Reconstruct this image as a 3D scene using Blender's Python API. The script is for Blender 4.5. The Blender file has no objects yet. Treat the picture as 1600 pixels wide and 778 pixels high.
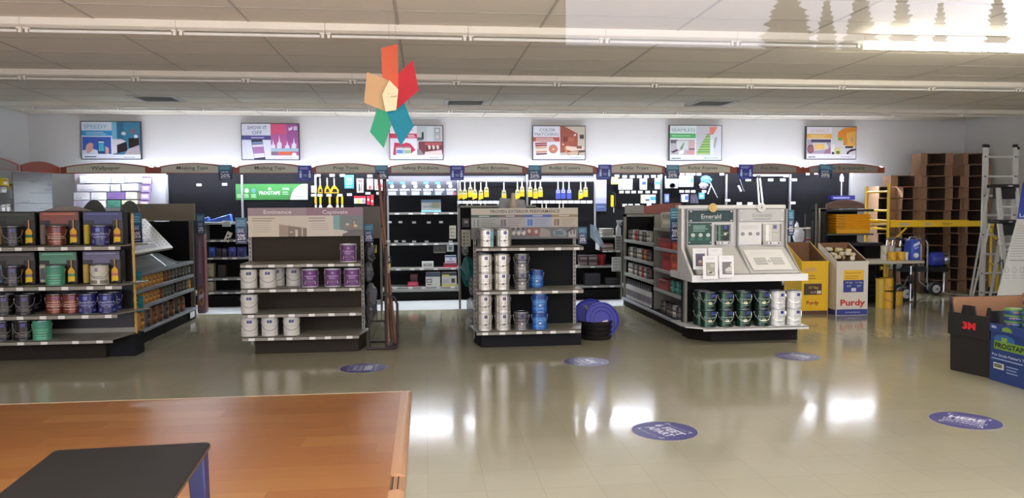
import bpy, math, random
from mathutils import Vector, Matrix
random.seed(7)
S = bpy.context.scene
COL = S.collection
R_ = math.radians

# ------------------------------------------------------------------ camera
YAW, PITCH, ROLL, EYE, FPX = 6.47, 3.2, -0.32, 1.5, 1200.0
def _basis():
    y, p, r = R_(YAW), R_(PITCH), R_(ROLL)
    f = Vector((math.sin(y)*math.cos(p), math.cos(y)*math.cos(p), -math.sin(p)))
    a = Vector((math.cos(y), -math.sin(y), 0)); u = a.cross(f)
    return a*math.cos(r)+u*math.sin(r), -a*math.sin(r)+u*math.cos(r), f
CR, CU, CF = _basis()
cam_data = bpy.data.cameras.new('camera'); cam = bpy.data.objects.new('camera', cam_data); COL.objects.link(cam)
cam_data.sensor_width = 36.0; cam_data.lens = 36.0*FPX/1600.0; cam_data.clip_start = 0.05; cam_data.clip_end = 500
m3 = Matrix((CR, CU, -CF)).transposed()
cam.matrix_world = Matrix.Translation((0, 0, EYE)) @ m3.to_4x4()
S.camera = cam

# ------------------------------------------------------------------ sky, exposure
SKY = 7.2              # zenith luminance of an overcast sky; a third of it at the horizon
w = bpy.data.worlds.new('overcast'); S.world = w; w.use_nodes = True
wn = w.node_tree; bg = wn.nodes['Background']; bg.inputs[0].default_value = (0.88, 0.86, 1.0, 1)
tc_ = wn.nodes.new('ShaderNodeTexCoord'); sp_ = wn.nodes.new('ShaderNodeSeparateXYZ'); ov_ = wn.nodes.new('ShaderNodeMapRange')
ov_.inputs[1].default_value = 0.0; ov_.inputs[2].default_value = 1.0; ov_.inputs[3].default_value = SKY/3; ov_.inputs[4].default_value = SKY
wn.links.new(tc_.outputs['Generated'], sp_.inputs[0]); wn.links.new(sp_.outputs[2], ov_.inputs[0]); wn.links.new(ov_.outputs[0], bg.inputs[1])
vs = S.view_settings
vs.view_transform = 'Standard'; vs.look = 'None'; vs.gamma = 1.0; vs.exposure = 0.34; vs.use_curve_mapping = False
S.cycles.use_denoising = True
S.cycles.max_bounces = 8; S.cycles.diffuse_bounces = 5; S.cycles.glossy_bounces = 4
S.cycles.sample_clamp_indirect = 6.0
TUBE_UP, TUBE_DOWN, FILL_WATT = 70.0, 45.0, 17.0      # shelf tubes behind the headers, plus an added floor fill lamp
STRIP_POWER, STRIP_FILL = 70.0, 18.0      # lit ceiling strips in view, and the unseen row added for fill

# ------------------------------------------------------------------ pixel helpers (frame 1600x778)
def ray(px, py): return CF + CR*((px-800)/FPX) + CU*((389-py)/FPX)
O_ = Vector((0, 0, EYE))
def at(px, py, Y):
    d = ray(px, py); return O_ + d*(Y/d.y)
def atx(px, py, X):
    d = ray(px, py); return O_ + d*(X/d.x)
def fl(px, py, z=0.0):
    d = ray(px, py); return O_ + d*((z-EYE)/d.z)
def xs(px, Y, py=330): return at(px, py, Y).x
def zs(px, py, Y): return at(px, py, Y).z

# ------------------------------------------------------------------ materials
def lin(c):
    return tuple(((v/255.0)/12.92 if v/255.0 <= .04045 else ((v/255.0+.055)/1.055)**2.4) for v in c)
MATS = {}
def M(name, rgb, rough=.5, metal=0.0, spec=.5, var=.06, scale=9.0, bump=0.0, emit=0.0, trans=0.0, coat=0.0):
    if name in MATS: return MATS[name]
    m = bpy.data.materials.new(name); m.use_nodes = True; nt = m.node_tree; b = nt.nodes['Principled BSDF']
    c = lin(rgb)
    b.inputs['Roughness'].default_value = rough; b.inputs['Metallic'].default_value = metal
    b.inputs['Specular IOR Level'].default_value = spec
    if coat: b.inputs['Coat Weight'].default_value = coat; b.inputs['Coat Roughness'].default_value = .06
    if emit:
        b.inputs['Base Color'].default_value = (*c, 1)
        b.inputs['Emission Color'].default_value = (*c, 1); b.inputs['Emission Strength'].default_value = emit
    else:
        tc = nt.nodes.new('ShaderNodeTexCoord'); n = nt.nodes.new('ShaderNodeTexNoise')
        n.inputs['Scale'].default_value = scale; n.inputs['Detail'].default_value = 3
        nt.links.new(tc.outputs['Object'], n.inputs['Vector'])
        mp = nt.nodes.new('ShaderNodeMapRange'); mp.inputs[3].default_value = 1-var; mp.inputs[4].default_value = 1+var
        nt.links.new(n.outputs[0], mp.inputs[0])
        mul = nt.nodes.new('ShaderNodeVectorMath'); mul.operation = 'SCALE'; mul.inputs[0].default_value = c
        nt.links.new(mp.outputs[0], mul.inputs['Scale']); nt.links.new(mul.outputs[0], b.inputs['Base Color'])
        if bump:
            bp = nt.nodes.new('ShaderNodeBump'); bp.inputs['Strength'].default_value = bump; bp.inputs['Distance'].default_value = .004
            nt.links.new(n.outputs[0], bp.inputs['Height']); nt.links.new(bp.outputs[0], b.inputs['Normal'])
    if trans:
        b.inputs['Alpha'].default_value = 1-trans
    MATS[name] = m; return m
def print_mat(name='print', rough=.4, gain=1.0, metal=0.0):
    if name in MATS: return MATS[name]
    m = bpy.data.materials.new(name); m.use_nodes = True; nt = m.node_tree; b = nt.nodes['Principled BSDF']
    a = nt.nodes.new('ShaderNodeAttribute'); a.attribute_name = 'Col'; sc = nt.nodes.new('ShaderNodeVectorMath'); sc.operation = 'SCALE'; sc.inputs['Scale'].default_value = gain
    nt.links.new(a.outputs['Color'], sc.inputs[0]); nt.links.new(sc.outputs[0], b.inputs['Base Color']); b.inputs['Roughness'].default_value = rough; b.inputs['Metallic'].default_value = metal
    MATS[name] = m; return m
def peg_mat(name, rgb, hole=(6, 6, 8)):
    if name in MATS: return MATS[name]
    m = M(name, rgb, .6, spec=.12, var=.05); nt = m.node_tree; b = nt.nodes['Principled BSDF']
    src = b.inputs['Base Color'].links[0].from_socket
    g = nt.nodes.new('ShaderNodeNewGeometry')
    sc = nt.nodes.new('ShaderNodeVectorMath'); sc.operation = 'MULTIPLY'; sc.inputs[1].default_value = (39.37, 0, 39.37)
    fr = nt.nodes.new('ShaderNodeVectorMath'); fr.operation = 'FRACTION'
    sb = nt.nodes.new('ShaderNodeVectorMath'); sb.operation = 'SUBTRACT'; sb.inputs[1].default_value = (.5, 0, .5)
    ln = nt.nodes.new('ShaderNodeVectorMath'); ln.operation = 'LENGTH'
    lt = nt.nodes.new('ShaderNodeMath'); lt.operation = 'LESS_THAN'; lt.inputs[1].default_value = .2
    mx = nt.nodes.new('ShaderNodeMix'); mx.data_type = 'RGBA'; mx.inputs[7].default_value = (*lin(hole), 1)
    L = nt.links.new
    L(g.outputs['Position'], sc.inputs[0]); L(sc.outputs[0], fr.inputs[0]); L(fr.outputs[0], sb.inputs[0]); L(sb.outputs[0], ln.inputs[0])
    L(ln.outputs['Value'], lt.inputs[0]); L(lt.outputs[0], mx.inputs[0]); L(src, mx.inputs[6]); L(mx.outputs[2], b.inputs['Base Color'])
    return m

# ------------------------------------------------------------------ mesh builder
class MB:
    def __init__(s): s.v = []; s.f = []; s.m = []; s.X = None
    def add(s, vs, fs, mi=0):
        o = len(s.v)
        for p in vs:
            p = Vector(p); s.v.append(tuple(s.X @ p) if s.X else tuple(p))
        for f in fs: s.f.append([i+o for i in f]); s.m.append(mi)
        return s
    def box(s, x0, x1, y0, y1, z0, z1, mi=0):
        x0, x1 = min(x0, x1), max(x0, x1); y0, y1 = min(y0, y1), max(y0, y1); z0, z1 = min(z0, z1), max(z0, z1)
        return s.add([(x0,y0,z0),(x1,y0,z0),(x1,y1,z0),(x0,y1,z0),(x0,y0,z1),(x1,y0,z1),(x1,y1,z1),(x0,y1,z1)],
                     [(0,3,2,1),(4,5,6,7),(0,1,5,4),(1,2,6,5),(2,3,7,6),(3,0,4,7)], mi)
    def hexa(s, b, t, mi=0):      # bottom ring, top ring (same count)
        n = len(b)
        return s.add(list(b)+list(t), [tuple(range(n))[::-1], tuple(range(n, 2*n))]+[(i,(i+1)%n,n+(i+1)%n,n+i) for i in range(n)], mi)
    def prism(s, pts, d, mi=0):
        d = Vector(d); return s.hexa([Vector(p) for p in pts], [Vector(p)+d for p in pts], mi)
    def tube(s, pts, r, n=8, mi=0, close=False):
        pts = [Vector(p) for p in pts]; rings = []; k = len(pts)
        t0 = (pts[1]-pts[0]).normalized(); a = t0.orthogonal().normalized()
        for i, p in enumerate(pts):
            if close: t = (pts[(i+1)%k]-pts[i-1]).normalized()
            elif i == 0: t = (pts[1]-pts[0]).normalized()
            elif i == k-1: t = (pts[-1]-pts[-2]).normalized()
            else: t = ((pts[i+1]-p).normalized()+(p-pts[i-1]).normalized()).normalized()
            a = (a-t*a.dot(t)).normalized(); b = t.cross(a)
            rr = r[i] if isinstance(r, (list, tuple)) else r
            rings.append([p+(a*math.cos(2*math.pi*j/n)+b*math.sin(2*math.pi*j/n))*rr for j in range(n)])
        vs = [q for g in rings for q in g]; fs = []
        for i in range(k if close else k-1):
            i2 = (i+1) % k
            for j in range(n): fs.append((i*n+j, i*n+(j+1)%n, i2*n+(j+1)%n, i2*n+j))
        if not close: fs += [tuple(range(n))[::-1], tuple((k-1)*n+j for j in range(n))]
        return s.add(vs, fs, mi)
    def lathe(s, prof, c=(0,0,0), n=20, mi=0, axis=None):
        c = Vector(c); vs = []; fs = []
        for r, z in prof:
            for j in range(n):
                a = 2*math.pi*j/n; vs.append(Vector((r*math.cos(a), r*math.sin(a), z)))
        if axis is not None:
            q = Vector((0,0,1)).rotation_difference(Vector(axis)); vs = [q @ v for v in vs]
        vs = [v+c for v in vs]; k = len(prof)
        for i in range(k-1):
            for j in range(n): fs.append((i*n+j, i*n+(j+1)%n, (i+1)*n+(j+1)%n, (i+1)*n+j))
        fs += [tuple(range(n))[::-1], tuple((k-1)*n+j for j in range(n))]
        return s.add(vs, fs, mi)
    def build(s, name, mat, parent=None, bev=0.0, smooth=True, kind=None, label=None):
        me = bpy.data.meshes.new(name)
        off = OFF.get(parent.name, Vector()) if parent else Vector()
        me.from_pydata([tuple(Vector(v)-off) for v in s.v], [], s.f)
        for mm in (mat if isinstance(mat, (list, tuple)) else [mat]): me.materials.append(mm)
        if any(s.m): me.polygons.foreach_set('material_index', s.m)
        me.update()
        if smooth:
            me.polygons.foreach_set('use_smooth', [True]*len(me.polygons)); me.set_sharp_from_angle(angle=R_(38))
        return put(name, me, parent, bev, kind, label)
OFF = {}
def put(name, me, parent=None, bev=0.0, kind=None, label=None):
    o = bpy.data.objects.new(name, me); COL.objects.link(o)
    if parent:
        o.parent = parent; OFF[o.name] = OFF.get(parent.name, Vector())
    if bev:
        md = o.modifiers.new('edge', 'BEVEL'); md.width = bev; md.segments = 1; md.limit_method = 'ANGLE'
    if kind: o['kind'] = kind
    if label: o['label'] = label
    return o
def thing(name, label, cat, loc=(0,0,0), group=None):
    o = bpy.data.objects.new(name, None); COL.objects.link(o); o.empty_display_size = .05
    o.location = loc; OFF[o.name] = Vector(loc)
    o['label'] = label; o['category'] = cat
    if group: o['group'] = group
    return o
def tag(o, label, cat, group=None):
    o['label'] = label; o['category'] = cat
    if group: o['group'] = group
    return o
KIDS = {}
def kids(o):
    return [c for c in COL.objects if c.parent == o] if o.name not in KIDS else KIDS[o.name]
def dup(root, loc, rotz=0.0, label=None, group=None, scale=None):
    KIDS[root.name] = kids(root)
    r = root.copy(); COL.objects.link(r); r.location = loc; r.rotation_euler = (0, 0, rotz)
    if scale: r.scale = scale
    if label: r['label'] = label
    if group: r['group'] = group
    def rec(a, b):
        KIDS[a.name] = kids(a)
        for c in KIDS[a.name]:
            d = c.copy(); COL.objects.link(d); d.parent = b; rec(c, d)
    rec(root, r); return r
USED = set()
def place(proto, loc, rotz=0.0, label=None, group=None, scale=None):   # first use moves the source, later uses copy it
    if proto.name in USED: return dup(proto, loc, rotz, label, group, scale)
    USED.add(proto.name); KIDS[proto.name] = kids(proto)
    proto.location = loc; proto.rotation_euler = (0, 0, rotz)
    if scale: proto.scale = scale
    if label: proto['label'] = label
    if group: proto['group'] = group
    return proto

# ------------------------------------------------------------------ flat print (posters, labels, lettering)
TXT = {}
def glyphs(s, bold=0.0):
    k = (s, bold)
    if k not in TXT:
        cu = bpy.data.curves.new('lettering', 'FONT'); cu.body = s; cu.resolution_u = 2; cu.fill_mode = 'FRONT'; cu.offset = bold
        ob = bpy.data.objects.new('lettering', cu); me = ob.to_mesh()
        vs = [(v.co.x, v.co.y) for v in me.vertices]; fs = [tuple(p.vertices) for p in me.polygons]
        ob.to_mesh_clear(); bpy.data.objects.remove(ob); bpy.data.curves.remove(cu)
        if vs:
            x0 = min(v[0] for v in vs); x1 = max(v[0] for v in vs)
            vs = [((v[0]-x0)/max(x1-x0, 1e-6), v[1]/.73) for v in vs]; wd = (x1-x0)/.73
        else: wd = 1
        TXT[k] = (vs, fs, wd)
    return TXT[k]
class P:
    def __init__(s, x0, y0, x1, y1): s.bb = (x0, y0, x1, y1); s.sh = []
    def r(s, x0, y0, x1, y1, col, lv=1): s.sh.append(('r', [(x0,y1),(x1,y1),(x1,y0),(x0,y0)], col, lv)); return s
    def p(s, pts, col, lv=1): s.sh.append(('p', pts, col, lv)); return s
    def e(s, cx, cy, rx, ry, col, lv=1, n=16):
        return s.p([(cx+rx*math.cos(2*math.pi*i/n), cy-ry*math.sin(2*math.pi*i/n)) for i in range(n)], col, lv)
    def ring(s, cx, cy, rx, ry, t, col, lv=1, a0=0, a1=360, n=20):
        for i in range(n):
            a, b = R_(a0+(a1-a0)*i/n), R_(a0+(a1-a0)*(i+1)/n)
            s.p([(cx+rx*math.cos(a), cy-ry*math.sin(a)), (cx+rx*math.cos(b), cy-ry*math.sin(b)),
                 (cx+(rx-t)*math.cos(b), cy-(ry-t)*math.sin(b)), (cx+(rx-t)*math.cos(a), cy-(ry-t)*math.sin(a))], col, lv)
        return s
    def t(s, txt, x, y, h, col, lv=2, w=None, al='c', bold=0.0):   # y = baseline, h = cap height
        vs, fs, wd = glyphs(txt, bold); W = w if w else wd*h
        x0 = x-W/2 if al == 'c' else (x if al == 'l' else x-W)
        s.sh.append(('t', ([(x0+v[0]*W, y-v[1]*h) for v in vs], fs), col, lv)); return s
    def lines(s, x0, x1, ys, t, col, lv=2, jag=.25):
        for y in ys: s.r(x0, y, x1-(x1-x0)*random.random()*jag, y+t, col, lv)
        return s
    def _build(s, name, fn, parent, mat, nsub=1, label=None):
        vs = []; fs = []; cols = []
        bx0, by0, bx1, by1 = s.bb; W = bx1-bx0; H = by1-by0
        def nv(p): return ((p[0]-bx0)/W, (by1-p[1])/H)
        for k, d, col, lv in s.sh:
            c = (*lin(col), 1); o = len(vs)
            if k == 'r' and nsub > 1:
                (xa, yb), (xb, _), _, (_, ya) = d
                n = max(1, math.ceil(abs(xb-xa)/W*nsub))
                for i in range(n+1):
                    x = xa+(xb-xa)*i/n; vs.append(fn(*nv((x, yb)), lv)); vs.append(fn(*nv((x, ya)), lv))
                for i in range(n): fs.append((o+2*i, o+2*i+2, o+2*i+3, o+2*i+1)); cols.append((c, 4))
            elif k == 't':
                for p in d[0]: vs.append(fn(*nv(p), lv))
                for f in d[1]: fs.append(tuple(o+i for i in f)); cols.append((c, len(f)))
            else:
                for p in d: vs.append(fn(*nv(p), lv))
                fs.append(tuple(range(o, o+len(d)))); cols.append((c, len(d)))
        me = bpy.data.meshes.new(name)
        off = OFF.get(parent.name, Vector()) if parent else Vector()
        me.from_pydata([tuple(Vector(v)-off) for v in vs], [], fs)
        ca = me.color_attributes.new('Col', 'FLOAT_COLOR', 'CORNER'); buf = []
        for c, n in cols: buf += list(c)*n
        ca.data.foreach_set('color', buf)
        me.materials.append(mat or print_mat()); me.update()
        return put(name, me, parent, label=label)
    def flat(s, name, o, ux, uz, parent=None, mat=None, eps=.0012, label=None):
        o, ux, uz = Vector(o), Vector(ux), Vector(uz); n = ux.cross(uz).normalized()
        return s._build(name, lambda u, v, l: o+ux*u+uz*v+n*(eps*l), parent, mat, label=label)
    def front(s, name, x0, x1, z0, z1, Y, parent=None, mat=None, eps=.0012, label=None):
        return s.flat(name, (x0, Y, z0), (x1-x0, 0, 0), (0, 0, z1-z0), parent, mat, eps, label)
    def cyl(s, name, r, z0, z1, a0, a1, parent=None, mat=None, c=(0,0,0), eps=.0006, label=None):
        c = Vector(c)
        def fn(u, v, l):
            a = R_(a0+(a1-a0)*u); rr = r+eps*l
            return c+Vector((rr*math.cos(a), rr*math.sin(a), z0+(z1-z0)*v))
        return s._build(name, fn, parent, mat, 16, label)
def pxrect(x0, y0, x1, y1, Y):
    a = at(x0, y0, Y); b = at(x1, y1, Y); return a.x, b.x, b.z, a.z
def shades(c, f): return tuple(max(0, min(255, v*f)) for v in c)
ORD = ['first', 'second', 'third', 'fourth', 'fifth', 'sixth', 'seventh', 'eighth', 'ninth', 'tenth', 'eleventh', 'twelfth', 'thirteenth', 'fourteenth', 'fifteenth', 'sixteenth']
WHITE = (236, 236, 236)
# ================================================================== THE SETTING
XL, XR, YB, YF, ZC = -6.135, 9.634, 12.85, 2.5, 2.98
wall_m = M('wall_paint', (194, 195, 193), .6, var=.015, scale=3)
ceil_m = M('ceiling_tile', (212, 205, 188), .8, var=.03, scale=40)
grid_m = M('ceiling_grid', (176, 170, 156), .6)
def struct(name, b, m, parent=None, bev=0, label=None):
    o = b.build(name, m, parent, bev, label=label)
    if parent is None: o['kind'] = 'structure'
    return o
# vinyl floor: mottled beige, waxed
def floor_mat():
    m = M('vinyl_floor', (146, 140, 116), .1, spec=.36, var=.07, scale=2.2); nt = m.node_tree; b = nt.nodes['Principled BSDF']; L = nt.links.new
    tc = nt.nodes.new('ShaderNodeTexCoord')
    n = nt.nodes.new('ShaderNodeTexNoise'); n.inputs['Scale'].default_value = 3.0; n.inputs['Detail'].default_value = 4
    mpv = nt.nodes.new('ShaderNodeMapping'); mpv.inputs['Scale'].default_value = (2.2, .35, 1)
    L(tc.outputs['Object'], mpv.inputs[0]); L(mpv.outputs[0], n.inputs['Vector'])
    bp = nt.nodes.new('ShaderNodeBump'); bp.inputs['Strength'].default_value = .09; bp.inputs['Distance'].default_value = .02
    L(n.outputs[0], bp.inputs['Height']); L(bp.outputs[0], b.inputs['Normal'])
    n2 = nt.nodes.new('ShaderNodeTexNoise'); n2.inputs['Scale'].default_value = 1.3; n2.inputs['Detail'].default_value = 5
    L(tc.outputs['Object'], n2.inputs['Vector'])
    mr = nt.nodes.new('ShaderNodeMapRange'); mr.inputs[3].default_value = .07; mr.inputs[4].default_value = .17
    L(n2.outputs[0], mr.inputs[0]); L(mr.outputs[0], b.inputs['Roughness'])
    # 30 cm tile joints, barely darker
    br = nt.nodes.new('ShaderNodeTexBrick'); br.offset = 0; br.inputs['Scale'].default_value = 1.0
    br.inputs['Brick Width'].default_value = .305; br.inputs['Row Height'].default_value = .305; br.inputs['Mortar Size'].default_value = .0025
    br.inputs['Color1'].default_value = (1, 1, 1, 1); br.inputs['Color2'].default_value = (.955, .955, .95, 1); br.inputs['Mortar'].default_value = (.86, .85, .82, 1)
    L(tc.outputs['Object'], br.inputs['Vector'])
    src = b.inputs['Base Color'].links[0].from_socket
    mu = nt.nodes.new('ShaderNodeVectorMath'); mu.operation = 'MULTIPLY'
    L(src, mu.inputs[0]); L(br.outputs['Color'], mu.inputs[1]); L(mu.outputs[0], b.inputs['Base Color'])
    return m
struct('floor', MB().box(XL, XR, YF, YB, -.1, 0), floor_mat())
struct('floor.002', MB().box(XL+.3, at(1380, 400, 12).x, 11.17, 12.3, -.0005, .0012), M('lit_floor_band', (186, 187, 188), .35, var=.03))  # pale band stands in for the pool of light along the wall
struct('wall_back', MB().box(XL-.12, XR+.12, YB, YB+.12, 0, 3.1), wall_m)
struct('wall_left', MB().box(XL-.12, XL, YF, YB, 0, 3.1), wall_m)
struct('wall_right', MB().box(XR, XR+.12, YF, YB, 0, 3.1), wall_m)
wf = MB().box(XL-.12, XR+.12, YF-.15, YF, 2.78, 3.1)
for x0, x1 in ((XL-.12, XL+.3), (-2.6, -2.4), (3.5, 3.7), (6.6, 6.8), (XR-.3, XR+.12)): wf.box(x0, x1, YF-.15, YF, 0, 2.78)
struct('wall_front', wf, wall_m)
for s_, y_, z_ in (('back', YB-.012, .1),): struct('baseboard_'+s_, MB().box(XL, XR, y_, YB, 0, z_), M('rubber_base', (60, 58, 56), .5))
# ceiling: slab, inlaid grid bars and tiles
ceiling = struct('ceiling', MB().box(XL, XR, YF, YB, ZC+.012, ZC+.1), M('ceiling_slab', (120, 116, 108), .9))
gx = [XL]+[x for x in (-.2+1.175*k for k in range(-6, 10)) if XL+.05 < x < XR-.05]+[XR]
gy = [y for y in (5.97+.6*k for k in range(-6, 13)) if YF+.02 < y < YB-.05]+[YB]
gy = [YF]+gy
for x in gx[1:-1]: MB().box(x-.009, x+.009, YF, YB, ZC-.003, ZC+.014).build('grid_bar', grid_m, ceiling)
for y in gy[1:-1]: MB().box(XL, XR, y-.009, y+.009, ZC-.002, ZC+.014).build('grid_bar', grid_m, ceiling)
TM = {}
for i in range(len(gx)-1):
    for j in range(len(gy)-1):
        if gy[j+1] < 4.5: continue
        wx, wy = gx[i+1]-gx[i]-.022, gy[j+1]-gy[j]-.022
        k = (round(wx, 3), round(wy, 3))
        if k not in TM:
            o = MB().box(-wx/2, wx/2, -wy/2, wy/2, 0, .014).build('ceiling_tile', ceil_m, ceiling); TM[k] = o.data
        else: o = put('ceiling_tile', TM[k], ceiling)
        o.location = ((gx[i]+gx[i+1])/2, (gy[j]+gy[j+1])/2, ZC+random.uniform(-.0015, .0015))
# storefront glass only where sky reflects, cut to bound that reflection, with its frame
gm = bpy.data.materials.new('window_glass'); gm.use_nodes = True; nt = gm.node_tree; nt.nodes.remove(nt.nodes['Principled BSDF'])
tr = nt.nodes.new('ShaderNodeBsdfTransparent'); gl = nt.nodes.new('ShaderNodeBsdfGlossy'); gl.inputs['Roughness'].default_value = 0.0
fz = nt.nodes.new('ShaderNodeFresnel'); fz.inputs[0].default_value = 1.5; mx = nt.nodes.new('ShaderNodeMixShader')
nt.links.new(fz.outputs[0], mx.inputs[0]); nt.links.new(tr.outputs[0], mx.inputs[1]); nt.links.new(gl.outputs[0], mx.inputs[2])
nt.links.new(mx.outputs[0], nt.nodes['Material Output'].inputs['Surface'])
PX0, PZ0 = at(884, 60, YF-.07).x, at(1090, 74, YF-.07).z
win = struct('window_1', MB().box(PX0-.02, 3.5, YF-.1, YF-.04, 2.74, 2.78).box(3.46, 3.5, YF-.1, YF-.04, PZ0, 2.74), M('aluminium', (150, 150, 150), .35, .8))
MB().box(PX0, 3.46, YF-.073, YF-.067, PZ0, 2.74).build('pane', gm, win, smooth=False)
# outdoors: paving and a row of conifers opposite (seen as reflections only)
struct('ground', MB().box(-60, 60, -60, YF, -.3, -.12), M('asphalt', (150, 148, 145), .9, var=.15, scale=3))
struct('trim_1', MB().box(XL-1, XR+1, -.9, YF, -.12, 0), M('sidewalk', (214, 209, 198), .9))
fol_m = M('conifer_needles', (44, 52, 40), .9, var=.5, scale=2)
bark_m = M('bark', (66, 54, 44), .9)
def conifer(x, y, h, r, label, seed):
    rnd = random.Random(seed); t = thing('conifer_tree', label, 'tree', (x, y, -.12), 'conifers across the street')
    MB().lathe([(r*.09, -.12), (r*.05, h*.5), (r*.01, h*.95)], (x, y, 0), 8).build('trunk', bark_m, t)
    b = MB(); n = 46
    MB().lathe([(r*.55, h*.06), (r*.3, h*.5), (.02, h*.97)], (x, y, 0), 9).build('inner_foliage', fol_m, t)
    for k in range(n):
        z = h*(.06+.92*k/n); rr = r*(1-k/n)**.85+.12; m = 13
        for q in range(m):
            a = 2*math.pi*(q+rnd.random())/m; L = rr*rnd.uniform(.75, 1.15); d = Vector((math.cos(a), math.sin(a), -.25)); sd = Vector((-math.sin(a), math.cos(a), 0))*L*.26
            c0 = Vector((x, y, z+.25)); b.add([c0, c0+d*L*.6+sd, c0+d*L*.6-sd, c0+d*L, c0+d*L*.55+Vector((0,0,-.3))], [(0,2,3),(0,3,1),(1,3,4),(2,4,3),(0,1,4),(0,4,2)])
    b.build('foliage', fol_m, t, smooth=False, kind='stuff')
def refl(px, py, dist):     # where a reflected sight line reaches that distance behind the pane
    d = ray(px, py); p = O_+d*((YF-.07)/d.y); e = Vector((d.x, -d.y, d.z)); return p+e*(dist/abs(e.y))
for i, (px, top, rr, dist, lab) in enumerate(((1232, -30, 3.4, 26, 'broad dark conifer across the street, tallest of its row'), (1292, -6, 1.9, 36, 'slim conifer across the street beside the tallest one'),
        (1345, -22, 2.6, 31, 'middle conifer across the street in a dark row'), (1203, 44, 1.3, 33, 'small young conifer at the end of the row across the street'), (1410, -26, 2.4, 40, 'rounded conifer across the street, second from the row end'),
        (1470, -4, 1.8, 45, 'narrow leaning conifer across the street'), (1560, -20, 1.9, 36, 'last conifer of the row across the street'))):
    q = refl(px, top, dist); conifer(q.x, q.y, q.z, rr, lab, i+3)

# laminate floor area with planks and edge strips
lam = struct('floor.001', MB().box(-6.0, -.2, 2.56, 6.14, 0, .008), M('laminate_base', (90, 60, 40), .7))
def wood_mat(i, rgb):
    m = M('laminate_%d' % i, rgb, .3, spec=.25, var=.1, scale=2.0); nt = m.node_tree; b = nt.nodes['Principled BSDF']; L = nt.links.new
    n = [x for x in nt.nodes if x.type == 'TEX_NOISE'][0]; n.inputs['Detail'].default_value = 6; n.inputs['Distortion'].default_value = .6
    mp = nt.nodes.new('ShaderNodeMapping'); mp.inputs['Scale'].default_value = (.8, 14, 1); mp.inputs['Location'].default_value = (i*3.7, i*1.3, 0)
    tc = [x for x in nt.nodes if x.type == 'TEX_COORD'][0]
    L(tc.outputs['Object'], mp.inputs[0]); L(mp.outputs[0], n.inputs['Vector']); return m
WM = [wood_mat(i, c) for i, c in enumerate(((148, 98, 50), (143, 92, 46), (152, 103, 54), (145, 96, 48), (139, 88, 43)))]
y = 6.14; row = 0
while y > 2.6:
    x = -6.0+(row*.47 % 1.2)-1.2
    while x < -.2:
        x0, x1 = max(x, -6.0), min(x+1.2, -.2)
        if x1-x0 > .05: MB().box(x0+.0006, x1-.0006, y-.1894, y-.0006, .006, .0195).build('plank', WM[random.randrange(5)], lam, smooth=False)
        x += 1.2
    y -= .19; row += 1
strip_m = M('laminate_trim', (176, 132, 92), .35)
def strip(y0, y1): return MB().prism([(-.205, y0, .0195), (-.165, y0, .026), (-.15, y0, .024), (-.125, y0, .012), (-.118, y0, 0), (-.205, y0, 0)], (0, y1-y0, 0))
yb0, yb1 = fl(632, 746).y, fl(632, 771).y
t2 = struct('trim_2', MB().box(-.215, -.118, 2.56, 6.14, 0, .006), M('strip_track', (150, 112, 76), .5))
strip(yb0, 6.14).build('edge_strip', strip_m, t2); strip(2.56, yb1).build('edge_strip', strip_m, t2)
for x in (-.19, -.16): MB().box(x-.003, x+.003, yb1, yb0, .006, .0085).build('track_line', M('dark_gap', (40, 28, 20), .8), t2)
MB().prism([(-6.0, 6.14, .0195), (-6.0, 6.155, .022), (-6.0, 6.17, .012), (-6.0, 6.175, 0), (-6.0, 6.14, 0)], (5.87, 0, 0)).build('edge_strip', M('pale_trim', (200, 178, 140), .4), t2)

# ceiling strip lights
white_metal = M('white_enamel', (222, 217, 202), .45)
tube_off = M('unlit_tube', (214, 212, 204), .25)
tube_on = M('lit_tube', (255, 248, 232), emit=STRIP_POWER); tube_fill = M('lit_tube_fill', (255, 250, 240), emit=STRIP_FILL)
sock_m = M('lampholder', (222, 218, 206), .5)
def strip_fixture(lit, tm=None):
    t = thing('strip_light', 'x', 'ceiling light')
    MB().prism([(0, -.065, .1), (0, -.065, .045), (0, -.035, .03), (0, .035, .03), (0, .065, .045), (0, .065, .1)], (1.152, 0, 0)).build('housing', white_metal, t)
    for yy in ((-.028, .028) if lit else (0,)):  # lit fixtures get a thicker pair, standing in for glare
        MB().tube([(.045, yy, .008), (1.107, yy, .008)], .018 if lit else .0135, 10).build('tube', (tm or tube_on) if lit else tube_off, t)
    for x in (.022, 1.128):
        MB().box(x-.012, x+.012, -.014, .014, -.008, .034).box(x-.02, x+.02, -.03, .03, .02, .034).build('lampholder', sock_m, t, .003)
    return t
un, li, ln_ = strip_fixture(False), strip_fixture(True), strip_fixture(True, tube_fill)
ROWS = ((6.47, 'nearest visible ceiling row', -4, 12, (6, 7)), (8.82, 'middle ceiling row', -3, 12, ()), (11.4, 'ceiling row in front of the screens', -2, 11, ()), (4.12, 'unseen ceiling row added for fill light', -2, 11, tuple(range(-2, 11))))  # last row is out of view, added lit to brighten the room
for Y, nm, k0, k1, lit in ROWS:
    n = 0
    for k in range(k0, k1):
        x = -3.09+1.155*k
        if x < XL+.02 or x+1.155 > XR or at(0, 0, Y).x > x+1.155: continue
        if at(1600, 90, Y).x < x: continue
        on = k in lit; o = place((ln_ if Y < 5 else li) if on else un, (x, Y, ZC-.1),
            label=f"{'glowing' if on else 'unlit'} strip light, {ORD[n]} from the left, {nm}", group='ceiling strip lights'); n += 1
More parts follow.
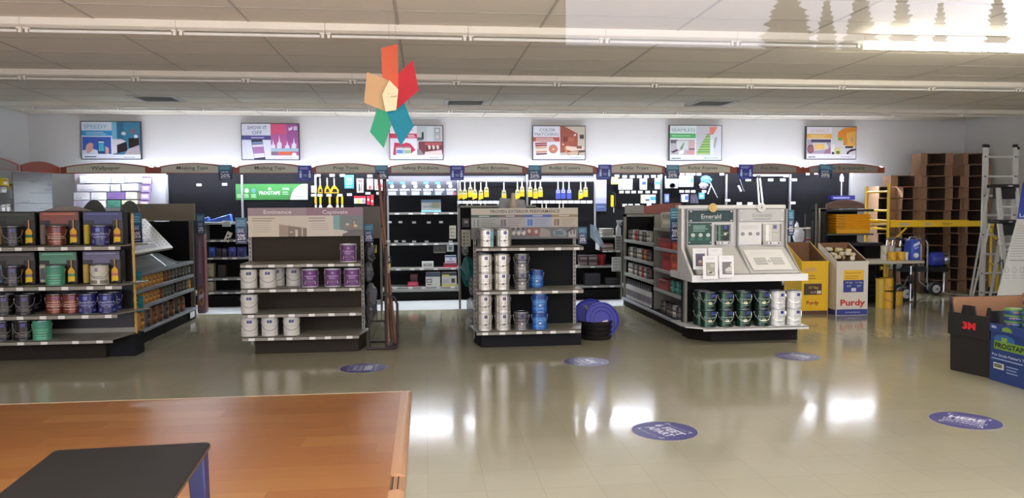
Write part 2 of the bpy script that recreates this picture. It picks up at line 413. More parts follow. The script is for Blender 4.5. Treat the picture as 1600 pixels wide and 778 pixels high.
# ceiling vents
vm = M('vent_white', (186, 184, 178), .5); vd = M('vent_dark', (40, 38, 36), .7)
for px, py, lab in ((246, 153, 'white ceiling vent in front of the first two screens'), (727, 159, 'white ceiling vent beside the hanging colour panels'), (1112, 160, 'white ceiling vent in front of the green screen')):
    q = fl(px, py, ZC); t = thing('ceiling_vent', lab, 'vent', (q.x, q.y, ZC-.02), 'ceiling vents')
    b = MB(); b.box(q.x-.3, q.x+.3, q.y-.3, q.y-.24, ZC-.02, ZC).box(q.x-.3, q.x+.3, q.y+.24, q.y+.3, ZC-.02, ZC).box(q.x-.3, q.x-.24, q.y-.24, q.y+.24, ZC-.02, ZC).box(q.x+.24, q.x+.3, q.y-.24, q.y+.24, ZC-.02, ZC)
    b.build('frame', vm, t, .004); MB().box(q.x-.24, q.x+.24, q.y-.24, q.y+.24, ZC-.006, ZC-.002).build('duct_opening', vd, t)
    for k in range(7): yy = q.y-.21+.07*k; MB().prism([(q.x-.24, yy, ZC-.016), (q.x-.24, yy+.035, ZC-.004), (q.x-.24, yy+.04, ZC-.006), (q.x-.24, yy+.005, ZC-.018)], (.48, 0, 0)).build('slat', vm, t)
# ================================================================== WALL SHELVING
BAY0, BW = -4.05, 1.147
YH = 12.2                                     # header front
YP = 12.72                                    # pegboard face
taupe = M('header_taupe', (200, 196, 178), .5); redwood = M('header_cherry', (140, 66, 48), .35, var=.12, scale=5)
peg = peg_mat('pegboard_black', (32, 33, 36)); post_m = M('upright_grey', (176, 178, 180), .4, .3)
black_m = M('black_laminate', (20, 18, 17), .5, spec=.15); kick_m = M('kick_plate', (24, 21, 19), .6, spec=.12); shelf_m = M('shelf_steel', (150, 148, 142), .38, .2)
chan_m = M('tag_white', (236, 238, 240), .4); steel_m = M('chrome', (190, 192, 196), .22, 1.0)
tube_up = M('shelf_tube_up', (226, 238, 255), emit=TUBE_UP); tube_dn = M('shelf_tube_down', (220, 236, 255), emit=TUBE_DOWN); refl_m = M('reflector_white', (220, 222, 224), .4)
def header(x0, x1, text, label, tint=None, lo=.03):
    c = (x0+x1)/2; wd = x1-x0-.008; t = thing('aisle_header', label, 'sign', (c, YH, 2.02), 'arched headers along the wall shelving')
    def arch(a, b, zb, ze, zm, y0, y1, n=14):
        pts = [(a, y0, zb)]+[(a+(b-a)*i/n, y0, ze+(zm-ze)*(1-(2*i/n-1)**2)) for i in range(n+1)]+[(b, y0, zb)]
        return MB().prism(pts, (0, y1-y0, 0))
    arch(c-wd/2, c+wd/2, 2.02, 2.112, 2.182, YH-.006, YH+.014).build('arch_board', redwood, t)
    arch(c-wd/2+.095, c+wd/2-.13, 2.032, 2.113, 2.166, YH-.014, YH-.0065).build('face_panel', tint or taupe, t)
    if text:
        pr = P(0, 0, 100, 16); pr.t(text, 50, 10.2, 5.6, (56, 54, 49), 1, bold=.008, w=min(len(text)*4.1, 62)); pr.r(36, 12.4, 64, 12.8, (100, 97, 88), 1)
        pr.front('lettering', c-wd/2+.085, c+wd/2-.125, 2.03, 2.175, YH-.0142, t)
    MB().tube([(x0+lo, YH+.06, 2.122), (x1-.03, YH+.06, 2.122)], .01, 6).build('upper_tube', tube_up, t); MB().tube([(x0+lo, YH+.049, 2.046), (x1-.03, YH+.049, 2.046)], .0115, 6).build('lower_tube', tube_dn, t)
    ld = bpy.data.lights.new('floor_fill', 'AREA'); ld.shape = 'RECTANGLE'; ld.size = x1-x0-.1-lo; ld.size_y = .02; ld.energy = FILL_WATT*(x1-x0)/1.15; ld.color = (.86, .93, 1.0); ld.spread = R_(150)  # extra area lamp, added to brighten the aisle floor
    lo_ = bpy.data.objects.new('floor_fill', ld); COL.objects.link(lo_); lo_.parent = t; lo_.location = (lo/2, .052, .012); lo_.rotation_euler = (R_(-32), 0, 0)
    MB().box(x0+.029, x1-.029, YH+.018, YH+.11, 2.066, 2.07).build('reflector', refl_m, t)
    MB().box(x0+.008, x0+.028, YH+.014, YH+.1, 2.03, 2.13).box(x1-.028, x1-.008, YH+.014, YH+.1, 2.03, 2.13).build('bracket', post_m, t)
    return t
NAMES = ['Masking Tape', 'Masking Tape', 'Prep Tools', 'Safety Products', 'Paint Brushes', 'Roller Covers', 'Roller Trays', 'Roller Frames', 'Pro-Shop', 'Spray Equipment']
HL = ['arched taupe header for masking tape above the empty pegboard bay', 'arched taupe header for masking tape above the green tape banner', 'arched taupe header lettered for prep tools',
      'arched taupe header lettered for safety products', 'arched taupe header lettered for paint brushes', 'arched taupe header lettered for roller covers', 'arched taupe header lettered for roller trays',
      'arched taupe header lettered for roller frames', 'arched dark taupe header lettered for the pro shop', 'arched dark taupe header for spray equipment at the end of the run']
dark_t = M('header_dark_taupe', (136, 131, 123), .5)
header(-5.4, BAY0, 'Wallpaper', 'arched taupe header above the bright wallpaper supplies bay', lo=.3)
for k in range(10): header(BAY0+BW*k, BAY0+BW*(k+1) if k < 9 else 7.71, NAMES[k], HL[k], dark_t if k >= 8 else None)
BAYX = [BAY0+BW*k for k in range(10)]+[7.40]
BL = ['black pegboard wall bay, nearly empty, under the first masking tape header', 'black pegboard wall bay with a green banner across it', 'pegboard wall bay hung with scrapers and putty knives', 'wall bay with four half-empty grey shelves of safety goods',
      'pegboard wall bay hung with yellow paint brushes', 'pegboard wall bay with yellow and blue brushes under roller covers header', 'pegboard wall bay of roller trays and white packs', 'pegboard wall bay of roller frames and clear packs',
      'pegboard wall bay with two white poles under pro shop header', 'bare black pegboard wall bay at the end of the run']
BAYS = []
for k in range(10):
    x0, x1 = BAYX[k], BAYX[k+1]
    t = thing('wall_bay', BL[k], 'shelving', ((x0+x1)/2, YP, 0), 'wall shelving bays'); BAYS.append(t)
    MB().box(x0, x1, YP, YP+.03, .15, 2.09).build('pegboard', peg, t)
    MB().box(x0-.001, x0+.03, YP-.035, YP-.001, 0, 2.02).build('upright_post', post_m, t)
    if k == 9: MB().box(x1-.03, x1, YP-.035, YP-.001, 0, 2.02).build('upright_post', post_m, t)
    MB().box(x0+.002, x1-.002, 12.3, YP, .0, .145).build('kick_plate', kick_m, t)
    MB().box(x0+.002, x1-.002, 12.26, YP-.001, .145, .185).build('base_deck', shelf_m, t, .004)
    if k in (3, 4, 5): MB().box(x0+.03, x1, YP-.004, YP-.0005, 1.9, 2.0).build('top_rail', M('grid_rail', (120, 122, 126), .5), t)
def tags(k, items, Y=YP-.2, hook=True, w=7, h=4):     # price tags on the ends of peg hooks
    t = BAYS[k]
    for px, py in items:
        x0, x1, z0, z1 = pxrect(px-w/2, py-h/2, px+w/2, py+h/2, Y)
        MB().box(x0, x1, Y-.004, Y, z0, z1).build('price_tag', chan_m, t, smooth=False)
        if hook: MB().tube([((x0+x1)/2, Y, (z0+z1)/2), ((x0+x1)/2, YP, (z0+z1)/2)], .0035, 5).build('peg_hook', steel_m, t)
def rail(k, px0, px1, py, Y=YP-.2, n=8, h=4.5):       # a run of price tags side by side
    st = (px1-px0)/n; tags(k, [(px0+st*(i+.5), py) for i in range(n)], Y, True, st*.9, h)
YQ = YP-.2
tags(0, [(255, 289), (311, 289), (351, 288)], w=8, h=4)
tags(2, [(497, 274), (519, 274), (535, 274), (578, 275), (490, 305), (500, 305), (514, 305), (531, 305), (546, 304), (575, 302), (592, 302)], w=8, h=4)
rail(4, 719, 818, 280.5, n=9); rail(4, 714, 786, 316, n=9)
rail(5, 829, 932, 280.5, n=9); rail(5, 829, 926, 315.5, n=10)
tags(6, [(964, 275), (976, 276), (987.6, 276), (999, 276), (1010, 276), (1021, 275.5), (1031, 275.5), (971, 300), (980.5, 300), (990, 300), (1000.5, 300), (1012, 300), (1023, 300), (976, 320.7), (985, 320.7), (996, 320.5), (1014, 320)], w=7, h=4)
tags(7, [(1066, 272), (1075, 272), (1083, 272), (1092, 272), (1128, 272), (1065, 299), (1074, 299), (1083, 299), (1100, 299)], w=7, h=4)
tags(8, [(1169, 281), (1204, 281), (1223, 281), (1228, 274.5), (1241, 281), (1239, 317), (1155, 318), (1172, 318), (1137, 313)], w=8, h=4)
tags(9, [(1330, 272), (1262, 272), (1275, 271)], w=5, h=3)
# ---- signs hung between the headers
blue_s = (34, 52, 132)
def save_sign(pxa, pya, pxb, pyb, Y, label, tilt=0, big='20%', cat='sign', name='hanging_sign', clip=None):
    x0, x1, z0, z1 = pxrect(pxa, pya, pxb, pyb, Y); t = thing(name, label, cat, ((x0+x1)/2, Y, z0), 'blue sale and distancing signs')
    b = MB().box(x0, x1, Y, Y+.006, z0, z1)
    b.build('board', M('sign_navy', (36, 48, 92), .4), t)
    p = P(0, 0, 20, 26); p.r(0, 0, 20, 9, (62, 118, 142), 1).r(0, 9, 20, 15, (44, 86, 122), 1).r(0, 15, 20, 26, (32, 44, 84), 1)
    p.t('SAVE', 9, 15, 4.2, (226, 232, 240), 2, w=11).t(big, 10, 22, 6, (236, 240, 246), 2, w=14, bold=.02).lines(2, 18, (3, 5, 7), .7, (150, 200, 220), 2).r(3, 23.5, 17, 24.3, (190, 200, 225), 2)
    p.front('print', x0, x1, z0, z1, Y-.001, t)
    if clip: MB().tube([((x0+x1)/2, Y+.006, z0+.1), ((x0+x1)/2, clip[1], z0+.1), (clip[0], clip[1], z0+.1)], .006, 6).build('clip_arm', steel_m, t)
    if tilt: t.rotation_euler = (0, R_(tilt), 0)
    return t
def dist_sign(pxa, pya, pxb, pyb, Y, label):
    x0, x1, z0, z1 = pxrect(pxa, pya, pxb, pyb, Y); t = thing('hanging_sign', label, 'sign', ((x0+x1)/2, Y, z0), 'blue sale and distancing signs')
    MB().box(x0, x1, Y, Y+.006, z0, z1).build('board', M('sign_blue', (40, 48, 142), .4), t)
    p = P(0, 0, 22, 25); p.r(0, 0, 22, 25, (44, 52, 150), 1)
    for x in (4, 18): p.e(x, 10, 1.4, 1.6, (210, 225, 245), 2, 8).p([(x-1.8, 20), (x+1.8, 20), (x+1.8, 13), (x+.8, 12), (x-.8, 12), (x-1.8, 13)], (190, 214, 244), 2)
    p.r(8, 14.6, 14, 16, (130, 160, 225), 2).lines(3, 19, (3, 5.2), 1.1, (170, 184, 232), 2).t('6 FEET', 11, 18.6, 2, (200, 214, 245), 2, w=6).lines(4, 18, (22,), .9, (120, 145, 220), 2)
    p.front('print', x0, x1, z0, z1, Y-.001, t)
    return t
YS = YH-.05
for a, lab in (((341, 257.5, 363, 280.5), 'teal and navy sale sign between the two masking tape headers'), ((586, 258, 607, 280.5), 'teal and navy sale sign between prep tools and safety products headers'),
               ((825, 258, 846, 281), 'teal and navy sale sign between the brush and roller cover headers'), ((1041, 257.5, 1061, 279.5), 'teal and navy sale sign between the roller tray and frame headers'),):
    save_sign(*a, YS, lab)
save_sign(1279, 257, 1299, 279, YS, 'tilted teal sale sign hung on the spray equipment header', tilt=6)
for a, lab in (((465.5, 258.5, 488, 282.5), 'blue distancing sign between masking tape and prep tools headers'), ((703.5, 258.5, 725, 281.5), 'blue distancing sign between safety products and paint brushes headers'),
               ((934.5, 257, 955.5, 280), 'blue distancing sign between roller covers and roller trays headers'), ((1154.5, 257, 1176, 280), 'blue distancing sign between roller frames and pro shop headers')):
    dist_sign(*a, YS, lab)

# ---- generic packs
def pack(name, cat, label, box, Y, dep, col, shapes=(), group=None, rough=.4, metal=0, stem=None, bev=.002, trans=0):
    x0, x1, z0, z1 = pxrect(*box, Y)
    o = MB().box(x0, x1, Y, Y+dep, z0, z1).build(name, M('pack_%02x%02x%02x_%d_%d' % (*[int(v) for v in col], int(rough*10), int(metal*10)), col, rough, metal, trans=trans), None, bev)
    tag(o, label, cat, group)
    if shapes:
        p = P(0, 0, 1, 1)
        for s in shapes:
            if s[0] == 'r': p.r(*s[1:5], s[5], s[6] if len(s) > 6 else 1)
            elif s[0] == 't': p.t(s[1], s[2], s[3], s[4], s[5], 3, w=s[6] if len(s) > 6 else None)
            elif s[0] == 'e': p.e(*s[1:5], s[5], 2, 12)
            elif s[0] == 'l': p.lines(s[1], s[2], s[3], s[4], s[5], 2)
        p.front('printed_front', x0, x1, z0, z1, Y-.0005, o, eps=.0008)
    if stem is True: MB().box((x0+x1)/2-.01, (x0+x1)/2+.01, Y+dep, Y+dep+.02, 0, z1-.02).build('stem', M('stem_black', (26, 26, 28)), o)
    elif stem: MB().tube([((x0+x1)/2, Y+.004, (z0+z1)/2), ((x0+x1)/2, stem, (z0+z1)/2), ((x0+x1)/2-.3, stem, (z0+z1)/2)], .005, 5).build('stem', M('stem_black', (26, 26, 28)), o)
    return o
PK = 'packs on the pegboards'
# bay 0/left: bright wallpaper-supplies bay with white packs
x0b, x1b = -5.42, BAY0
t = thing('wall_bay', 'white wall bay crowded with white wallpaper supply packs', 'shelving', ((x0b+x1b)/2, YP, 0), 'wall shelving bays')
MB().box(x0b, x1b, YP, YP+.03, 0, 2.09).build('back_panel', M('panel_pale', (214, 216, 222), .5), t)
MB().box(x0b, x1b-.002, 12.3, YP, 0, .16).build('base_deck', kick_m, t)
wp = [((124, 274, 172, 286), (240, 240, 244)), ((174, 274, 193, 286), (232, 238, 236)), ((196, 274, 222, 285), (236, 238, 236)), ((120, 288, 171, 299), (242, 242, 246)), ((173, 288, 188, 299), (226, 228, 232)), ((190, 287, 216, 298), (238, 240, 240)),
      ((115, 300.5, 140, 312), (244, 244, 248)), ((142, 300.5, 166, 312), (240, 240, 246)), ((168, 300, 195, 311), (120, 96, 150)), ((196, 300, 214, 311), (214, 214, 196)), ((115, 313.5, 140, 324), (206, 200, 220)), ((142, 313.5, 165, 324), (236, 236, 240)), ((168, 313, 188, 324), (64, 120, 104)), ((190, 313, 215, 324), (206, 210, 180))]
cs = {240: 'white', 242: 'bright white', 244: 'bluish white', 232: 'greenish white', 236: 'off-white', 226: 'pale grey', 238: 'mint white', 120: 'purple', 214: 'cream', 206: 'pale', 64: 'green'}
for i, (b_, c_) in enumerate(wp):
    r_ = (0, 0, 0, 1, 1, 1, 2, 2, 2, 2, 3, 3, 3, 3)[i]; q_ = (0, 1, 2, 0, 1, 2, 0, 1, 2, 3, 0, 1, 2, 3)[i]
    pack('supply_pack', 'pack', f"{cs[c_[0]]} wallpaper supply pack, {ORD[q_]} from the left in the {('top', 'second', 'third', 'lowest')[r_]} visible row", b_, 12.5, .2, c_,
         [('l', .15, .8, (.3, .5), .06, shades(c_, .85)), ('r', .1, .7, .5, .85, shades(c_, .8))], 'wallpaper supply packs')
for i in range(4):
    pack('supply_pack', 'pack', f"purple and white hanging roll pack, {ORD[i]} from the top beside the white packs", (222+(-1.2*i), 276+12*i, 236-1.2*i, 287+12*i), 12.5, .06, (176, 150, 196), [('r', .2, .35, .8, .8, (232, 228, 240)), ('r', 0, .0, 1, .2, (86, 62, 110))], 'wallpaper supply packs')
MB().box(x0b+.03, x1b-.06, YP-.01, YP, .3, 1.98).build('hook_panel', M('panel_pale', (214, 216, 222)), t)
# slatwall in the corner, angled header and the left-wall run
slat = M('slatwall_grey', (140, 142, 144), .5, var=.02)
t = thing('corner_panel', 'pale grey angled slatwall panel with small lit hooks in the corner', 'wall panel', (-5.6, 12.2, 0))
ca, cb = Vector((-5.425, YH+.01, 0)), Vector((atx(32, 270, -5.62).x, atx(32, 270, -5.62).y, 0))
dd = (cb-ca).normalized(); nn = Vector((-dd.y, dd.x, 0)); nn = nn if nn.x < 0 else -nn
for i in range(12):
    z0 = .25+i*.148; MB().prism([ca+Vector((0,0,z0))+nn*.12, cb+Vector((0,0,z0))+nn*.12, cb+Vector((0,0,z0+.143))+nn*.12, ca+Vector((0,0,z0+.143))+nn*.12], nn*.02).build('slat', slat, t)
for f_, z_ in ((.12, 1.85), (.2, 1.78), (.55, 1.9), (.8, 1.6), (.35, 1.5), (.7, 1.42)):
    q = ca+(cb-ca)*f_+Vector((0, 0, z_))+nn*.12; MB().tube([q, q-nn*.1, q-nn*.12+Vector((0, 0, .012))], .004, 5).build('hook', steel_m, t)
def header_on(a, b, label, panel):
    a, b = Vector(a), Vector(b); L = (b-a).length; u = (b-a).normalized(); n = Vector((u.y, -u.x, 0))
    if n.x < 0 and abs(n.x) > .5: n = -n
    t = thing('aisle_header', label, 'sign', (a+b)/2+Vector((0,0,2.02)), 'arched headers along the wall shelving')
    pts = [a+Vector((0,0,2.02))]+[a+u*(L*i/14)+Vector((0,0,2.112+.07*(1-(i/7-1)**2))) for i in range(15)]+[b+Vector((0,0,2.02))]
    MB().prism(pts, n*.02).build('arch_board', redwood, t)
    if panel:
        pts = [a+u*.1+Vector((0,0,2.035))+n*.022]+[a+u*(.1+(L-.25)*i/14)+Vector((0,0,2.1+.062*(1-(i/7-1)**2)))+n*.022 for i in range(15)]+[b-u*.15+Vector((0,0,2.035))+n*.022]
        MB().prism(pts, n*.006).build('face_panel', dark_t, t)
    return t
header_on((ca.x, ca.y, 0), (cb.x, cb.y, 0), 'plain cherry arched header angled across the corner', False)
d1 = atx(28.5, 268, -5.6); header_on((-5.6, d1.y, 0), (-5.6, d1.y-1.3, 0), 'arched header with grey panel on the side wall run', True)
t = thing('side_wall_bay', 'black pegboard bay on the side wall with small yellow and white packs', 'shelving', (-5.7, d1.y-.6, 0))
MB().box(-5.95, -5.93, d1.y-1.3, d1.y, .2, 2.0).build('pegboard', peg, t); MB().box(-5.95, -5.6, d1.y-1.3, d1.y, 0, .16).build('base_deck', kick_m, t)
for y_ in (d1.y-.03, d1.y-1.3): MB().box(-5.93, -5.89, y_, y_+.03, .16, 2.0).build('upright_post', post_m, t)
for (bx, c_, lab) in (((1, 278, 11, 290), (238, 208, 30), 'yellow hanging pack on the side wall pegboard'), ((11, 286, 25, 296), (214, 188, 120), 'tan and white pack on the side wall pegboard'), ((0, 292, 8, 301), (226, 232, 236), 'white pack under the yellow one on the side wall'),
                     ((19, 310, 27, 327), (196, 190, 206), 'small lilac bottle pack on the side wall'), ((0, 320, 6, 330), (220, 222, 216), 'white bottle at the edge of the side wall bay'), ((8, 319, 16, 330), (226, 226, 218), 'white bottle beside another on the side wall bay')):
    a_ = atx(bx[0], bx[1], -5.8); b_ = atx(bx[2], bx[3], -5.8)
    o = MB().box(-5.83, -5.78, min(a_.y, b_.y), max(a_.y, b_.y), b_.z, a_.z).build('hanging_pack', M('pack_s%d' % sum(c_), c_, .5), None, .003); tag(o, lab, 'pack', 'packs on the side wall')
    p = P(0, 0, 1, 1).r(.1, .15, .9, .4, shades(c_, .6)).r(.2, .55, .8, .8, WHITE); ya, yb_ = min(a_.y, b_.y), max(a_.y, b_.y)
    p.flat('printed_front', (-5.7798, ya, b_.z), (0, yb_-ya, 0), (0, 0, a_.z-b_.z), o)
    MB().tube([(-5.93, (ya+yb_)/2, a_.z-.01), (-5.79, (ya+yb_)/2, a_.z-.01)], .003, 5).build('peg_hook', steel_m, t)

# ---- bay 1: green tape banner
x0, x1, z0, z1 = pxrect(368, 287.5, 481, 312, YP-.02)
t = thing('tape_banner', 'bright green masking tape banner across the second bay', 'banner', ((x0+x1)/2, YP, z0)); MB().box(x0, x1, YP-.02, YP-.001, z0, z1).build('board', M('banner_green', (56, 130, 60), .5), t)
p = P(0, 0, 113, 24); p.r(0, 0, 113, 24, (58, 134, 62), 1).p([(113, 0), (113, 24), (85, 24), (87, 16), (92, 8), (100, 2), (106, 0)], (228, 240, 238), 2)
p.t('FROGTAPE', 53, 16, 5.2, (236, 246, 240), 2, w=33, bold=.02).r(36, 17.2, 70, 18, (70, 150, 80), 2)
for i, x in enumerate((6, 17, 28)): p.e(x, 10, 3.2, 3.4, ((70, 130, 90), (214, 236, 214), (90, 140, 150))[i], 2).lines(x-4, x+4, (15.5, 17.5, 19.5), .9, (190, 230, 196), 2)
p.p([(50, 9), (56, 9), (55, 6), (53, 4.6), (51, 6)], (190, 230, 160), 2).lines(73, 84, (6, 8, 12, 15), .9, (200, 236, 204), 2).lines(93, 110, (9, 11, 19), .9, (150, 180, 170), 3)
p.front('print', x0, x1, z0, z1, YP-.0205, t)
# ---- hanging tools: scrapers, putty knives, brushes
handle_w = M('handle_cream', (226, 222, 206), .35); yellow_m = M('tool_yellow', (236, 200, 30), .4); brist_y = M('bristle_yellow', (238, 204, 40), .6, var=.15, scale=60); ferr = M('ferrule', (206, 204, 190), .3, .5)
blue_b = M('bristle_blue', (70, 84, 176), .5, var=.15, scale=60); black_p = M('tool_black', (26, 26, 28), .4); wood_h = M('handle_wood', (196, 160, 110), .4)
def brush(kind, mat_b, hm):
    t = thing('paint_brush', 'x', 'paint brush'); w = .038
    MB().tube([(0, 0, 0), (0, 0, -.03), (0, 0, -.1), (0, 0, -.135)], [.010, .009, .012, .016], 8).build('handle', hm, t)
    MB().hexa([(-w, -.012, -.2), (w, -.012, -.2), (w, .012, -.2), (-w, .012, -.2)], [(-w*.75, -.01, -.13), (w*.75, -.01, -.13), (w*.75, .01, -.13), (-w*.75, .01, -.13)]).build('ferrule', ferr if kind != 2 else blue_b, t)
    d = .03 if kind == 1 else 0
    MB().hexa([(-w, -.009, -.29), (w, -.009, -.29+d), (w, .009, -.29+d), (-w, .009, -.29)], [(-w, -.012, -.2), (w, -.012, -.2), (w, .012, -.2), (-w, .012, -.2)]).build('bristles', mat_b, t)
    P(0, 0, 1, 1).r(.05, .1, .95, .9, (210, 204, 120) if kind != 2 else (214, 220, 240)).r(.2, .35, .8, .6, (86, 84, 60) if kind != 2 else (50, 60, 150), 2).front('wrapper_label', -w*.9, w*.9, -.195, -.14, -.0135, t)
    return t
bf, ba, bb_ = brush(0, brist_y, handle_w), brush(1, brist_y, handle_w), brush(2, blue_b, M('handle_white', (232, 234, 240), .35))
tall = [(719, 312, 1, 4), (726.5, 312, 1, 4), (735, 308, 0, 4), (742, 312, 1, 4), (751.5, 312.7, 1, 4), (760, 308, 0, 4), (787.5, 312.7, 1, 4), (808.7, 312, 1, 4), (816, 307, 0, 4),
        (828.4, 307.6, 0, 5), (836.7, 310, 0, 5), (844.4, 307.6, 0, 5), (872, 311, 2, 5), (880, 310.5, 2, 5), (889, 310.8, 2, 5), (907, 312, 1, 5), (914.5, 307.6, 0, 5)]
cnt = {4: 0, 5: 0}
for px, pb, kd, k in tall:
    q = at(px, pb, YQ+.02); pr = (bf, ba, bb_)[kd]; i = cnt[k]; cnt[k] += 1
    lab = f"{('straight yellow', 'angled yellow', 'blue')[kd]} paint brush, {ORD[i]} from the left under the {('paint brushes', 'roller covers')[k-4]} header"
    place(pr, (q.x, q.y+random.uniform(-.02, .02), q.z+.29), 0, lab, 'hanging paint brushes')
    MB().tube([(q.x, q.y-.05, q.z+.275), (q.x, YP, q.z+.275)], .003, 5).build('peg_hook', steel_m, BAYS[k])
hh = thing('paint_brush', 'x', 'paint brush')
MB().tube([(0, 0, 0), (0, 0, -.06), (0, 0, -.13)], [.011, .010, .014], 8).build('handle', handle_w, hh)
MB().hexa([(-.03, -.01, -.2), (.03, -.01, -.2), (.03, .01, -.2), (-.03, .01, -.2)], [(-.014, -.01, -.12), (.014, -.01, -.12), (.014, .01, -.12), (-.014, .01, -.12)]).build('ferrule', ferr, hh)
MB().box(-.03, .03, -.008, .008, -.28, -.2).build('bristles', brist_y, hh)
cnt = {4: 0, 5: 0}
for px in (737, 751, 758, 778, 830, 847, 853.4, 874, 880):
    k = 4 if px < 820 else 5; i = cnt[k]; cnt[k] += 1; q = at(px, 318, YQ+.02)
    place(hh, (q.x, q.y, q.z+(.02 if px != 778 else .03)), 0, f"lower-row brush showing only its pale handle, {ORD[i]} under the {('paint brushes', 'roller covers')[k-4]} header", 'hanging paint brushes')
    MB().tube([(q.x, q.y-.03, q.z+.01), (q.x, YP, q.z+.01)], .003, 5).build('peg_hook', steel_m, BAYS[k])
q = at(730, 318, YQ); t = thing('fan_brush', 'yellow fan-shaped brush hanging low at the edge of the brush bay', 'paint brush', (q.x, q.y, q.z))
MB().tube([q+Vector((0,0,.03)), q+Vector((0,0,-.09))], .009, 8).build('handle', handle_w, t)
MB().prism([q+Vector((-.03,-.012,-.09)), q+Vector((-.05,-.012,-.13)), q+Vector((-.05,-.012,-.17)), q+Vector((-.02,-.012,-.2)), q+Vector((.03,-.012,-.2)), q+Vector((.05,-.012,-.16)), q+Vector((.03,-.012,-.09))], (0, .024, 0)).build('bristles', brist_y, t)
MB().tube([q+Vector((0,-.03,.025)), (q.x, YP, q.z+.025)], .003, 5).build('peg_hook', steel_m, BAYS[4])
# prep tools (bay 2)
def scraper(px, pt, pb, wpx, label, col=yellow_m, blade=M('blade_steel', (196, 196, 200), .3, .9)):
    a, b_ = at(px, pt, YQ), at(px, pb, YQ); hw = (xs(px+wpx/2, YQ)-xs(px-wpx/2, YQ))/2; H = a.z-b_.z
    t = thing('scraper', label, 'hand tool', tuple(a), 'hanging prep tools')
    MB().tube([a, a-Vector((0,0,H*.2)), a-Vector((0,0,H*.5))], [.008, .011, .009], 8).build('handle', handle_w, t)
    MB().prism([a+Vector((-.012,-.006,-H*.48)), a+Vector((-hw,-.006,-H*.78)), a+Vector((-hw,-.006,-H)), a+Vector((hw,-.006,-H)), a+Vector((hw,-.006,-H*.78)), a+Vector((.012,-.006,-H*.48))], (0, .01, 0)).build('blade_guard', col, t)
    MB().prism([a+Vector((-hw*.2,-.009,-H*.7)), a+Vector((-hw*.5,-.009,-H*.93)), a+Vector((hw*.7,-.009,-H*.93)), a+Vector((hw*.5,-.009,-H*.72))], (0, .003, 0)).build('blade', black_p, t)
    MB().tube([a+Vector((0,-.03,-.012)), (a.x, YP, a.z-.012)], .003, 5).build('peg_hook', steel_m, BAYS[2])
for px, w_, lab in ((500, 7, 'narrow yellow scraper with cream handle in the prep tools bay'), (511, 9, 'medium yellow scraper beside the wide one in the prep tools bay'), (522, 14, 'wide fan-shaped yellow scraper in the prep tools bay')):
    scraper(px, 278, 302, w_, lab)
pack('blade_pack', 'pack', 'small white carded knife in the prep tools bay corner', (486, 290, 495, 301), YQ, .02, (230, 226, 214), [('r', .2, .5, .8, .9, (214, 200, 150))], PK)
def knife(px, lab, hw):
    a = at(px, 306, YQ); t = thing('putty_knife', lab, 'hand tool', tuple(a), 'hanging prep tools')
    MB().tube([a, a-Vector((0,0,.03)), a-Vector((0,0,.11)), a-Vector((0,0,.13))], [.012, .016, .018, .012], 8).build('handle', yellow_m, t)
    MB().prism([a+Vector((-.012,-.004,-.13)), a+Vector((-hw,-.004,-.185)), a+Vector((-hw,-.004,-.2)), a+Vector((hw,-.004,-.2)), a+Vector((hw,-.004,-.185)), a+Vector((.012,-.004,-.13))], (0, .008, 0)).build('blade', M('blade_cream', (226, 220, 206), .4), t)
    MB().tube([a+Vector((0,-.03,-.01)), (a.x, YP, a.z-.01)], .003, 5).build('peg_hook', steel_m, BAYS[2])
for px, hw, lab in ((493, .014, 'first yellow-handled putty knife in the lower prep tools row'), (500.5, .025, 'second yellow-handled putty knife in the lower prep tools row'), (515, .05, 'wide putty knife with yellow handle in the lower prep tools row'), (527, .025, 'fourth yellow-handled putty knife in the lower prep tools row'), (534.5, .02, 'last yellow-handled putty knife in the lower prep tools row')): knife(px, lab, hw)
pack('sale_card', 'sign', 'bright cyan sale card hanging in the prep tools bay', (538, 273.5, 553, 294.5), YQ-.04, .004, (70, 176, 214), [('r', 0, 0, 1, 1, (66, 178, 216)), ('t', '35', .5, .45, .24, WHITE, .6), ('t', 'OFF', .5, .75, .2, WHITE, .6), ('l', .2, .8, (.84, .9), .03, WHITE)])
pack('caulk_gun_pack', 'pack', 'white carded caulking gun in the prep tools bay', (557, 279, 568, 301), YQ, .05, (228, 222, 222), [('r', .25, .1, .8, .25, (190, 60, 70)), ('r', .3, .35, .5, .9, (60, 58, 60)), ('r', .6, .3, .75, .85, (120, 116, 116))], PK)
pack('caulk_gun_pack', 'pack', 'white and red carded tool next to the caulking gun', (573, 279, 583, 296), YQ, .05, (230, 206, 200), [('r', .1, .2, .9, .6, (214, 150, 140)), ('r', .3, .65, .7, .95, (200, 80, 76))], PK)
pack('caulk_tube', 'pack', 'pale pink caulk tube pack beside the leaning poles', (585, 280, 592, 297), YQ, .05, (236, 222, 220), [('r', .2, .3, .8, .9, (220, 150, 150))], PK)
pack('caulk_tube', 'pack', 'pale red-striped caulk tube pack at the bay edge', (592.5, 280, 598, 298), YQ, .05, (232, 214, 214), [('r', .1, .4, .9, .7, (216, 90, 100))], PK)
pack('tool_card', 'pack', 'white carded tool with red top and yellow tip in prep tools bay', (553, 306, 571, 318), YQ, .03, (226, 216, 214), [('r', 0, 0, 1, .3, (196, 40, 60)), ('r', .3, .4, .5, 1, (228, 206, 60)), ('r', .7, .4, .95, .9, (170, 160, 160))], PK)
pack('glove_pack', 'pack', 'red and white hanging pack beside the yellow-tipped card', (573, 306, 578, 320), YQ, .03, (206, 40, 60), [('r', .2, .3, .8, .55, (240, 210, 214))], PK)
pack('glove_pack', 'pack', 'bright red hanging pack next to the leaning poles', (579, 304, 584, 321), YQ, .03, (214, 44, 66), [('r', .2, .5, .8, .7, (240, 210, 214))], PK)
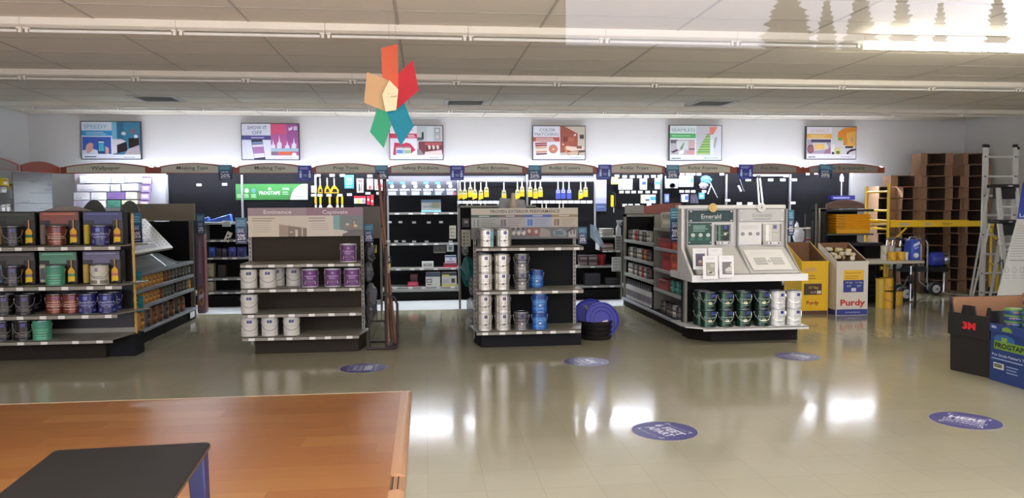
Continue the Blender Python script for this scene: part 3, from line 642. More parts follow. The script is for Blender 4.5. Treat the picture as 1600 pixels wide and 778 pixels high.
pack('glove_pack', 'pack', 'red pack with white card behind the leaning poles', (589.5, 332, 598, 346), YQ-.1, .03, (200, 30, 50), [('r', .2, .3, .7, .7, (240, 232, 232))], PK)
pack('sponge_pack', 'pack', 'yellow sponge pack on the lower prep tools shelf', (586, 435, 597, 449), 12.2, .08, (232, 196, 40), [('r', 0, .4, 1, .55, (150, 120, 30))], PK)
pack('supply_box', 'box', 'plain grey box under the yellow sponge pack', (586, 450, 597, 480), 11.9, .25, (150, 152, 154))
# safety shelves (bay 3)
t = BAYS[3]; x0, x1 = BAYX[3]+.034, BAYX[4]-.004
def wshelf(t, x0, x1, z, y0, y1=YP-.036, name='shelf', ntag=6, tagseed=0):
    s_ = MB().box(x0, x1, y0+.004, y1, z-.02, z).box(x0, x1, y0, y0+.004, z-.032, z+.001).build(name, shelf_m, t, .002)
    rnd = random.Random(tagseed)
    for i in range(ntag):
        c = x0+(x1-x0)*(i+.5+rnd.uniform(-.18, .18))/ntag; MB().box(c-.035, c+.035, y0-.004, y0-.0005, z-.03, z-.006).build('price_tag', chan_m, s_, smooth=False)
    return s_
ZS = {}
for n_, (py, yy) in enumerate(((332, 12.38), (380, 12.45), (419, 12.32), (448, 12.28))):
    ZS[n_] = zs(660, py, yy); wshelf(t, x0, x1, ZS[n_], yy, tagseed=n_, ntag=5)
xa, xb, za, zb = pxrect(604, 283, 714, 305, 12.4)
tt = MB().prism([(xa, 12.4, za), (xa, 12.47, zb), (xa, 12.48, zb), (xa, 12.41, za)], (xb-xa, 0, 0)).build('sign_strip', M('sign_slate', (40, 45, 56), .4), t)
for i in range(6):
    p = P(0, 0, 18, 22); p.r(0, 0, 18, 22, (40, 45, 58), 1).r(2, 1, 10, 5, (40, 120, 120) if i in (0, 1, 3, 4) else (214, 224, 230), 2).e(8, 8, 3.2, 2.8, (230, 234, 238), 2).r(1.5, 12, 17, 14.5, (206, 214, 222), 2).lines(2, 15, (16, 18, 20), 1.1, (206, 214, 224), 2)
    if i == 5: p.r(12, 18, 17, 21, (150, 50, 80), 3)
    u0 = xa+(xb-xa)*i/6; d = Vector((0, .07, zb-za))
    p.flat('safety_card', (u0+.004, 12.3995, za), ((xb-xa)/6-.008, 0, 0), d, tt)
tags(3, [(609, 347), (625.6, 347), (647, 347.5), (670, 347.5), (689, 347), (607, 377), (619, 377), (631, 377), (647, 377.5), (666.6, 377.5), (704, 377.5)], Y=12.55, w=6, h=3.2)
SP = 'goods on the safety shelves'
pack('respirator_bag', 'pack', 'white and pale blue respirator bag on the top safety shelf', (658, 312, 689, 331), 12.5, .05, (206, 222, 232), [('r', 0, 0, 1, .22, (110, 150, 190)), ('r', .05, .3, .45, .8, (236, 240, 244)), ('r', .55, .2, .95, .7, (180, 186, 150)), ('r', 0, .85, 1, 1, (140, 214, 230)), ('l', .1, .8, (.5, .6), .05, (150, 170, 190))], SP)
pack('dispenser_card', 'pack', 'cream instruction card hanging at the side of the safety bay', (702, 352.5, 712.5, 373), 12.5, .02, (208, 204, 184), [('e', .3, .25, .08, .05, (60, 60, 60)), ('e', .3, .5, .08, .05, (60, 60, 60)), ('e', .3, .75, .08, .05, (60, 60, 60)), ('l', .45, .9, (.22, .5, .75), .05, (130, 126, 110))], SP)
pack('mask_pack', 'pack', 'white hanging mask pack at the side of the safety bay', (698, 380, 709, 393), 12.5, .03, (220, 222, 218), [('e', .5, .62, .28, .25, (130, 134, 134)), ('r', .3, .1, .9, .28, (60, 100, 150))], SP)
pack('goggle_pack', 'pack', 'dark clear-lidded tray hanging below the third shelf edge', (677, 384, 697, 395), 12.5, .05, (72, 70, 66), [('r', .05, .85, .95, 1, (150, 146, 130)), ('r', .3, .2, .35, .8, (110, 106, 98)), ('r', .7, .2, .75, .8, (110, 106, 98))], SP)
pack('filter_box', 'box', 'small white filter box on the third safety shelf', (659, 409, 677.5, 418.3), 12.4, .12, (222, 220, 214), [('r', .15, .3, .85, .75, (150, 150, 148)), ('l', .25, .75, (.4, .6), .06, (220, 220, 220))], SP)
pack('mask_box', 'box', 'white and blue mask box standing on a flat red box', (695.5, 399.5, 713, 411), 12.42, .15, (214, 220, 234), [('r', 0, 0, 1, .2, (60, 80, 130)), ('r', .4, .4, .6, .5, (60, 60, 90)), ('l', .1, .9, (.72,), .08, (60, 60, 70))], SP)
pack('mask_box', 'box', 'flat red box under the white and blue mask box', (693, 411.3, 714, 418), 12.4, .2, (196, 40, 70), [('r', 0, 0, 1, .35, (90, 70, 80))], SP)
pack('spray_bottle', 'bottle', 'black bottle with yellow label at the edge of the third safety shelf', (604.5, 401, 611, 418.5), 12.4, .06, (30, 30, 30), [('r', .15, .6, .85, .95, (232, 214, 40)), ('r', .3, .1, .7, .45, (190, 190, 180))], SP)
pack('respirator_box', 'box', 'crimson respirator box on the lowest safety shelf', (637, 441, 653.5, 447.5), 12.32, .15, (190, 34, 66), [('l', .15, .85, (.4,), .15, (220, 120, 140))], SP)
pack('respirator_box', 'box', 'dark crimson box stacked at the back of the lowest safety shelf', (641, 428.5, 652.5, 440.7), 12.45, .12, (104, 30, 44), [('r', .1, .5, .9, .6, (60, 50, 50))], SP)
pack('respirator_box', 'box', 'white box with dark top and framed mask picture on lowest safety shelf', (665, 426, 688, 447.5), 12.31, .2, (214, 212, 204), [('r', 0, 0, 1, .3, (58, 66, 84)), ('r', .05, .45, .42, .72, (50, 52, 56)), ('r', .09, .49, .38, .68, (190, 190, 186), 2), ('l', .1, .42, (.82,), .06, (90, 90, 90))], SP)
pack('respirator_box', 'box', 'white and yellow box with small dark picture on lowest safety shelf', (690, 426, 713.5, 447.8), 12.31, .2, (206, 206, 196), [('r', 0, 0, 1, .22, (50, 50, 56)), ('r', 0, .14, .5, .26, (214, 206, 80), 2), ('r', .65, .42, .9, .72, (70, 60, 62)), ('r', 0, .84, 1, 1, (214, 206, 90)), ('l', .08, .5, (.5, .6, .7), .04, (150, 150, 146))], SP)
# bay 6-8 packs
pack('poster_panel', 'poster', 'tall white backlit-looking poster panel beside the roller trays', (930.5, 281, 947.5, 330), YP-.04, .02, (196, 206, 232), [('r', 0, 0, 1, .75, (206, 216, 240)), ('l', .05, .95, (.38,), .012, (140, 150, 180)), ('r', 0, .75, 1, 1, (86, 104, 152)), ('l', .1, .9, (.85,), .02, (170, 186, 224))])
pack('roller_pack', 'pack', 'yellow hanging roller pack in the roller trays bay', (955.5, 276.5, 965.5, 288), YQ, .04, (236, 208, 110), [('r', .3, 0, .7, .12, (150, 120, 50)), ('r', .2, .4, .8, .8, (240, 222, 150))], PK)
t = thing('paint_roller', 'yellow cage roller frame hanging on the trays bay', 'paint roller', tuple(at(957, 302, YQ)), 'hanging roller tools')
a = at(957, 301, YQ); b_ = at(956.5, 324, YQ); MB().tube([a, at(961.5, 303, YQ), at(961.5, 321, YQ), b_], .006, 6).build('wire_frame', steel_m, t)
MB().tube([at(956.5, 305, YQ), at(956.5, 323, YQ)], .026, 10).build('roller_cover', yellow_m, t); MB().tube([at(959, 324, YQ), at(959, 332, YQ)], .009, 6).build('handle', steel_m, t); MB().tube([a, (a.x, YP, a.z)], .003, 5).build('hanger_wire', steel_m, t)
WPK = [((967, 279.5, 978, 296.5), (232, 234, 234), [('l', .2, .8, (.4, .5), .05, (170, 176, 180)), ('r', .2, .85, .6, .92, (120, 120, 130))], 'white roller cover pack, first in the upper trays row'),
 ((978.7, 279.5, 988.3, 296.5), (226, 232, 230), [('r', .1, .4, .9, .65, (200, 212, 212)), ('l', .2, .8, (.5,), .05, (120, 150, 130))], 'greenish white roller cover pack, second in the upper trays row'),
 ((1000.5, 279, 1011, 296.5), (232, 234, 238), [('p', 0), ('r', .25, .25, .85, .55, (62, 84, 140))], 'white pack with dark blue emblem in the upper trays row'),
 ((1024, 278.5, 1031.5, 295.5), (222, 236, 238), [('r', .0, .3, 1, .6, (90, 190, 206))], 'white pack with cyan band in the upper trays row'),
 ((1002, 304, 1015.7, 317.5), (232, 228, 214), [('r', .45, .5, .95, .75, (90, 92, 90)), ('r', 0, .0, .3, 1, (240, 220, 180))], 'cream tray liner pack in the lower trays row'),
 ((1016, 304, 1024.5, 317.5), (226, 234, 238), [('r', .0, .25, 1, .65, (60, 160, 206)), ('l', .1, .9, (.8,), .08, (150, 200, 220))], 'white pack with blue band in the lower trays row'),
 ((1040, 275, 1059.5, 294), (206, 218, 224), [('r', .1, .15, .9, .5, (222, 230, 234)), ('e', .55, .78, .26, .24, (110, 120, 126)), ('e', .55, .78, .2, .18, (150, 158, 162))], 'clear pack with a round grey grille beside the roller frames'),
 ((1061, 274.5, 1069.5, 292), (220, 234, 240), [('r', .2, .1, .8, .9, (238, 244, 246)), ('r', .3, .2, .6, .3, (90, 120, 110), 2)], 'white pack, first of three under the roller frames header'),
 ((1070, 274.5, 1078, 292), (216, 234, 242), [('r', .2, .1, .8, .9, (236, 244, 246)), ('r', .3, .2, .6, .3, (90, 120, 110), 2)], 'white pack, second of three under the roller frames header'),
 ((1078.5, 275, 1083.5, 292), (190, 222, 238), [('r', .1, .2, .9, .6, (70, 140, 190))], 'narrow blue-banded pack, third under the roller frames header'),
 ((1039, 303, 1045.5, 316), (120, 140, 200), [('r', .2, .2, .8, .8, (170, 186, 226))], 'small blue pack beside the post in the roller frames bay'),
 ((1065, 303.5, 1075.5, 315.5), (206, 214, 234), [('r', .5, .2, .95, .75, (96, 116, 186))], 'white and blue pack in the lower roller frames row'),
 ((1092.5, 301, 1101, 311), (110, 190, 214), [('r', .1, .3, .7, .7, (190, 224, 232))], 'teal pack in the lower roller frames row')]
for b_, c_, sh, lab in WPK: pack('roller_pack', 'pack', lab, b_, YQ, .05, c_, [s for s in sh if s[0] != 'p'], PK)
t = thing('roller_bundle', 'crumpled blue and white bag of rollers hanging under roller frames header', 'pack', tuple(at(1102, 275, YQ)))
def crumple(b, c, rx, ry, rz, seed, n=9, mi=0):
    rnd = random.Random(seed); vs = []; m = 10
    for i in range(n+1):
        th = math.pi*i/n
        for j in range(m):
            a = 2*math.pi*j/m; f = rnd.uniform(.75, 1.12) if 0 < i < n else 1
            vs.append(Vector(c)+Vector((rx*math.sin(th)*math.cos(a)*f, ry*math.sin(th)*math.sin(a)*f, rz*math.cos(th)*(f*.3+.7))))
    fs = [(i*m+j, (i+1)*m+j, (i+1)*m+(j+1)%m, i*m+(j+1)%m) for i in range(n) for j in range(m)]
    b.add(vs, fs, mi); return b
crumple(MB(), at(1103, 281, YQ), .11, .06, .075, 4).build('blue_bag', M('bag_blue', (96, 160, 206), .3, var=.4, scale=30), t, smooth=False)
crumple(MB(), at(1099, 290, YQ), .08, .06, .06, 5).build('white_bag', M('bag_white', (214, 206, 222), .3, var=.25, scale=30), t, smooth=False)
MB().tube([at(1101, 276, YQ), at(1101, 275, YP)], .003, 5).build('peg_hook', steel_m, t)
t = thing('folded_roller', 'grey folded roller frame handle sticking out beside the blue bag', 'paint roller', tuple(at(1110, 283, YQ)), 'hanging roller tools')
MB().tube([at(1108, 282, YQ), at(1111, 289, YQ), at(1106, 303, YQ-.05)], .012, 8).build('arm', M('tool_grey', (190, 196, 204), .3), t); MB().tube([at(1110.5, 288, YQ-.01), at(1121, 309, YQ-.05)], .009, 8).build('rod', steel_m, t)
MB().tube([at(1108, 282, YQ), at(1108, 281, YP)], .003, 5).build('peg_hook', steel_m, t)
x0, x1, z0, z1 = pxrect(1078.5, 303, 1092, 318, YQ)
t = thing('paint_tray', 'dark plum paint tray hanging in the roller frames bay', 'paint tray', ((x0+x1)/2, YQ, z0)); MB().hexa([(x0, YQ, z0), (x1, YQ, z0), (x1, YP-.001, z0), (x0, YP-.001, z0)], [(x0+.02, YQ+.03, z1), (x1-.02, YQ+.03, z1), (x1-.02, YP-.001, z1), (x0+.02, YP-.001, z1)]).build('tray', M('tray_plum', (70, 66, 84), .4), t, .005)
for dx in (.35, .7): MB().box(x0+(x1-x0)*dx-.006, x0+(x1-x0)*dx+.006, YQ-.006, YQ+.004, z0+.01, z1-.09).build('rib', M('tray_rib', (96, 92, 112), .4), t)
t = thing('mini_roller', 'small white roller frame hanging at the edge of the pro shop bay', 'paint roller', tuple(at(1157, 281, YQ)), 'hanging roller tools')
MB().tube([at(1156, 280, YQ), at(1159, 289, YQ), at(1163, 299, YQ)], .008, 6).build('arm', steel_m, t); MB().tube([at(1153.5, 290, YQ), at(1158, 299, YQ)], .02, 8).build('roller_cover', M('nap_white', (226, 228, 232), .8), t); MB().tube([at(1156, 280, YQ), at(1156, 279, YP)], .003, 5).build('peg_hook', steel_m, t)
for i, (a_, b_) in enumerate((((1183.5, 279), (1187, 330)), ((1187.5, 279), (1193, 330)))):
    qa, qb = at(*a_, YQ), at(*b_, YQ-.25); t = thing('extension_pole', f"{('first', 'second')[i]} of two leaning white extension poles in the pro shop bay", 'pole', tuple(qb), 'white poles in the pro shop bay')
    dn = (qb-qa)/(qa.z-qb.z); qf = qa+dn*(qa.z-.19); qf.y = min(qf.y, 12.6)
    MB().tube([qa, qf], .013, 8).build('shaft', M('pole_white', (226, 226, 222), .3), t); MB().tube([qa, qa+(qa-qf).normalized()*.06], .018, 8).build('tip', black_p, t)
MB().box(xs(1176, YP-.06, 274), xs(1226, YP-.06, 274), YP-.08, YP, zs(1200, 275.5, YP-.06), zs(1200, 272.5, YP-.06)).build('pole_rack', post_m, BAYS[8])
t = thing('spray_pole', 'white spray pole with grey head hanging on the bare pegboard', 'spray tool', tuple(at(1315, 276, YQ)))
MB().tube([at(1315, 281, YQ), at(1314.6, 306, YQ)], .011, 8).build('pole', M('pole_white', (226, 226, 222)), t); MB().lathe([(.028, -.05), (.034, -.03), (.034, .03), (.02, .06), (.012, .08)], at(1315, 279, YQ), 10).build('head', M('tool_grey', (190, 196, 204)), t)
P(0, 0, 1, 1).e(.5, .5, .4, .4, (196, 60, 70), 1).e(.5, .5, .28, .28, (206, 214, 230), 2).front('badge', at(1312.5, 284, YQ).x, at(1317.5, 284, YQ).x, zs(1315, 285, YQ), zs(1315, 280, YQ), YQ-.036, t)
MB().tube([at(1315, 277, YQ), at(1315, 276, YP)], .004, 5).build('peg_hook', steel_m, t)
pack('product_sign', 'sign', 'long navy product sign below the spray pole', (1299, 305.5, 1336, 312), YQ-.02, .1, (36, 36, 110), [('l', .08, .92, (.4, .6), .1, (190, 190, 226))])
# ---- wall screens
SCR = [((125, 189, 221, 249), 'blue screen reading SPEEDY, far end of the screen row'), ((376, 192, 468, 250), 'purple screen reading SHOW IT OFF'), ((608, 195, 693, 250), 'red arrow screen partly behind the hanging colour panels'),
       ((832, 196, 915, 250), 'terracotta screen reading COLOR MATCHING'), ((1046, 195, 1128, 251), 'green staircase screen reading SEAMLESS'), ((1260, 197, 1338, 249), 'orange screen reading SMART')]
def pr_speedy():
    p = P(0, 0, 100, 64); p.r(0, 0, 100, 64, (222, 232, 242), 1).r(52, 0, 100, 57, (52, 118, 146), 2).r(62, 0, 72, 40, (40, 98, 126), 3).r(52, 0, 60, 40, (120, 178, 200), 3).r(0, 15, 52, 24, (46, 148, 204), 2).t('SPEEDY', 24, 11.5, 7.4, (120, 170, 204), 3, w=40).lines(8, 46, (17.5, 20.5), 1.4, (180, 216, 236), 3)
    p.r(1, 26, 50, 56, (58, 92, 176), 2).p([(1, 50), (16, 46), (28, 50), (28, 56), (1, 56)], (206, 214, 226), 3).p([(8, 40), (14, 36), (20, 38), (18, 50), (10, 55), (6, 48)], (206, 160, 140), 4).r(27, 32, 39, 55, (36, 62, 96), 4).r(28.5, 37, 38, 51, (70, 170, 196), 5).r(28.5, 34, 38, 36.5, (220, 230, 236), 5).p([(40, 42), (46, 46), (46, 56), (40, 56)], (210, 170, 152), 4)
    p.r(80, 28, 98, 45, (40, 30, 30), 3).p([(60, 36), (76, 33), (78, 50), (60, 55)], (34, 28, 32), 4).p([(52, 30), (68, 30), (76, 34), (66, 38), (60, 40), (60, 54), (52, 56)], (214, 214, 220), 5).e(72, 20, 4, 3, (206, 210, 206), 4).r(84, 12, 92, 20, (130, 100, 100), 4).e(93, 25, 3.5, 3, (220, 220, 214), 5).p([(78, 48), (88, 44), (98, 40), (100, 57), (72, 57)], (170, 160, 166), 4)
    return p.lines(4, 26, (60,), 1.6, (60, 80, 110), 2).lines(70, 97, (61,), 1.2, (150, 160, 180), 2)
def pr_show():
    p = P(0, 0, 100, 64); p.r(0, 0, 100, 64, (222, 228, 238), 1).t('SHOW IT', 27, 10, 6.6, (72, 72, 96), 3, w=34).t('OFF', 27, 19, 6.6, (72, 72, 96), 3, w=17).r(0, 21, 51, 29, (70, 70, 128), 2).lines(16, 40, (24.3,), 1.6, (200, 204, 230), 3)
    p.r(51, 0, 100, 57, (176, 92, 150), 2).r(51, 0, 78, 18, (206, 80, 116), 3).r(80, 0, 100, 34, (150, 82, 142), 3)
    p.p([(16, 29), (36, 27.5), (41, 64), (21, 64)], (40, 46, 66), 3).p([(18, 38), (37, 37), (40, 60), (21, 62)], (226, 222, 234), 4).p([(18.5, 42), (37.5, 41), (39, 53), (20, 54)], (170, 120, 170), 5).p([(17.5, 33), (36, 32), (36.6, 36), (18, 37)], (120, 140, 176), 4)
    for x, h in ((55, 22), (66, 30), (80, 20), (92, 26)): p.p([(x-5, 50), (x-4, 50-h*.5), (x-1.5, 50-h*.6), (x, 50-h), (x+1.5, 50-h*.6), (x+4, 50-h*.5), (x+5, 50)], (226, 224, 234), 4).p([(x+3, 50), (x+4, 40), (x+6, 42), (x+6, 50)], (90, 70, 100), 4)
    p.r(51, 44, 100, 50, (160, 190, 206), 5).p([(64, 50), (90, 50), (92, 56), (66, 56)], (206, 96, 66), 6).r(52, 50, 62, 56, (120, 110, 120), 6).e(92, 55, 4, 3, (236, 236, 240), 7)
    # bird mark and round camera mark
    p.p([(82, 6), (86, 8), (88, 4.5), (90, 6), (89, 10), (85, 12), (81.5, 10.5), (84, 10)], (236, 236, 244), 4).r(92, 4.5, 98, 11, (236, 236, 244), 4).r(93.3, 6, 96.7, 9.8, (160, 90, 146), 5).e(95, 8, 1.2, 1.3, (236, 236, 244), 6)
    return p.lines(70, 97, (60.5,), 1.2, (190, 180, 200), 2)
def pr_arrow():
    p = P(0, 0, 100, 64); p.r(0, 0, 100, 64, (230, 234, 240), 1).t('COLOR', 26, 10, 7, (176, 40, 70), 3, w=36).r(0, 15, 51, 24, (196, 40, 78), 2).lines(34, 48, (17.5, 20.5), 1.6, (240, 214, 222), 3)
    p.p([(8, 32), (26, 34), (30, 32), (38, 34), (48, 46), (36, 56), (36, 52), (14, 56), (5, 56)], (196, 44, 82), 2).r(11, 42, 25, 57, (226, 230, 232), 3).r(26, 42, 39, 57, (228, 232, 226), 3).r(12, 46, 24, 53, (92, 144, 204), 4).r(27, 46, 38, 53, (150, 202, 150), 4).r(12, 40, 24, 43, (150, 150, 150), 4).r(27, 40, 38, 43, (150, 150, 150), 4)
    p.r(51, 0, 100, 56, (190, 196, 198), 2).r(70, 2, 82, 30, (206, 214, 216), 3).r(85, 4, 95, 14, (120, 126, 130), 3).r(86.5, 5.5, 93.5, 12.5, (210, 212, 212), 4).r(85, 16, 95, 27, (150, 154, 156), 3).r(86.5, 17.5, 93.5, 25.5, (200, 204, 204), 4).r(60, 12, 64, 26, (50, 52, 56), 3).r(51, 22, 62, 28, (90, 94, 98), 3)
    p.r(54, 30, 100, 54, (112, 46, 56), 3).r(66, 32, 98, 37, (176, 86, 90), 4)
    for x in (74, 82, 90): p.e(x, 41, 3.2, 4, (226, 206, 196), 5).e(x-3, 43, 1.8, 4, (60, 24, 30), 6)
    return p.p([(51, 44), (58, 46), (64, 56), (51, 56)], (130, 132, 132), 5).p([(66, 50), (98, 46), (100, 56), (66, 56)], (222, 206, 202), 5).lines(74, 97, (60,), 1.3, (150, 160, 170), 2)
def pr_match():
    p = P(0, 0, 100, 64); p.r(0, 0, 100, 64, (226, 230, 238), 1).t('COLOR', 27, 10, 6.2, (84, 86, 104), 3, w=30).t('MATCHING', 26, 18.5, 6.2, (84, 86, 104), 3, w=46).r(0, 21, 51, 29.5, (168, 76, 62), 2).lines(5, 48, (23, 26.4), 1.7, (236, 214, 208), 3)
    for i, c in enumerate(((150, 70, 60), (150, 40, 56), (206, 166, 110), (220, 214, 196), (206, 140, 110), (96, 70, 76))): p.p([(3+i*.4, 32+i*4.1), (26, 31+i*4.1), (27, 34+i*4.1), (4+i*.4, 35.5+i*4.1)], c, 2)
    p.e(38.5, 44, 8.6, 8.6, (110, 100, 110), 2, 20).e(38.5, 44, 7.8, 7.8, (196, 120, 92), 3, 20).e(38.5, 44.5, 1.6, 1.6, (240, 214, 190), 4)
    p.r(52, 0, 100, 56, (196, 186, 170), 2).p([(52, 0), (60, 0), (86, 14), (86, 50), (52, 51)], (150, 70, 52), 3).r(58, 20, 66, 30, (104, 40, 36), 4).r(68, 21, 79, 29, (170, 92, 70), 4).e(57.5, 35, 1.6, 1.8, (236, 190, 170), 4).p([(78, 17), (82, 14), (83, 17), (79, 19)], (240, 224, 214), 5)
    return p.p([(60, 44), (64, 38), (86, 40), (98, 39), (98, 45), (74, 48)], (226, 204, 186), 5).p([(60, 40), (64, 42), (66, 52), (74, 56), (68, 56), (62, 50)], (190, 140, 96), 6).p([(72, 49), (88, 48), (88, 55), (76, 56)], (206, 180, 150), 6).r(84, 38, 94, 43, (110, 76, 66), 6).p([(86, 47), (100, 46), (100, 50), (88, 51), (88, 56), (86.5, 56)], (70, 60, 60), 6).r(90, 16, 98, 24, (50, 44, 44), 5).lines(70, 97, (60,), 1.3, (170, 176, 186), 2)
def pr_seam():
    p = P(0, 0, 100, 66); p.r(0, 0, 100, 66, (222, 232, 236), 1).t('SEAMLESS', 26, 11.5, 6.4, (96, 150, 130), 3, w=46).r(0, 15, 50, 24, (76, 170, 98), 2).lines(4, 48, (18.5,), 2, (150, 214, 160), 3)
    p.r(1, 27, 48, 56, (178, 172, 180), 2).r(1, 27, 14, 34, (90, 84, 96), 3).p([(12, 30), (36, 29), (35, 47), (14, 46)], (206, 212, 214), 4).p([(18, 45), (26, 33), (28, 33), (24, 46)], (110, 150, 120), 5).p([(2, 50), (14, 45), (16, 48), (6, 53)], (60, 56, 66), 4).r(36, 30, 48, 44, (206, 170, 166), 3).p([(30, 55), (38, 47), (48, 46), (48, 56)], (206, 150, 156), 4).r(37, 44, 48, 46, (50, 44, 50), 5).p([(16, 50), (28, 46), (26, 54), (18, 56)], (236, 236, 236), 5)
    p.r(51, 0, 100, 57, (198, 198, 206), 2).r(78, 0, 100, 57, (216, 222, 230), 3).p([(76, 2), (92, 2), (84, 17), (78, 17)], (222, 130, 110), 4)
    for i in range(8):
        y = 55-i*4.9; x = 51+i*2.6; p.p([(x, y), (78, y), (78, y-3.6), (x+1.2, y-3.6)], (150, 196, 110) if i % 2 else (170, 204, 112), 4).p([(x+1.2, y-3.6), (78, y-3.6), (78, y-4.9), (x+2.6, y-4.9)], (58, 120, 84), 5)
    return p.p([(79, 27), (84, 26), (84, 56), (79, 56)], (232, 236, 240), 5).p([(87, 24), (90, 20), (91, 24), (87, 44), (85, 42)], (150, 170, 170), 5).lines(3, 22, (62,), 1.8, (80, 96, 96), 2).e(69, 62, 1.6, 1.6, (120, 170, 130), 2).lines(72, 97, (61.5,), 1.2, (150, 180, 160), 2)
def pr_smart():
    p = P(0, 0, 100, 66); p.r(0, 0, 100, 66, (226, 226, 232), 1).t('SMART', 26, 11.5, 7, (206, 190, 160), 3, w=38).r(0, 14.5, 51, 24, (230, 178, 80), 2).lines(8, 42, (17, 20.2), 1.6, (240, 214, 160), 3)
    p.r(1, 26, 49, 56, (170, 160, 176), 2).r(9, 26, 49, 32, (70, 64, 90), 3).p([(12, 33), (40, 33), (46, 46), (14, 50)], (206, 206, 200), 4).p([(15, 36), (35, 35), (36, 46), (17, 47)], (222, 190, 130), 5).e(27, 40, 4, 3, (240, 206, 70), 6).e(33, 42, 3, 2.6, (236, 196, 60), 6).e(8, 46, 7, 9, (110, 60, 70), 4).e(8, 46, 5.5, 7, (150, 96, 104), 5).p([(38, 48), (49, 42), (49, 56), (34, 56)], (160, 116, 140), 5)
    p.r(51, 0, 100, 57, (206, 206, 206), 2).p([(64, 10), (76, 2), (100, 0), (100, 18), (74, 28), (62, 20)], (222, 136, 46), 3).p([(80, 12), (100, 8), (100, 40), (82, 42)], (232, 180, 90), 4).r(63, 22, 72, 28, (120, 170, 60), 5).r(74, 24, 82, 38, (206, 146, 70), 5).r(89, 22, 95, 30, (190, 170, 130), 5).r(52, 36, 56, 52, (226, 226, 226), 4).p([(56, 44), (68, 42), (70, 57), (58, 57)], (206, 200, 130), 5).r(60, 50, 67, 56, (120, 120, 60), 6)
    return p.r(78, 40, 94, 44, (50, 44, 60), 6).p([(82, 52), (90, 46), (100, 45), (100, 48), (88, 52), (84, 57), (81, 57)], (60, 36, 60), 6).r(51, 52, 56, 57, (40, 40, 46), 5).lines(3, 22, (61.5,), 1.8, (80, 90, 96), 2).lines(70, 97, (61.5,), 1.2, (170, 170, 180), 2)
for (b_, lab), fn in zip(SCR, (pr_speedy, pr_show, pr_arrow, pr_match, pr_seam, pr_smart)):
    x0, x1, z0, z1 = pxrect(*b_, 12.76); t = thing('wall_screen', lab, 'screen', ((x0+x1)/2, 12.8, z0), 'screens above the wall shelving')
    MB().box(x0, x1, 12.765, 12.82, z0, z1).build('housing', M('screen_black', (28, 28, 32), .3), t, .004)
    MB().box((x0+x1)/2-.15, (x0+x1)/2+.15, 12.82, YB, (z0+z1)/2-.1, (z0+z1)/2+.1).build('wall_mount', black_m, t)
    fn().front('picture', x0+.012, x1-.012, z0+.012, z1-.012, 12.7645, t, print_mat('screen_print', .3, .66), eps=.0007)
# ================================================================== PAINT CANS
def can_proto(key, body, label_fn, lid=(176, 178, 180), lid_metal=.85, body_metal=0.0, rough=.32, handle=(190, 192, 194), r=.0825, h=.188, name='paint_can', a0=205, a1=335):
    t = thing(name, 'x', 'paint can')
    MB().lathe([(r*.97, 0), (r, .003), (r, .006), (r*.985, .009), (r*.985, h-.012), (r, h-.009), (r, h-.004), (r*.985, h-.002)], (0,0,0), 24).build('body', M('can_'+key, body, rough, body_metal, var=.03), t)
    MB().lathe([(r*.97, h-.004), (r*.965, h), (r*.9, h), (r*.88, h-.006), (r*.78, h-.006), (r*.76, h-.002), (r*.1, h-.002)], (0,0,0), 24).build('lid', M('lid_%d_%d' % (lid[0], lid[2]), lid, .25, lid_metal), t)
    k = r/.0825; b = MB(); n = 12; pts = []
    for i in range(n+1):
        a = math.pi*i/n; x = r*1.04*math.cos(a); y = -math.sqrt(max(0, (r*1.045)**2-x*x)); pts.append((x, y-.001, h*.78-.088*k*math.sin(a)))
    b.tube(pts, .0022*k+.0004, 5)
    for s in (-1, 1): b.lathe([(.009*k, 0), (.009*k, .006), (.004, .009)], (s*r*.99, 0, h*.78), 8, axis=(s, 0, 0))
    b.build('handle', M('bail_%d' % handle[0], handle, .25, .7), t)
    if label_fn:
        p = P(0, 0, 100, 100); label_fn(p); p.cyl('label_print', r, .012, h-.014, a0, a1, t, print_mat('print_metal', .22, 1.0, .75) if body_metal > .5 else (print_mat('print_gloss', .18) if rough < .3 else None))
    return t
NV = (44, 50, 92)
def lb_em(p): p.r(0, 0, 100, 100, (192, 189, 176), 0).r(36, 6, 62, 24, NV, 1).r(44, 8, 54, 21, (90, 96, 140), 2).t('Eminence', 49, 45, 9, (150, 146, 134), 1, w=66).p([(0, 62), (30, 68), (70, 56), (100, 54), (100, 58), (70, 60), (30, 72), (0, 66)], (196, 188, 172), 1).lines(6, 30, (88, 92), 2, (170, 160, 146), 1).r(70, 84, 92, 92, (186, 176, 160), 1)
def lb_cap(p): p.r(0, 0, 100, 100, (92, 46, 98), 0).t('Captivate', 50, 42, 11, (200, 174, 206), 1, w=70).lines(28, 72, (48, 53), 2.2, (170, 130, 178), 1).e(50, 18, 7, 6, (160, 120, 170), 1).p([(6, 82), (24, 68), (50, 63), (76, 68), (94, 82), (80, 88), (50, 78), (20, 88)], (214, 204, 206), 1).p([(6, 92), (50, 82), (94, 92), (94, 99), (6, 99)], (206, 196, 200), 1).e(50, 74, 20, 5, (150, 110, 150), 2)
def lb_sil(p): p.r(0, 0, 100, 100, (190, 186, 172), 0).r(50, 6, 68, 26, (52, 52, 84), 1).r(55, 9, 62, 22, (110, 110, 140), 2).lines(10, 90, (34, 60), 2, (150, 146, 134), 1, .02).t('LATITUDE', 50, 50, 8, (120, 118, 110), 1, w=64).e(56, 68, 6, 6, (66, 64, 64), 1).lines(34, 80, (80, 86), 2, (140, 136, 126), 1).r(14, 0, 28, 100, (232, 228, 212), 1)  # pale full-height stripe is a painted highlight
def lb_teal(p): lb_sil(p); p.r(74, 0, 96, 100, (106, 166, 178), 2).r(80, 0, 83, 100, (200, 222, 222), 3)
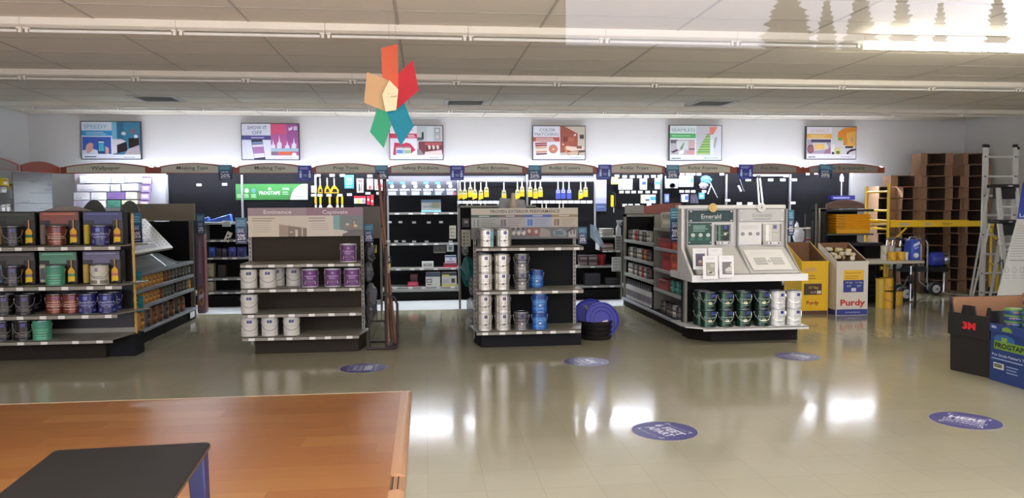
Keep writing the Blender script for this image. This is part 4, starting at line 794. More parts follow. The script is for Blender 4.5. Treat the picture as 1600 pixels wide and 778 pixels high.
def lb_chr(p): p.r(0, 0, 100, 100, (104, 102, 98), 0).r(0, 26, 100, 54, (70, 68, 66), 1).r(46, 4, 66, 24, (58, 56, 92), 1).t('DURATION', 50, 46, 9, (176, 172, 160), 2, w=64).e(56, 66, 7, 7, (190, 180, 160), 1).lines(24, 82, (78, 84, 90), 2.4, (150, 146, 136), 1)
def lb_blu(p): p.r(0, 0, 100, 100, (38, 92, 160), 0).r(0, 0, 100, 26, (30, 60, 120), 1).t('RESILIENCE', 50, 48, 9, (150, 196, 230), 2, w=72).e(54, 66, 7, 7, (190, 214, 236), 1).lines(20, 86, (30, 56, 80, 86), 2.2, (110, 166, 214), 1).r(30, 0, 42, 100, (66, 140, 200), 1)  # lighter blue upright stripe paints in a highlight
def lb_emr(p): p.r(0, 0, 100, 100, (22, 42, 34), 0).r(20, 0, 34, 100, (60, 104, 80), 1).r(56, 4, 84, 26, (52, 66, 124), 1).t('Emerald', 50, 46, 12, (150, 176, 156), 2, w=70).e(50, 62, 11, 8, (206, 206, 160), 2).e(50, 62, 6, 4, (150, 150, 100), 3).lines(24, 80, (78, 82), 2, (110, 140, 120), 1).r(56, 86, 90, 98, (14, 20, 18), 1)  # lighter green upright stripe paints the shine on the can
def lb_des(p): p.r(0, 0, 100, 100, (196, 196, 190), 0).r(56, 6, 78, 26, (60, 64, 130), 1).r(18, 0, 42, 100, (226, 224, 216), 1).t('Emerald', 62, 46, 9, (160, 160, 156), 2, w=50).e(66, 62, 8, 6, (220, 220, 214), 2).lines(48, 90, (76, 82), 2, (150, 150, 146), 1)  # pale upright band is shine painted into the label
def lb_dark(p): p.r(0, 0, 100, 100, (24, 21, 20), 0).r(40, 4, 60, 26, (72, 66, 124), 1).r(42, 30, 70, 90, (46, 42, 32), 1).lines(10, 90, (56, 74, 82), 2.5, (110, 104, 92), 2).p([(6, 58), (50, 70), (94, 58), (94, 61), (50, 73), (6, 61)], (150, 146, 140), 2)
def lb_cop(p): p.r(0, 0, 100, 100, (98, 46, 30), 0).r(40, 0, 64, 100, (150, 84, 60), 1).r(0, 6, 100, 24, (104, 44, 38), 1).r(46, 4, 62, 22, (110, 84, 120), 2).lines(14, 88, (36, 50, 62, 80), 3, (206, 160, 130), 2).r(0, 60, 100, 64, (206, 150, 120), 1)  # lighter copper upright band is a painted sheen
def lb_bl2(p): p.r(0, 0, 100, 100, (34, 36, 92), 0).r(30, 4, 50, 26, (96, 104, 180), 1).t('SuperDeck', 50, 44, 12, (190, 196, 226), 2, w=80).lines(16, 86, (52, 58), 2.4, (140, 146, 200), 1).p([(14, 74), (60, 62), (92, 68), (60, 72), (20, 80)], (196, 200, 230), 2).r(4, 82, 22, 94, (96, 100, 160), 1).r(78, 82, 96, 94, (96, 100, 160), 1)
def lb_grn(p): p.r(0, 0, 100, 100, (62, 134, 100), 0).r(34, 3, 66, 16, (60, 120, 110), 1).lines(10, 90, (44, 60, 76), 4, (110, 184, 146), 1).p([(0, 60), (50, 56), (100, 62), (100, 78), (0, 80)], (54, 130, 94), 1).lines(20, 80, (90,), 4, (140, 200, 170), 2)
def lb_wht(p): p.r(0, 0, 100, 100, (186, 182, 160), 0).r(28, 6, 44, 28, (120, 118, 134), 1).r(10, 58, 64, 61, (60, 56, 50), 1).r(0, 80, 100, 100, (120, 114, 96), 1).r(40, 70, 52, 100, (200, 196, 180), 2)
CAN = dict(em=can_proto('eminence', (190, 187, 174), lb_em), cap=can_proto('captivate', (176, 170, 176), lb_cap), sil=can_proto('silver', (178, 174, 160), lb_sil, body_metal=.55, rough=.22), teal=can_proto('silver', (178, 174, 160), lb_teal, body_metal=.55, rough=.22),
           chr=can_proto('charcoal', (120, 118, 112), lb_chr, body_metal=.6, rough=.22), blu=can_proto('blue', (36, 84, 150), lb_blu, body_metal=.3, rough=.22), emr=can_proto('emerald', (28, 50, 40), lb_emr, rough=.2, body_metal=.3, handle=(214, 216, 206)),
           des=can_proto('pale_grey', (190, 190, 184), lb_des, rough=.22, body_metal=.3, handle=(220, 220, 216)), drk=can_proto('dark_stain', (26, 23, 22), lb_dark, rough=.15), cop=can_proto('copper_stain', (96, 46, 30), lb_cop, body_metal=.3, rough=.18), bl2=can_proto('navy_stain', (34, 36, 92), lb_bl2, rough=.18),
           grn=can_proto('green_stain', (74, 154, 116), lb_grn), wht=can_proto('white_stain', (182, 178, 156), lb_wht), dgr=can_proto('darkgreen_stain', (16, 28, 22), lb_dark, rough=.15))
KIND = dict(em='cream paint can with navy square', cap='purple and white paint can', sil='silver paint can', teal='silver teal-striped paint can', chr='charcoal paint can', blu='bright blue paint can', emr='dark green paint can',
            des='pale silver-white paint can', drk='black stain can', cop='copper stain can', bl2='navy blue stain can', grn='sea green stain can', wht='off-white stain can', dgr='dark green stain can')
def can(kind, px, z, Y, label, rot=0, group='paint cans on the displays'):
    x = atx_at(px, z, Y); return place(CAN[kind], (x, Y, z), R_(rot)+math.atan2(-x, Y)*0.9, label, group)
def atx_at(px, z, Y):      # x of the point at height z and depth Y that shows in column px
    lo, hi = -8.0, 12.0
    def col(x):
        v = Vector((x, Y, z))-O_; return 800+FPX*v.dot(CR)/v.dot(CF)
    for _ in range(40):
        m_ = (lo+hi)/2
        if col(m_) < px: lo = m_
        else: hi = m_
    return (lo+hi)/2

# ================================================================== DISPLAYS (gondolas)
gshelf = M('gondola_shelf', (132, 127, 112), .4, .15); gpanel = peg_mat('gondola_pegboard', (54, 46, 35), (34, 29, 22)); gdark = peg_mat('gondola_pegboard_black', (19, 19, 19), (6, 6, 6)); gpost = M('gondola_post', (132, 128, 116), .4, .2)
def tagged_shelf(t, pts, z, th, tagrange, Yf, n, seed, mat=None, name='shelf'):
    s_ = MB().prism([(x, y, z-.012) for x, y in pts], (0, 0, .012)).box(tagrange[0], tagrange[1], Yf, Yf+.006, z-th, z+.001).build(name, mat or gshelf, t, .002)
    rnd = random.Random(seed)
    for i in range(n):
        c = tagrange[0]+(tagrange[1]-tagrange[0])*(i+.5+rnd.uniform(-.12, .12))/n
        MB().box(c-.03, c+.03, Yf-.004, Yf-.0006, z-th+.002, z-.01).build('price_tag', M('tag_cream', (216, 212, 200), .5), s_, smooth=False)
    return s_
def slots(b, x, y0, y1, z0, z1):      # slotted upright facing the front
    b.box(x-.016, x+.016, y0, y1, z0, z1)
def endcap(name, label, X0, X1, Yf, Yb, zs_, deck_z, kick, top, panel_m, kick_col, lefts=None):
    t = thing(name, label, 'display shelf', ((X0+X1)/2, Yb, 0))
    MB().box(X0+.02, X1-.02, Yb, Yb+.02, deck_z, top).build('back_panel', panel_m, t)
    for x in (X0+.016, X1-.016):
        u = MB().box(x-.016, x+.016, Yb-.03, Yb-.001, .05, top).build('upright_post', gpost, t)
        b = MB()
        for k in range(int((top-.15)/.045)): b.box(x-.004, x+.004, Yb-.0312, Yb-.0305, .12+.045*k, .142+.045*k)
        b.build('slots', black_m, u, smooth=False, kind='stuff')
    for i, z in enumerate(zs_): tagged_shelf(t, [(X0, Yf), (X1, Yf), (X1, Yb-.031), (X0, Yb-.031)], z, .04, (X0, X1), Yf, 6, i+int(X0*10))
    tagged_shelf(t, [(X0, Yf), (X1-.03, Yf), (X1+.06, Yb-.05), (X1+.06, Yb), (X0-.04, Yb), (X0-.04, Yb-.05)], deck_z, .04, (X0, X1-.03), Yf, 6, 9, name='base_deck')
    MB().box(X0-.04, X1+.06, Yb-.028, Yb-.001, deck_z+.001, deck_z+.05).build('deck_stop', gshelf, t) if False else None
    MB().prism([(X0+kick[0], kick[2], 0), (X1-kick[1], kick[2], 0), (X1-kick[1]+.06, Yb+.01, 0), (X0+kick[0]-.06, Yb+.01, 0)], (0, 0, deck_z-.013)).build('kick_plate', M('kick_%d' % kick_col[0], kick_col, .6, spec=.12), t)
    return t
YF2 = 7.92
# --- mauve-topped display
Z2 = [zs(470, y, YF2+.02) for y in (411, 449.5, 488.5)]; zd2 = zs(470, 524.5, YF2+.02)
X0, X1 = xs(376, YF2, 450), xs(564.5, YF2, 450); YB2 = 8.34
g2 = endcap('display_shelf', 'brown paint display with mauve sign panel and mostly empty shelves', X0, X1, YF2, YB2, Z2, zd2, (.1, .05, 8.05), zs(470, 325, YB2), gpanel, (44, 37, 29))
xa, xb, za, zb = pxrect(387, 325, 567.5, 368.5, YB2-.07)
sg = MB().box(xa, xb, YB2-.07, YB2-.05, za, zb).build('sign_panel', M('sign_back', (120, 110, 104), .5), g2)
p = P(0, 0, 180, 43.5); p.r(0, 0, 91, 12, (142, 122, 122), 1).r(91, 0, 180, 12, (132, 100, 108), 1).t('Eminence', 46, 9, 6, (214, 206, 196), 2, w=43).t('Captivate', 136, 9.4, 6, (214, 200, 200), 2, w=40).r(0, 12, 48, 43.5, (196, 184, 158), 1).r(48, 12, 91, 43.5, (186, 174, 150), 1).r(91, 12, 133, 43.5, (192, 182, 162), 1).r(133, 12, 180, 43.5, (104, 112, 106), 1)
p.lines(6, 44, (15, 18.5), 1.8, (150, 140, 118), 2).lines(8, 36, (23, 26, 29, 32, 35.5), .7, (160, 150, 130), 2).lines(94, 126, (15, 19), 1.8, (146, 136, 120), 2).lines(98, 128, (24, 27, 30, 33), .7, (156, 146, 130), 2)
p.p([(48, 25), (91, 31), (91, 43.5), (48, 43.5)], (120, 104, 84), 2).p([(48, 25), (62, 27), (62, 43.5), (48, 43.5)], (146, 128, 104), 3).r(73, 33, 77, 43.5, (196, 180, 150), 4).r(83, 30, 85, 43.5, (186, 170, 142), 4).r(65, 36, 69, 37.5, (200, 190, 166), 4).p([(48, 12), (91, 12), (91, 30), (48, 24)], (190, 180, 158), 2)
p.r(133, 12, 143, 36, (112, 150, 142), 2).p([(133, 33), (146, 34), (157, 37), (148, 40), (147, 43.5), (133, 43.5)], (186, 178, 156), 3).r(163, 19, 170, 28, (84, 76, 66), 3).r(164, 20, 169, 27, (140, 128, 110), 4).r(153, 24, 158, 27, (190, 174, 146), 3).e(168, 28, 3, 2, (196, 176, 130), 5).r(156, 28, 170, 32, (130, 100, 80), 3).p([(143, 43.5), (155, 34), (180, 33), (180, 43.5)], (92, 84, 78), 2)
p.front('printed_front', xa, xb, za, zb, YB2-.0702, sg)
YC = YF2+.1; SH2 = ('top', 'second', 'third', 'bottom'); zz2 = Z2+[zd2]
for kd, px, row, yo in (('cap', 544.5, 0, 0), ('em', 389.5, 1, 0), ('em', 419, 1, 0), ('em', 433, 1, .19), ('em', 460, 1, .16), ('cap', 485, 1, 0), ('cap', 520, 1, 0), ('cap', 550.5, 1, 0), ('em', 390, 2, 0), ('em', 390.5, 3, 0), ('em', 422, 3, 0), ('em', 456, 3, 0)):
    lab = KIND[kd]+(' set back' if yo else '')+{('cap', 0): ', alone on the top shelf', ('em', 2): ', alone on the third shelf'}.get((kd, row), '')
    if row in (1, 3):
        i = {389.5: 'at the end', 419: 'next to the end one', 433: 'behind the second one', 460: 'in the middle', 485: 'first of three', 520: 'middle of three', 550.5: 'last of three', 390.5: 'at the end', 422: 'in the middle', 456: 'nearest the empty part'}[px]
        lab += f', {i}, {SH2[row]} shelf'
    can(kd, px, zz2[row]+.001, YC+yo, lab+', mauve display')
# --- exterior display
Z3 = [zs(830, y, YF2+.04) for y in (385.5, 453)]; zd3 = zs(830, 516, YF2+.04); YF3 = YF2+.03
X0, X1 = xs(744, YF3, 450), xs(912, YF3, 450); YB3 = 8.4
g3 = endcap('display_shelf', 'grey exterior paint display with tan four-part sign and silver can stacks', X0, X1, YF3, YB3, Z3, zd3, (.06, .0, 8.08), zs(820, 328, YB3), gdark, (24, 23, 24))
xa, xb, za, zb = pxrect(736, 325.5, 903, 372.5, YB3-.06)
sg = MB().box(xa, xb, YB3-.06, YB3-.04, za, zb).build('sign_panel', M('sign_back', (120, 110, 104)), g3)
p = P(0, 0, 167, 47); p.r(0, 0, 167, 10, (170, 162, 144), 1).t('PROVEN EXTERIOR PERFORMANCE', 84, 7.3, 4.8, (62, 56, 50), 2, w=108, bold=.015)
for i, (c1, c2, c3) in enumerate((((46, 76, 62), (138, 142, 130), (112, 116, 110)), ((92, 80, 74), (146, 140, 132), (90, 86, 82)), ((44, 76, 140), (140, 146, 158), (56, 92, 150)), ((134, 112, 76), (164, 152, 130), (108, 90, 72)))):
    x = 41.75*i; p.r(x, 10, x+41.75, 14, c1, 1).lines(x+12, x+30, (11.4,), 1.2, (190, 190, 180), 2).r(x, 14, x+41.75, 29, c2, 1).r(x+4, 17, x+12, 27, c3, 2).r(x+6.5, 17, x+8.5, 27, shades(c3, 1.4), 3).lines(x+15, x+38, (17, 20, 23, 26), .6, shades(c2, .68), 2)
p.r(0, 29, 167, 47, (90, 86, 80), 1).r(60, 29, 84, 40, (120, 114, 106), 2)
for x in (62, 70, 78): p.p([(x, 31), (x+3, 29.5), (x+6, 32), (x+2, 34)], (40, 38, 36), 3).p([(x, 38), (x+4, 35), (x+7, 36), (x+4, 42)], (190, 186, 176), 3)
p.r(86, 30, 95, 42, (120, 60, 48), 2).e(90, 35, 2.6, 3, (176, 150, 130), 3).r(97, 31, 105, 42, (130, 66, 52), 2).e(101, 36, 2.6, 3, (176, 150, 130), 3).p([(108, 30), (122, 34), (124, 44), (106, 44)], (130, 122, 108), 2).p([(127, 36), (140, 31), (149, 36), (148, 44), (128, 42)], (104, 120, 126), 2).lines(131, 145, (36, 39), 1.6, (50, 54, 58), 3).p([(148, 36), (160, 29), (160, 32), (150, 38)], (50, 46, 42), 3).r(152, 34, 164, 45, (150, 144, 132), 2).r(155, 35, 157, 40, (60, 56, 52), 3).r(160, 34, 162, 40, (60, 56, 52), 3)
p.front('printed_front', xa, xb, za, zb, YB3-.0602, sg)
YC = YF3+.1; HC = .189
rows3 = [('top', Z3[0], [('teal', 760, 1, 3), ('sil', 787, 1, 2)]), ('middle', Z3[1], [('sil', 757.5, 2, 3), ('sil', 784.5, 2, 2), ('chr', 815, 2, 1)]), ('bottom', zd3, [('sil', 757, 2, 2), ('sil', 786, 2, 2), ('chr', 814.5, 1, 1), ('blu', 843, 2, 1)])]
for sh, z, cols in rows3:
    for ci, (kd, px, nh, nd) in enumerate(cols):
        x = atx_at(px, z, YC)
        for d in range(nd):
            for h in range(nh):
                kk = kd if not (kd == 'teal' and d) else 'sil'
                st = {1: '', 2: (', lower in stack', ', upper in stack')[h]}[nh]; dp = ('', ' one deep', ' two deep')[d]
                place(CAN[kk], (x+.003*d, YC+.175*d, z+.001+HC*h), math.atan2(-x, YC), f"{KIND[kk]}{st}, {ORD[ci]} column{dp}, {sh} shelf, exterior display", 'paint cans on the displays')
can('blu', 837.5, Z3[1]+.001, YC+.2, 'bright blue paint can alone, set back on the middle shelf, exterior display')
# spare black back-end panels of the runs behind
def run_back(t, X0, X1, Y, top, name='end_panel', m=None):
    MB().box(X0+.03, X1-.03, Y, Y+.02, .16, top-.03).build(name, m or gdark, t)
    b = MB(); b.box(X0, X0+.03, Y-.01, Y+.03, .0, top).box(X1-.03, X1, Y-.01, Y+.03, 0, top).box(X0, X1, Y-.01, Y+.03, top-.03, top); b.build('end_frame', gpost, t)
xg = at(717, 468, 11.2).x
t = thing('aisle_shelving', 'black-panelled aisle shelving behind the exterior display', 'shelving', (1.1, 9.8, 0)); MB().box(1.05, 1.11, YB3+.05, 11.18, .16, 1.42).build('spine_panel', gdark, t); MB().box(.86, 1.62, YB3+.05, 11.2, 0, .14).build('base', kick_m, t); run_back(t, xg, 1.66, 11.2, zs(727, 321, 11.2))
bagm = M('clear_plastic', (150, 152, 152), .2, var=.5, scale=40, trans=.45)
def hung(name, cat, label, px, py, Y, rx, rz, mat, seed):
    q = at(px, py, Y); b = MB(); crumple(b, q, rx, .05, rz, seed); o = b.build(name, mat, None, smooth=False); tag(o, label, cat, 'bags hung on the aisle ends'); return o
TEAL = M('teal_cloth', (20, 96, 92), .5, var=.2)
hung('drop_cloth', 'bag', 'teal folded drop cloth bag hanging in the aisle by silver can stacks', 730, 424, 9.9, .09, .2, TEAL, 3)
for i, (px, py, rz, rx) in enumerate(((727, 391, .07, .05), (737, 447, .12, .04), (735, 478, .11, .05), (733, 505, .09, .06))): hung('plastic_bag', 'bag', ('grey plastic bag under the instruction card by the exterior display', 'crumpled clear bag below the teal drop cloth', 'clear plastic bag low in the aisle by exterior display', 'lowest clear bag near the floor by exterior display')[i], px, py, 9.6-.1*i, rx, rz, bagm, 20+i)
pack('instruction_card', 'sign', 'cream instruction card on the aisle end left of the exterior display', (721, 359, 735.5, 385), 11.1, .03, (206, 202, 180), [('e', .28, .22, .1, .05, (70, 66, 60)), ('e', .28, .42, .1, .05, (70, 66, 60)), ('e', .28, .62, .1, .05, (70, 66, 60)), ('e', .28, .82, .1, .05, (70, 66, 60)), ('l', .45, .9, (.2, .4, .6, .8), .04, (150, 146, 126))])
pack('wall_dispenser', 'box', 'small dark dispenser with white logo above the instruction card', (722, 341, 734, 355), 11.1, .06, (58, 58, 58), [('r', .2, .1, .85, .6, (90, 88, 84)), ('l', .3, .75, (.3, .45), .08, (206, 206, 200))])
q = at(800, 318, 8.9); t = thing('dust_bag', 'grey plastic dust bag with tan neck standing behind the exterior sign', 'bag', tuple(q)); tb = zs(800, 330, 8.9)
MB().hexa([(q.x-.16, 8.8, tb-.06), (q.x+.16, 8.8, tb-.06), (q.x+.16, 9.0, tb-.06), (q.x-.16, 9.0, tb-.06)], [(q.x-.15, 8.85, tb+.16), (q.x+.15, 8.87, tb+.13), (q.x+.15, 8.93, tb+.13), (q.x-.14, 8.93, tb+.16)]).build('bag', M('bag_grey', (150, 152, 152), .3, var=.3, scale=25), t, .01)
MB().lathe([(.055, tb-.05), (.05, tb+.08), (.028, tb+.13), (.024, tb+.2), (.016, tb+.21)], (q.x+.0, 8.78, 0), 12).build('neck', M('neck_tan', (176, 164, 140), .5), t)
MB().box(q.x-.3, 1.68, 8.55, 9.2, tb-.08, tb-.061).build('top_board', gpost, bpy.data.objects['aisle_shelving'])
# --- right side of the mauve display's run
t = thing('aisle_shelving', 'taupe-topped aisle shelving run behind the mauve display', 'shelving', (-1.3, 9.8, 0)); XE2 = at(597, 400, 11.2).x
MB().box(-1.32, -1.26, YB2+.05, 11.18, .16, 1.45).build('spine_panel', gdark, t); MB().box(-1.75, -.7, YB2+.05, 11.2, 0, .14).build('base', kick_m, t); MB().box(-1.32, -1.26, YB2+.05, 11.18, .14, .16).build('spine_foot', gdark, t); run_back(t, -1.9, XE2, 11.2, zs(585, 345, 11.2))
MB().box(-1.0, XE2-.01, 11.17, 11.2, zs(585, 372, 11.2), zs(585, 322.5, 11.2)).build('top_sign', M('sign_taupe', (122, 114, 102), .5), t)
for i, (px, py, rx, rz, yy) in enumerate(((578, 395, .07, .13, 9.2), (576, 425, .06, .12, 8.9), (580, 460, .07, .14, 9.1), (577, 492, .05, .12, 8.8))):
    hung('hanging_pack', 'bag', ('dark grey hardware bag hanging beside the mauve display', 'grey bag below another beside the mauve display', 'pale grey crumpled bag low beside the mauve display', 'lowest grey bag beside the mauve display')[i], px, py, yy, rx, rz, M('bag_dark_%d' % i, ((70, 72, 74), (92, 94, 96), (130, 132, 134), (104, 104, 104))[i], .25, var=.4, scale=40), 40+i)
save_sign(568.5, 350, 583.5, 378, 8.7, 'narrow teal and navy sale sign at the edge of the mauve display', clip=(-.66, 8.8))
save_sign(367.5, 340, 386.5, 381, 8.9, 'teal and navy sale sign on the other edge of the mauve display', clip=(-1.75, 8.95))
save_sign(903.5, 355, 917, 381, 9.2, 'teal and navy sale sign at the edge of the exterior display', clip=(1.6, 9.22))
for a_, lab in (((565, 379, 571, 392), 'small yellow tag pack'),): pass
pack('tool_card', 'pack', 'yellow carded tool hanging in the gap beside the leaning poles', (584.5, 383, 588.5, 395), 11.1, .03, (226, 210, 50), [('r', .2, 0, .8, .3, (60, 60, 50))], PK)
# pole rack with wooden poles
iron = M('iron_black', (44, 32, 28), .45, .3)
q0 = fl(574, 547); q1 = fl(622, 544); rx0, rx1, ry = q0.x, q1.x, q0.y
t = thing('pole_rack', 'black bent-wire floor rack holding wooden poles beside the mauve display', 'rack', ((rx0+rx1)/2, ry, 0)); zt = zs(600, 459, ry+.1)
def U(y, x0, x1, z): return [(x0, y, z*.0+.012), (x1-.05, y, .012), (x1-.015, y, .03), (x1, y, .07), (x1, y, z-.08), (x1-.02, y, z-.03), (x1-.07, y, z)]
fr = MB(); xm = xs(601, ry)
fr.tube([(rx0, ry, .012), (rx1-.05, ry, .012), (rx1-.015, ry, .03), (rx1, ry, .07), (rx1, ry, zt-.1), (rx1-.03, ry, zt-.03), (rx1-.1, ry, zt), (xm-.03, ry, zt)], .014, 8)
fr.tube([(xm, ry, .012), (xm, ry, zt+.5)], .014, 8).tube([(rx0, ry, .012), (rx0, ry+.45, .012), (rx1-.02, ry+.45, .012), (rx1-.02, ry+.45, .1)], .012, 8).tube([(rx1, ry, .07), (rx1-.02, ry+.45, .07)], .01, 6)
fr.tube([(xm, ry, zt), (xm, ry+.4, zt), (rx1-.08, ry+.4, zt), (rx1-.08, ry, zt)], .01, 6).build('frame', iron, t)
b = MB().tube([(rx0+.02, ry+.02, .3), (xm, ry+.02, .3)], .008, 6).tube([(rx0+.02, ry+.02, .012), (rx0+.02, ry+.02, .62)], .01, 6)
for k in range(5): x = rx0+.06+.045*k; b.tube([(x, ry+.02, .3), (x, ry+.02, .42)], .004, 5)
b.build('side_grid', iron, t); MB().box(xm, rx1-.02, ry+.03, ry+.42, .012, .03).build('base_tray', iron, t)
pole_c = (M('pole_brown', (106, 68, 48), .5), M('pole_tan', (140, 100, 70), .5), M('pole_red', (92, 52, 40), .5), M('pole_dark', (84, 52, 38), .4))
for i, (tp, bt, yo, m_, r, lab) in enumerate((((591, 272), (618, 522), .16, 0, .016, 'long brown pole leaning furthest across the wire rack'), ((603, 385), (606, 538), .1, 1, .014, 'tan pole standing upright in the wire rack'),
     ((600, 283), (604, 530), .24, 2, .016, 'tall reddish upright pole in the wire rack'), ((593.5, 300), (612, 530), .3, 3, .013, 'dark thin pole behind the brown one in the wire rack'), ((597, 355), (616, 532), .2, 1, .014, 'shorter tan pole leaning in the wire rack'))):
    a = at(*tp, ry+yo); c = fl(*bt); c = Vector((at(*bt, ry+yo).x, ry+yo, .035)); t = thing('wooden_pole', lab, 'pole', tuple(c), 'poles in the wire rack')
    MB().tube([c, c+(a-c)*.5, a], r, 8).build('shaft', pole_c[m_], t); MB().tube([c+(a-c)*.42, c+(a-c)*.47], r+.002, 8).build('paper_band', M('band_cream', (176, 150, 120), .6), t)
    MB().tube([a, a+(a-c).normalized()*.02], r*.8, 8).build('tip', black_m, t)
# --- blue lids on a black stacked basket
q = fl(937, 533); t = thing('stacked_baskets', 'low stack of round black baskets on the floor beside exterior display', 'basket', (q.x, q.y+.2, 0)); cx, cy = q.x, q.y+.2
for k in range(4): MB().lathe([(.17, .05*k), (.185, .05*k+.035), (.19, .05*k+.05), (.178, .05*k+.05), (.165, .05*k+.008)], (cx, cy, 0), 20).build('basket', M('basket_black', (26, 24, 22), .4), t)
MB().tube([(cx-.2, cy-.02, .2), (cx-.08, cy-.19, .205), (cx+.1, cy-.18, .205), (cx+.2, cy, .2)], .006, 6).tube([(cx+.19, cy-.1, .2), (cx+.19, cy-.12, .0)], .004, 6).build('wire_handle', iron, t)
blm = M('bucket_blue', (40, 42, 140), .38, var=.1); bl_d = M('bucket_blue_rib', (34, 36, 116), .4)
def lid(px, py, Y, R, tx, rz, label, sticker):
    c = at(px, py, Y); t = thing('bucket_lid', label, 'lid', tuple(c), 'blue lids'); n = Vector((math.sin(R_(rz)), -math.cos(R_(rz)), math.sin(R_(tx)))).normalized()
    MB().lathe([(R*.95, -.012), (R, -.004), (R, .012), (R*.93, .014), (R*.9, .004), (.01, .004)], c, 32, axis=n).build('disc', blm, t)
    u = Vector((-n.y, n.x, 0)).normalized(); v = n.cross(u); v = v if v.z > 0 else -v
    b = MB()
    for rr in (.72, .5): b.tube([c+n*.005+(u*math.cos(2*math.pi*i/24)+v*math.sin(2*math.pi*i/24))*R*rr for i in range(24)], .0035, 5, close=True)
    b.build('rib', bl_d, t)
    if sticker: P(0, 0, 1, 1).r(0, 0, 1, 1, (206, 206, 202), 1).r(.15, .2, .8, .5, (150, 152, 150), 2).r(.2, .7, .85, .8, (50, 50, 54), 2).flat('sticker', c+n*.006-v*.05+u*.01-v*.03, (u*.06+v*.012), (v*.06-u*.012), t)
    else:
        MB().prism([c+n*.006+u*.02-v*.0, c+n*.006+u*.05+v*.005, c+n*.006-u*.05+v*.13, c+n*.006-u*.09+v*.12], n*.012).build('grip', M('grip_grey', (90, 92, 96), .4), t)
    return t
lid(923, 494, cy+.06, .205, 26, -12, 'blue round bucket lid with grey grip, leaning behind the other', False)
lid(941, 499, cy-.05, .2, 18, 10, 'blue round bucket lid with white sticker, leaning in front', True)

# --- white two-bay display with its run
YG = 7.82
whm = M('display_white', (202, 200, 194), .4); grey_t = M('display_grey', (150, 150, 146), .4)
X0, X1 = 2.83, 4.04
t = g4 = thing('display_shelf', 'white two-bay paint display with green and grey sign boards and sloped desk', 'display shelf', (3.45, 8.2, 0))
YV = 8.25; zt4 = zs(1148, 321, YV); zs4 = zs(1148, 386, YV); zc4 = zs(1160, 429, YG+.02); zc4b = zs(1160, 440, YG)
MB().box(X0, X1, YV, YV+.04, zs4-.3, zt4).build('upright_board', whm, t, .004)
MB().box(X0-.05, X1-.02, YV-.03, YV+.06, zt4-.035, zt4+.006).build('top_rail', whm, t, .004)
for x in (X0+.05, (X0+X1)/2+.03, X1-.01): MB().prism([(x-.008, YV, zt4-.04), (x-.008, YV-.05, zt4-.04), (x-.008, YV-.05, zs4+.02), (x-.008, YG+.04, zc4+.005), (x-.008, YV, zc4+.005)], (.016, 0, 0)).build('divider', grey_t, t, .002)
MB().prism([(X0+.06, YV-.004, zs4+.01), (X0+.06, YG+.05, zc4+.012), (X0+.06, YG+.06, zc4+.002), (X0+.06, YV-.002, zs4-.01)], (X1-X0-.08, 0, 0)).build('sloped_desk', M('desk_pale', (186, 184, 178), .35), t)
MB().prism([(X0-.03, YV+.05, zt4-.03), (X0-.03, YV-.08, zt4-.03), (X0-.03, YV-.08, zs4), (X0-.03, YG+.02, zc4), (X0-.03, YV+.05, zc4)], (.03, 0, 0)).build('side_panel', whm, t, .003)
MB().box(X0-.03, X1+.05, YG, YV, zc4b, zc4).box(X0-.03, X0+.05, YV-.02, YV+.3, zc4b, zc4).build('counter', whm, t, .003)
P(0, 0, 1, 1).r(0, 0, 1, 1, (222, 221, 216), 1).front('edge_strip', X0-.03, X1+.05, zc4b, zc4, YG-.0005, t)
zd4 = zs(1160, 511, YG+.02); tagged_shelf(t, [(X0+.1, YG), (X1+.07, YG), (X1+.07, YV+.2), (X0-.05, YV+.2), (X0-.05, YG+.13)], zd4, .035, (X0+.1, X1+.07), YG, 6, 4, M('deck_white', (206, 204, 198), .35), 'base_deck')
MB().prism([(X0+.28, 8.06, 0), (X1+.06, 8.06, 0), (X1+.06, YV+.25, 0), (X0+.1, YV+.25, 0), (X0+.1, 8.3, 0)], (0, 0, zd4-.014)).build('kick_plate', M('kick_30', (30, 25, 22), .6, spec=.12), t)
MB().box(X0+.02, X1-.02, YV+.03, YV+.06, zd4, zs4-.3).build('back_panel', gdark, t); MB().box(X1-.06, X1-.03, YV+.061, YV+.3, zd4, 1.2).build('rear_post', gpost, t)
MB().box(X0+.03, X0+.06, YV-.03, YV+.03, zd4, zc4b).build('upright_post', gpost, t)
def board(px, label_, col, shapes, name='sign_board', Y=YV-.02):
    x0, x1, z0, z1 = pxrect(*px, Y); o = MB().box(x0, x1, Y, Y+.019, z0, z1).build(name, M('board_%d_%d' % (col[0], col[2]), col, .3), t, .002)
    p = P(0, 0, 1, 1)
    for s in shapes: getattr(p, s[0])(*s[1:])
    for x in (.05, .95):
        for y in (.1, .9): p.e(x, y, .025, .03 if px[3]-px[1] > 25 else .06, (206, 208, 206), 2, 8)
    p.front('print', x0, x1, z0, z1, Y-.0005, o); return o
board((1076, 329, 1146, 346), '', (26, 52, 52), [('t', 'Emerald', .5, .72, .42, (206, 212, 206), 3, .44), ('r', .28, .82, .72, .87, (110, 140, 130), 2)])
board((1075.5, 348.5, 1112, 382), '', (24, 68, 54), [('lines', .2, .85, (.12, .19, .26, .35), .03, (150, 190, 170), 3)]+[('e', .2+.32*i, .56, .09, .09, (176, 190, 176), 3) for i in range(3)]+[('lines', .08+.32*i, .3+.32*i, (.7, .76), .025, (70, 130, 110), 3) for i in range(3)])
board((1155, 327, 1226, 345), '', (176, 176, 172), [('t', 'Emerald', .5, .66, .34, (146, 146, 142), 3, .42), ('r', .3, .8, .7, .86, (130, 130, 126), 2)])
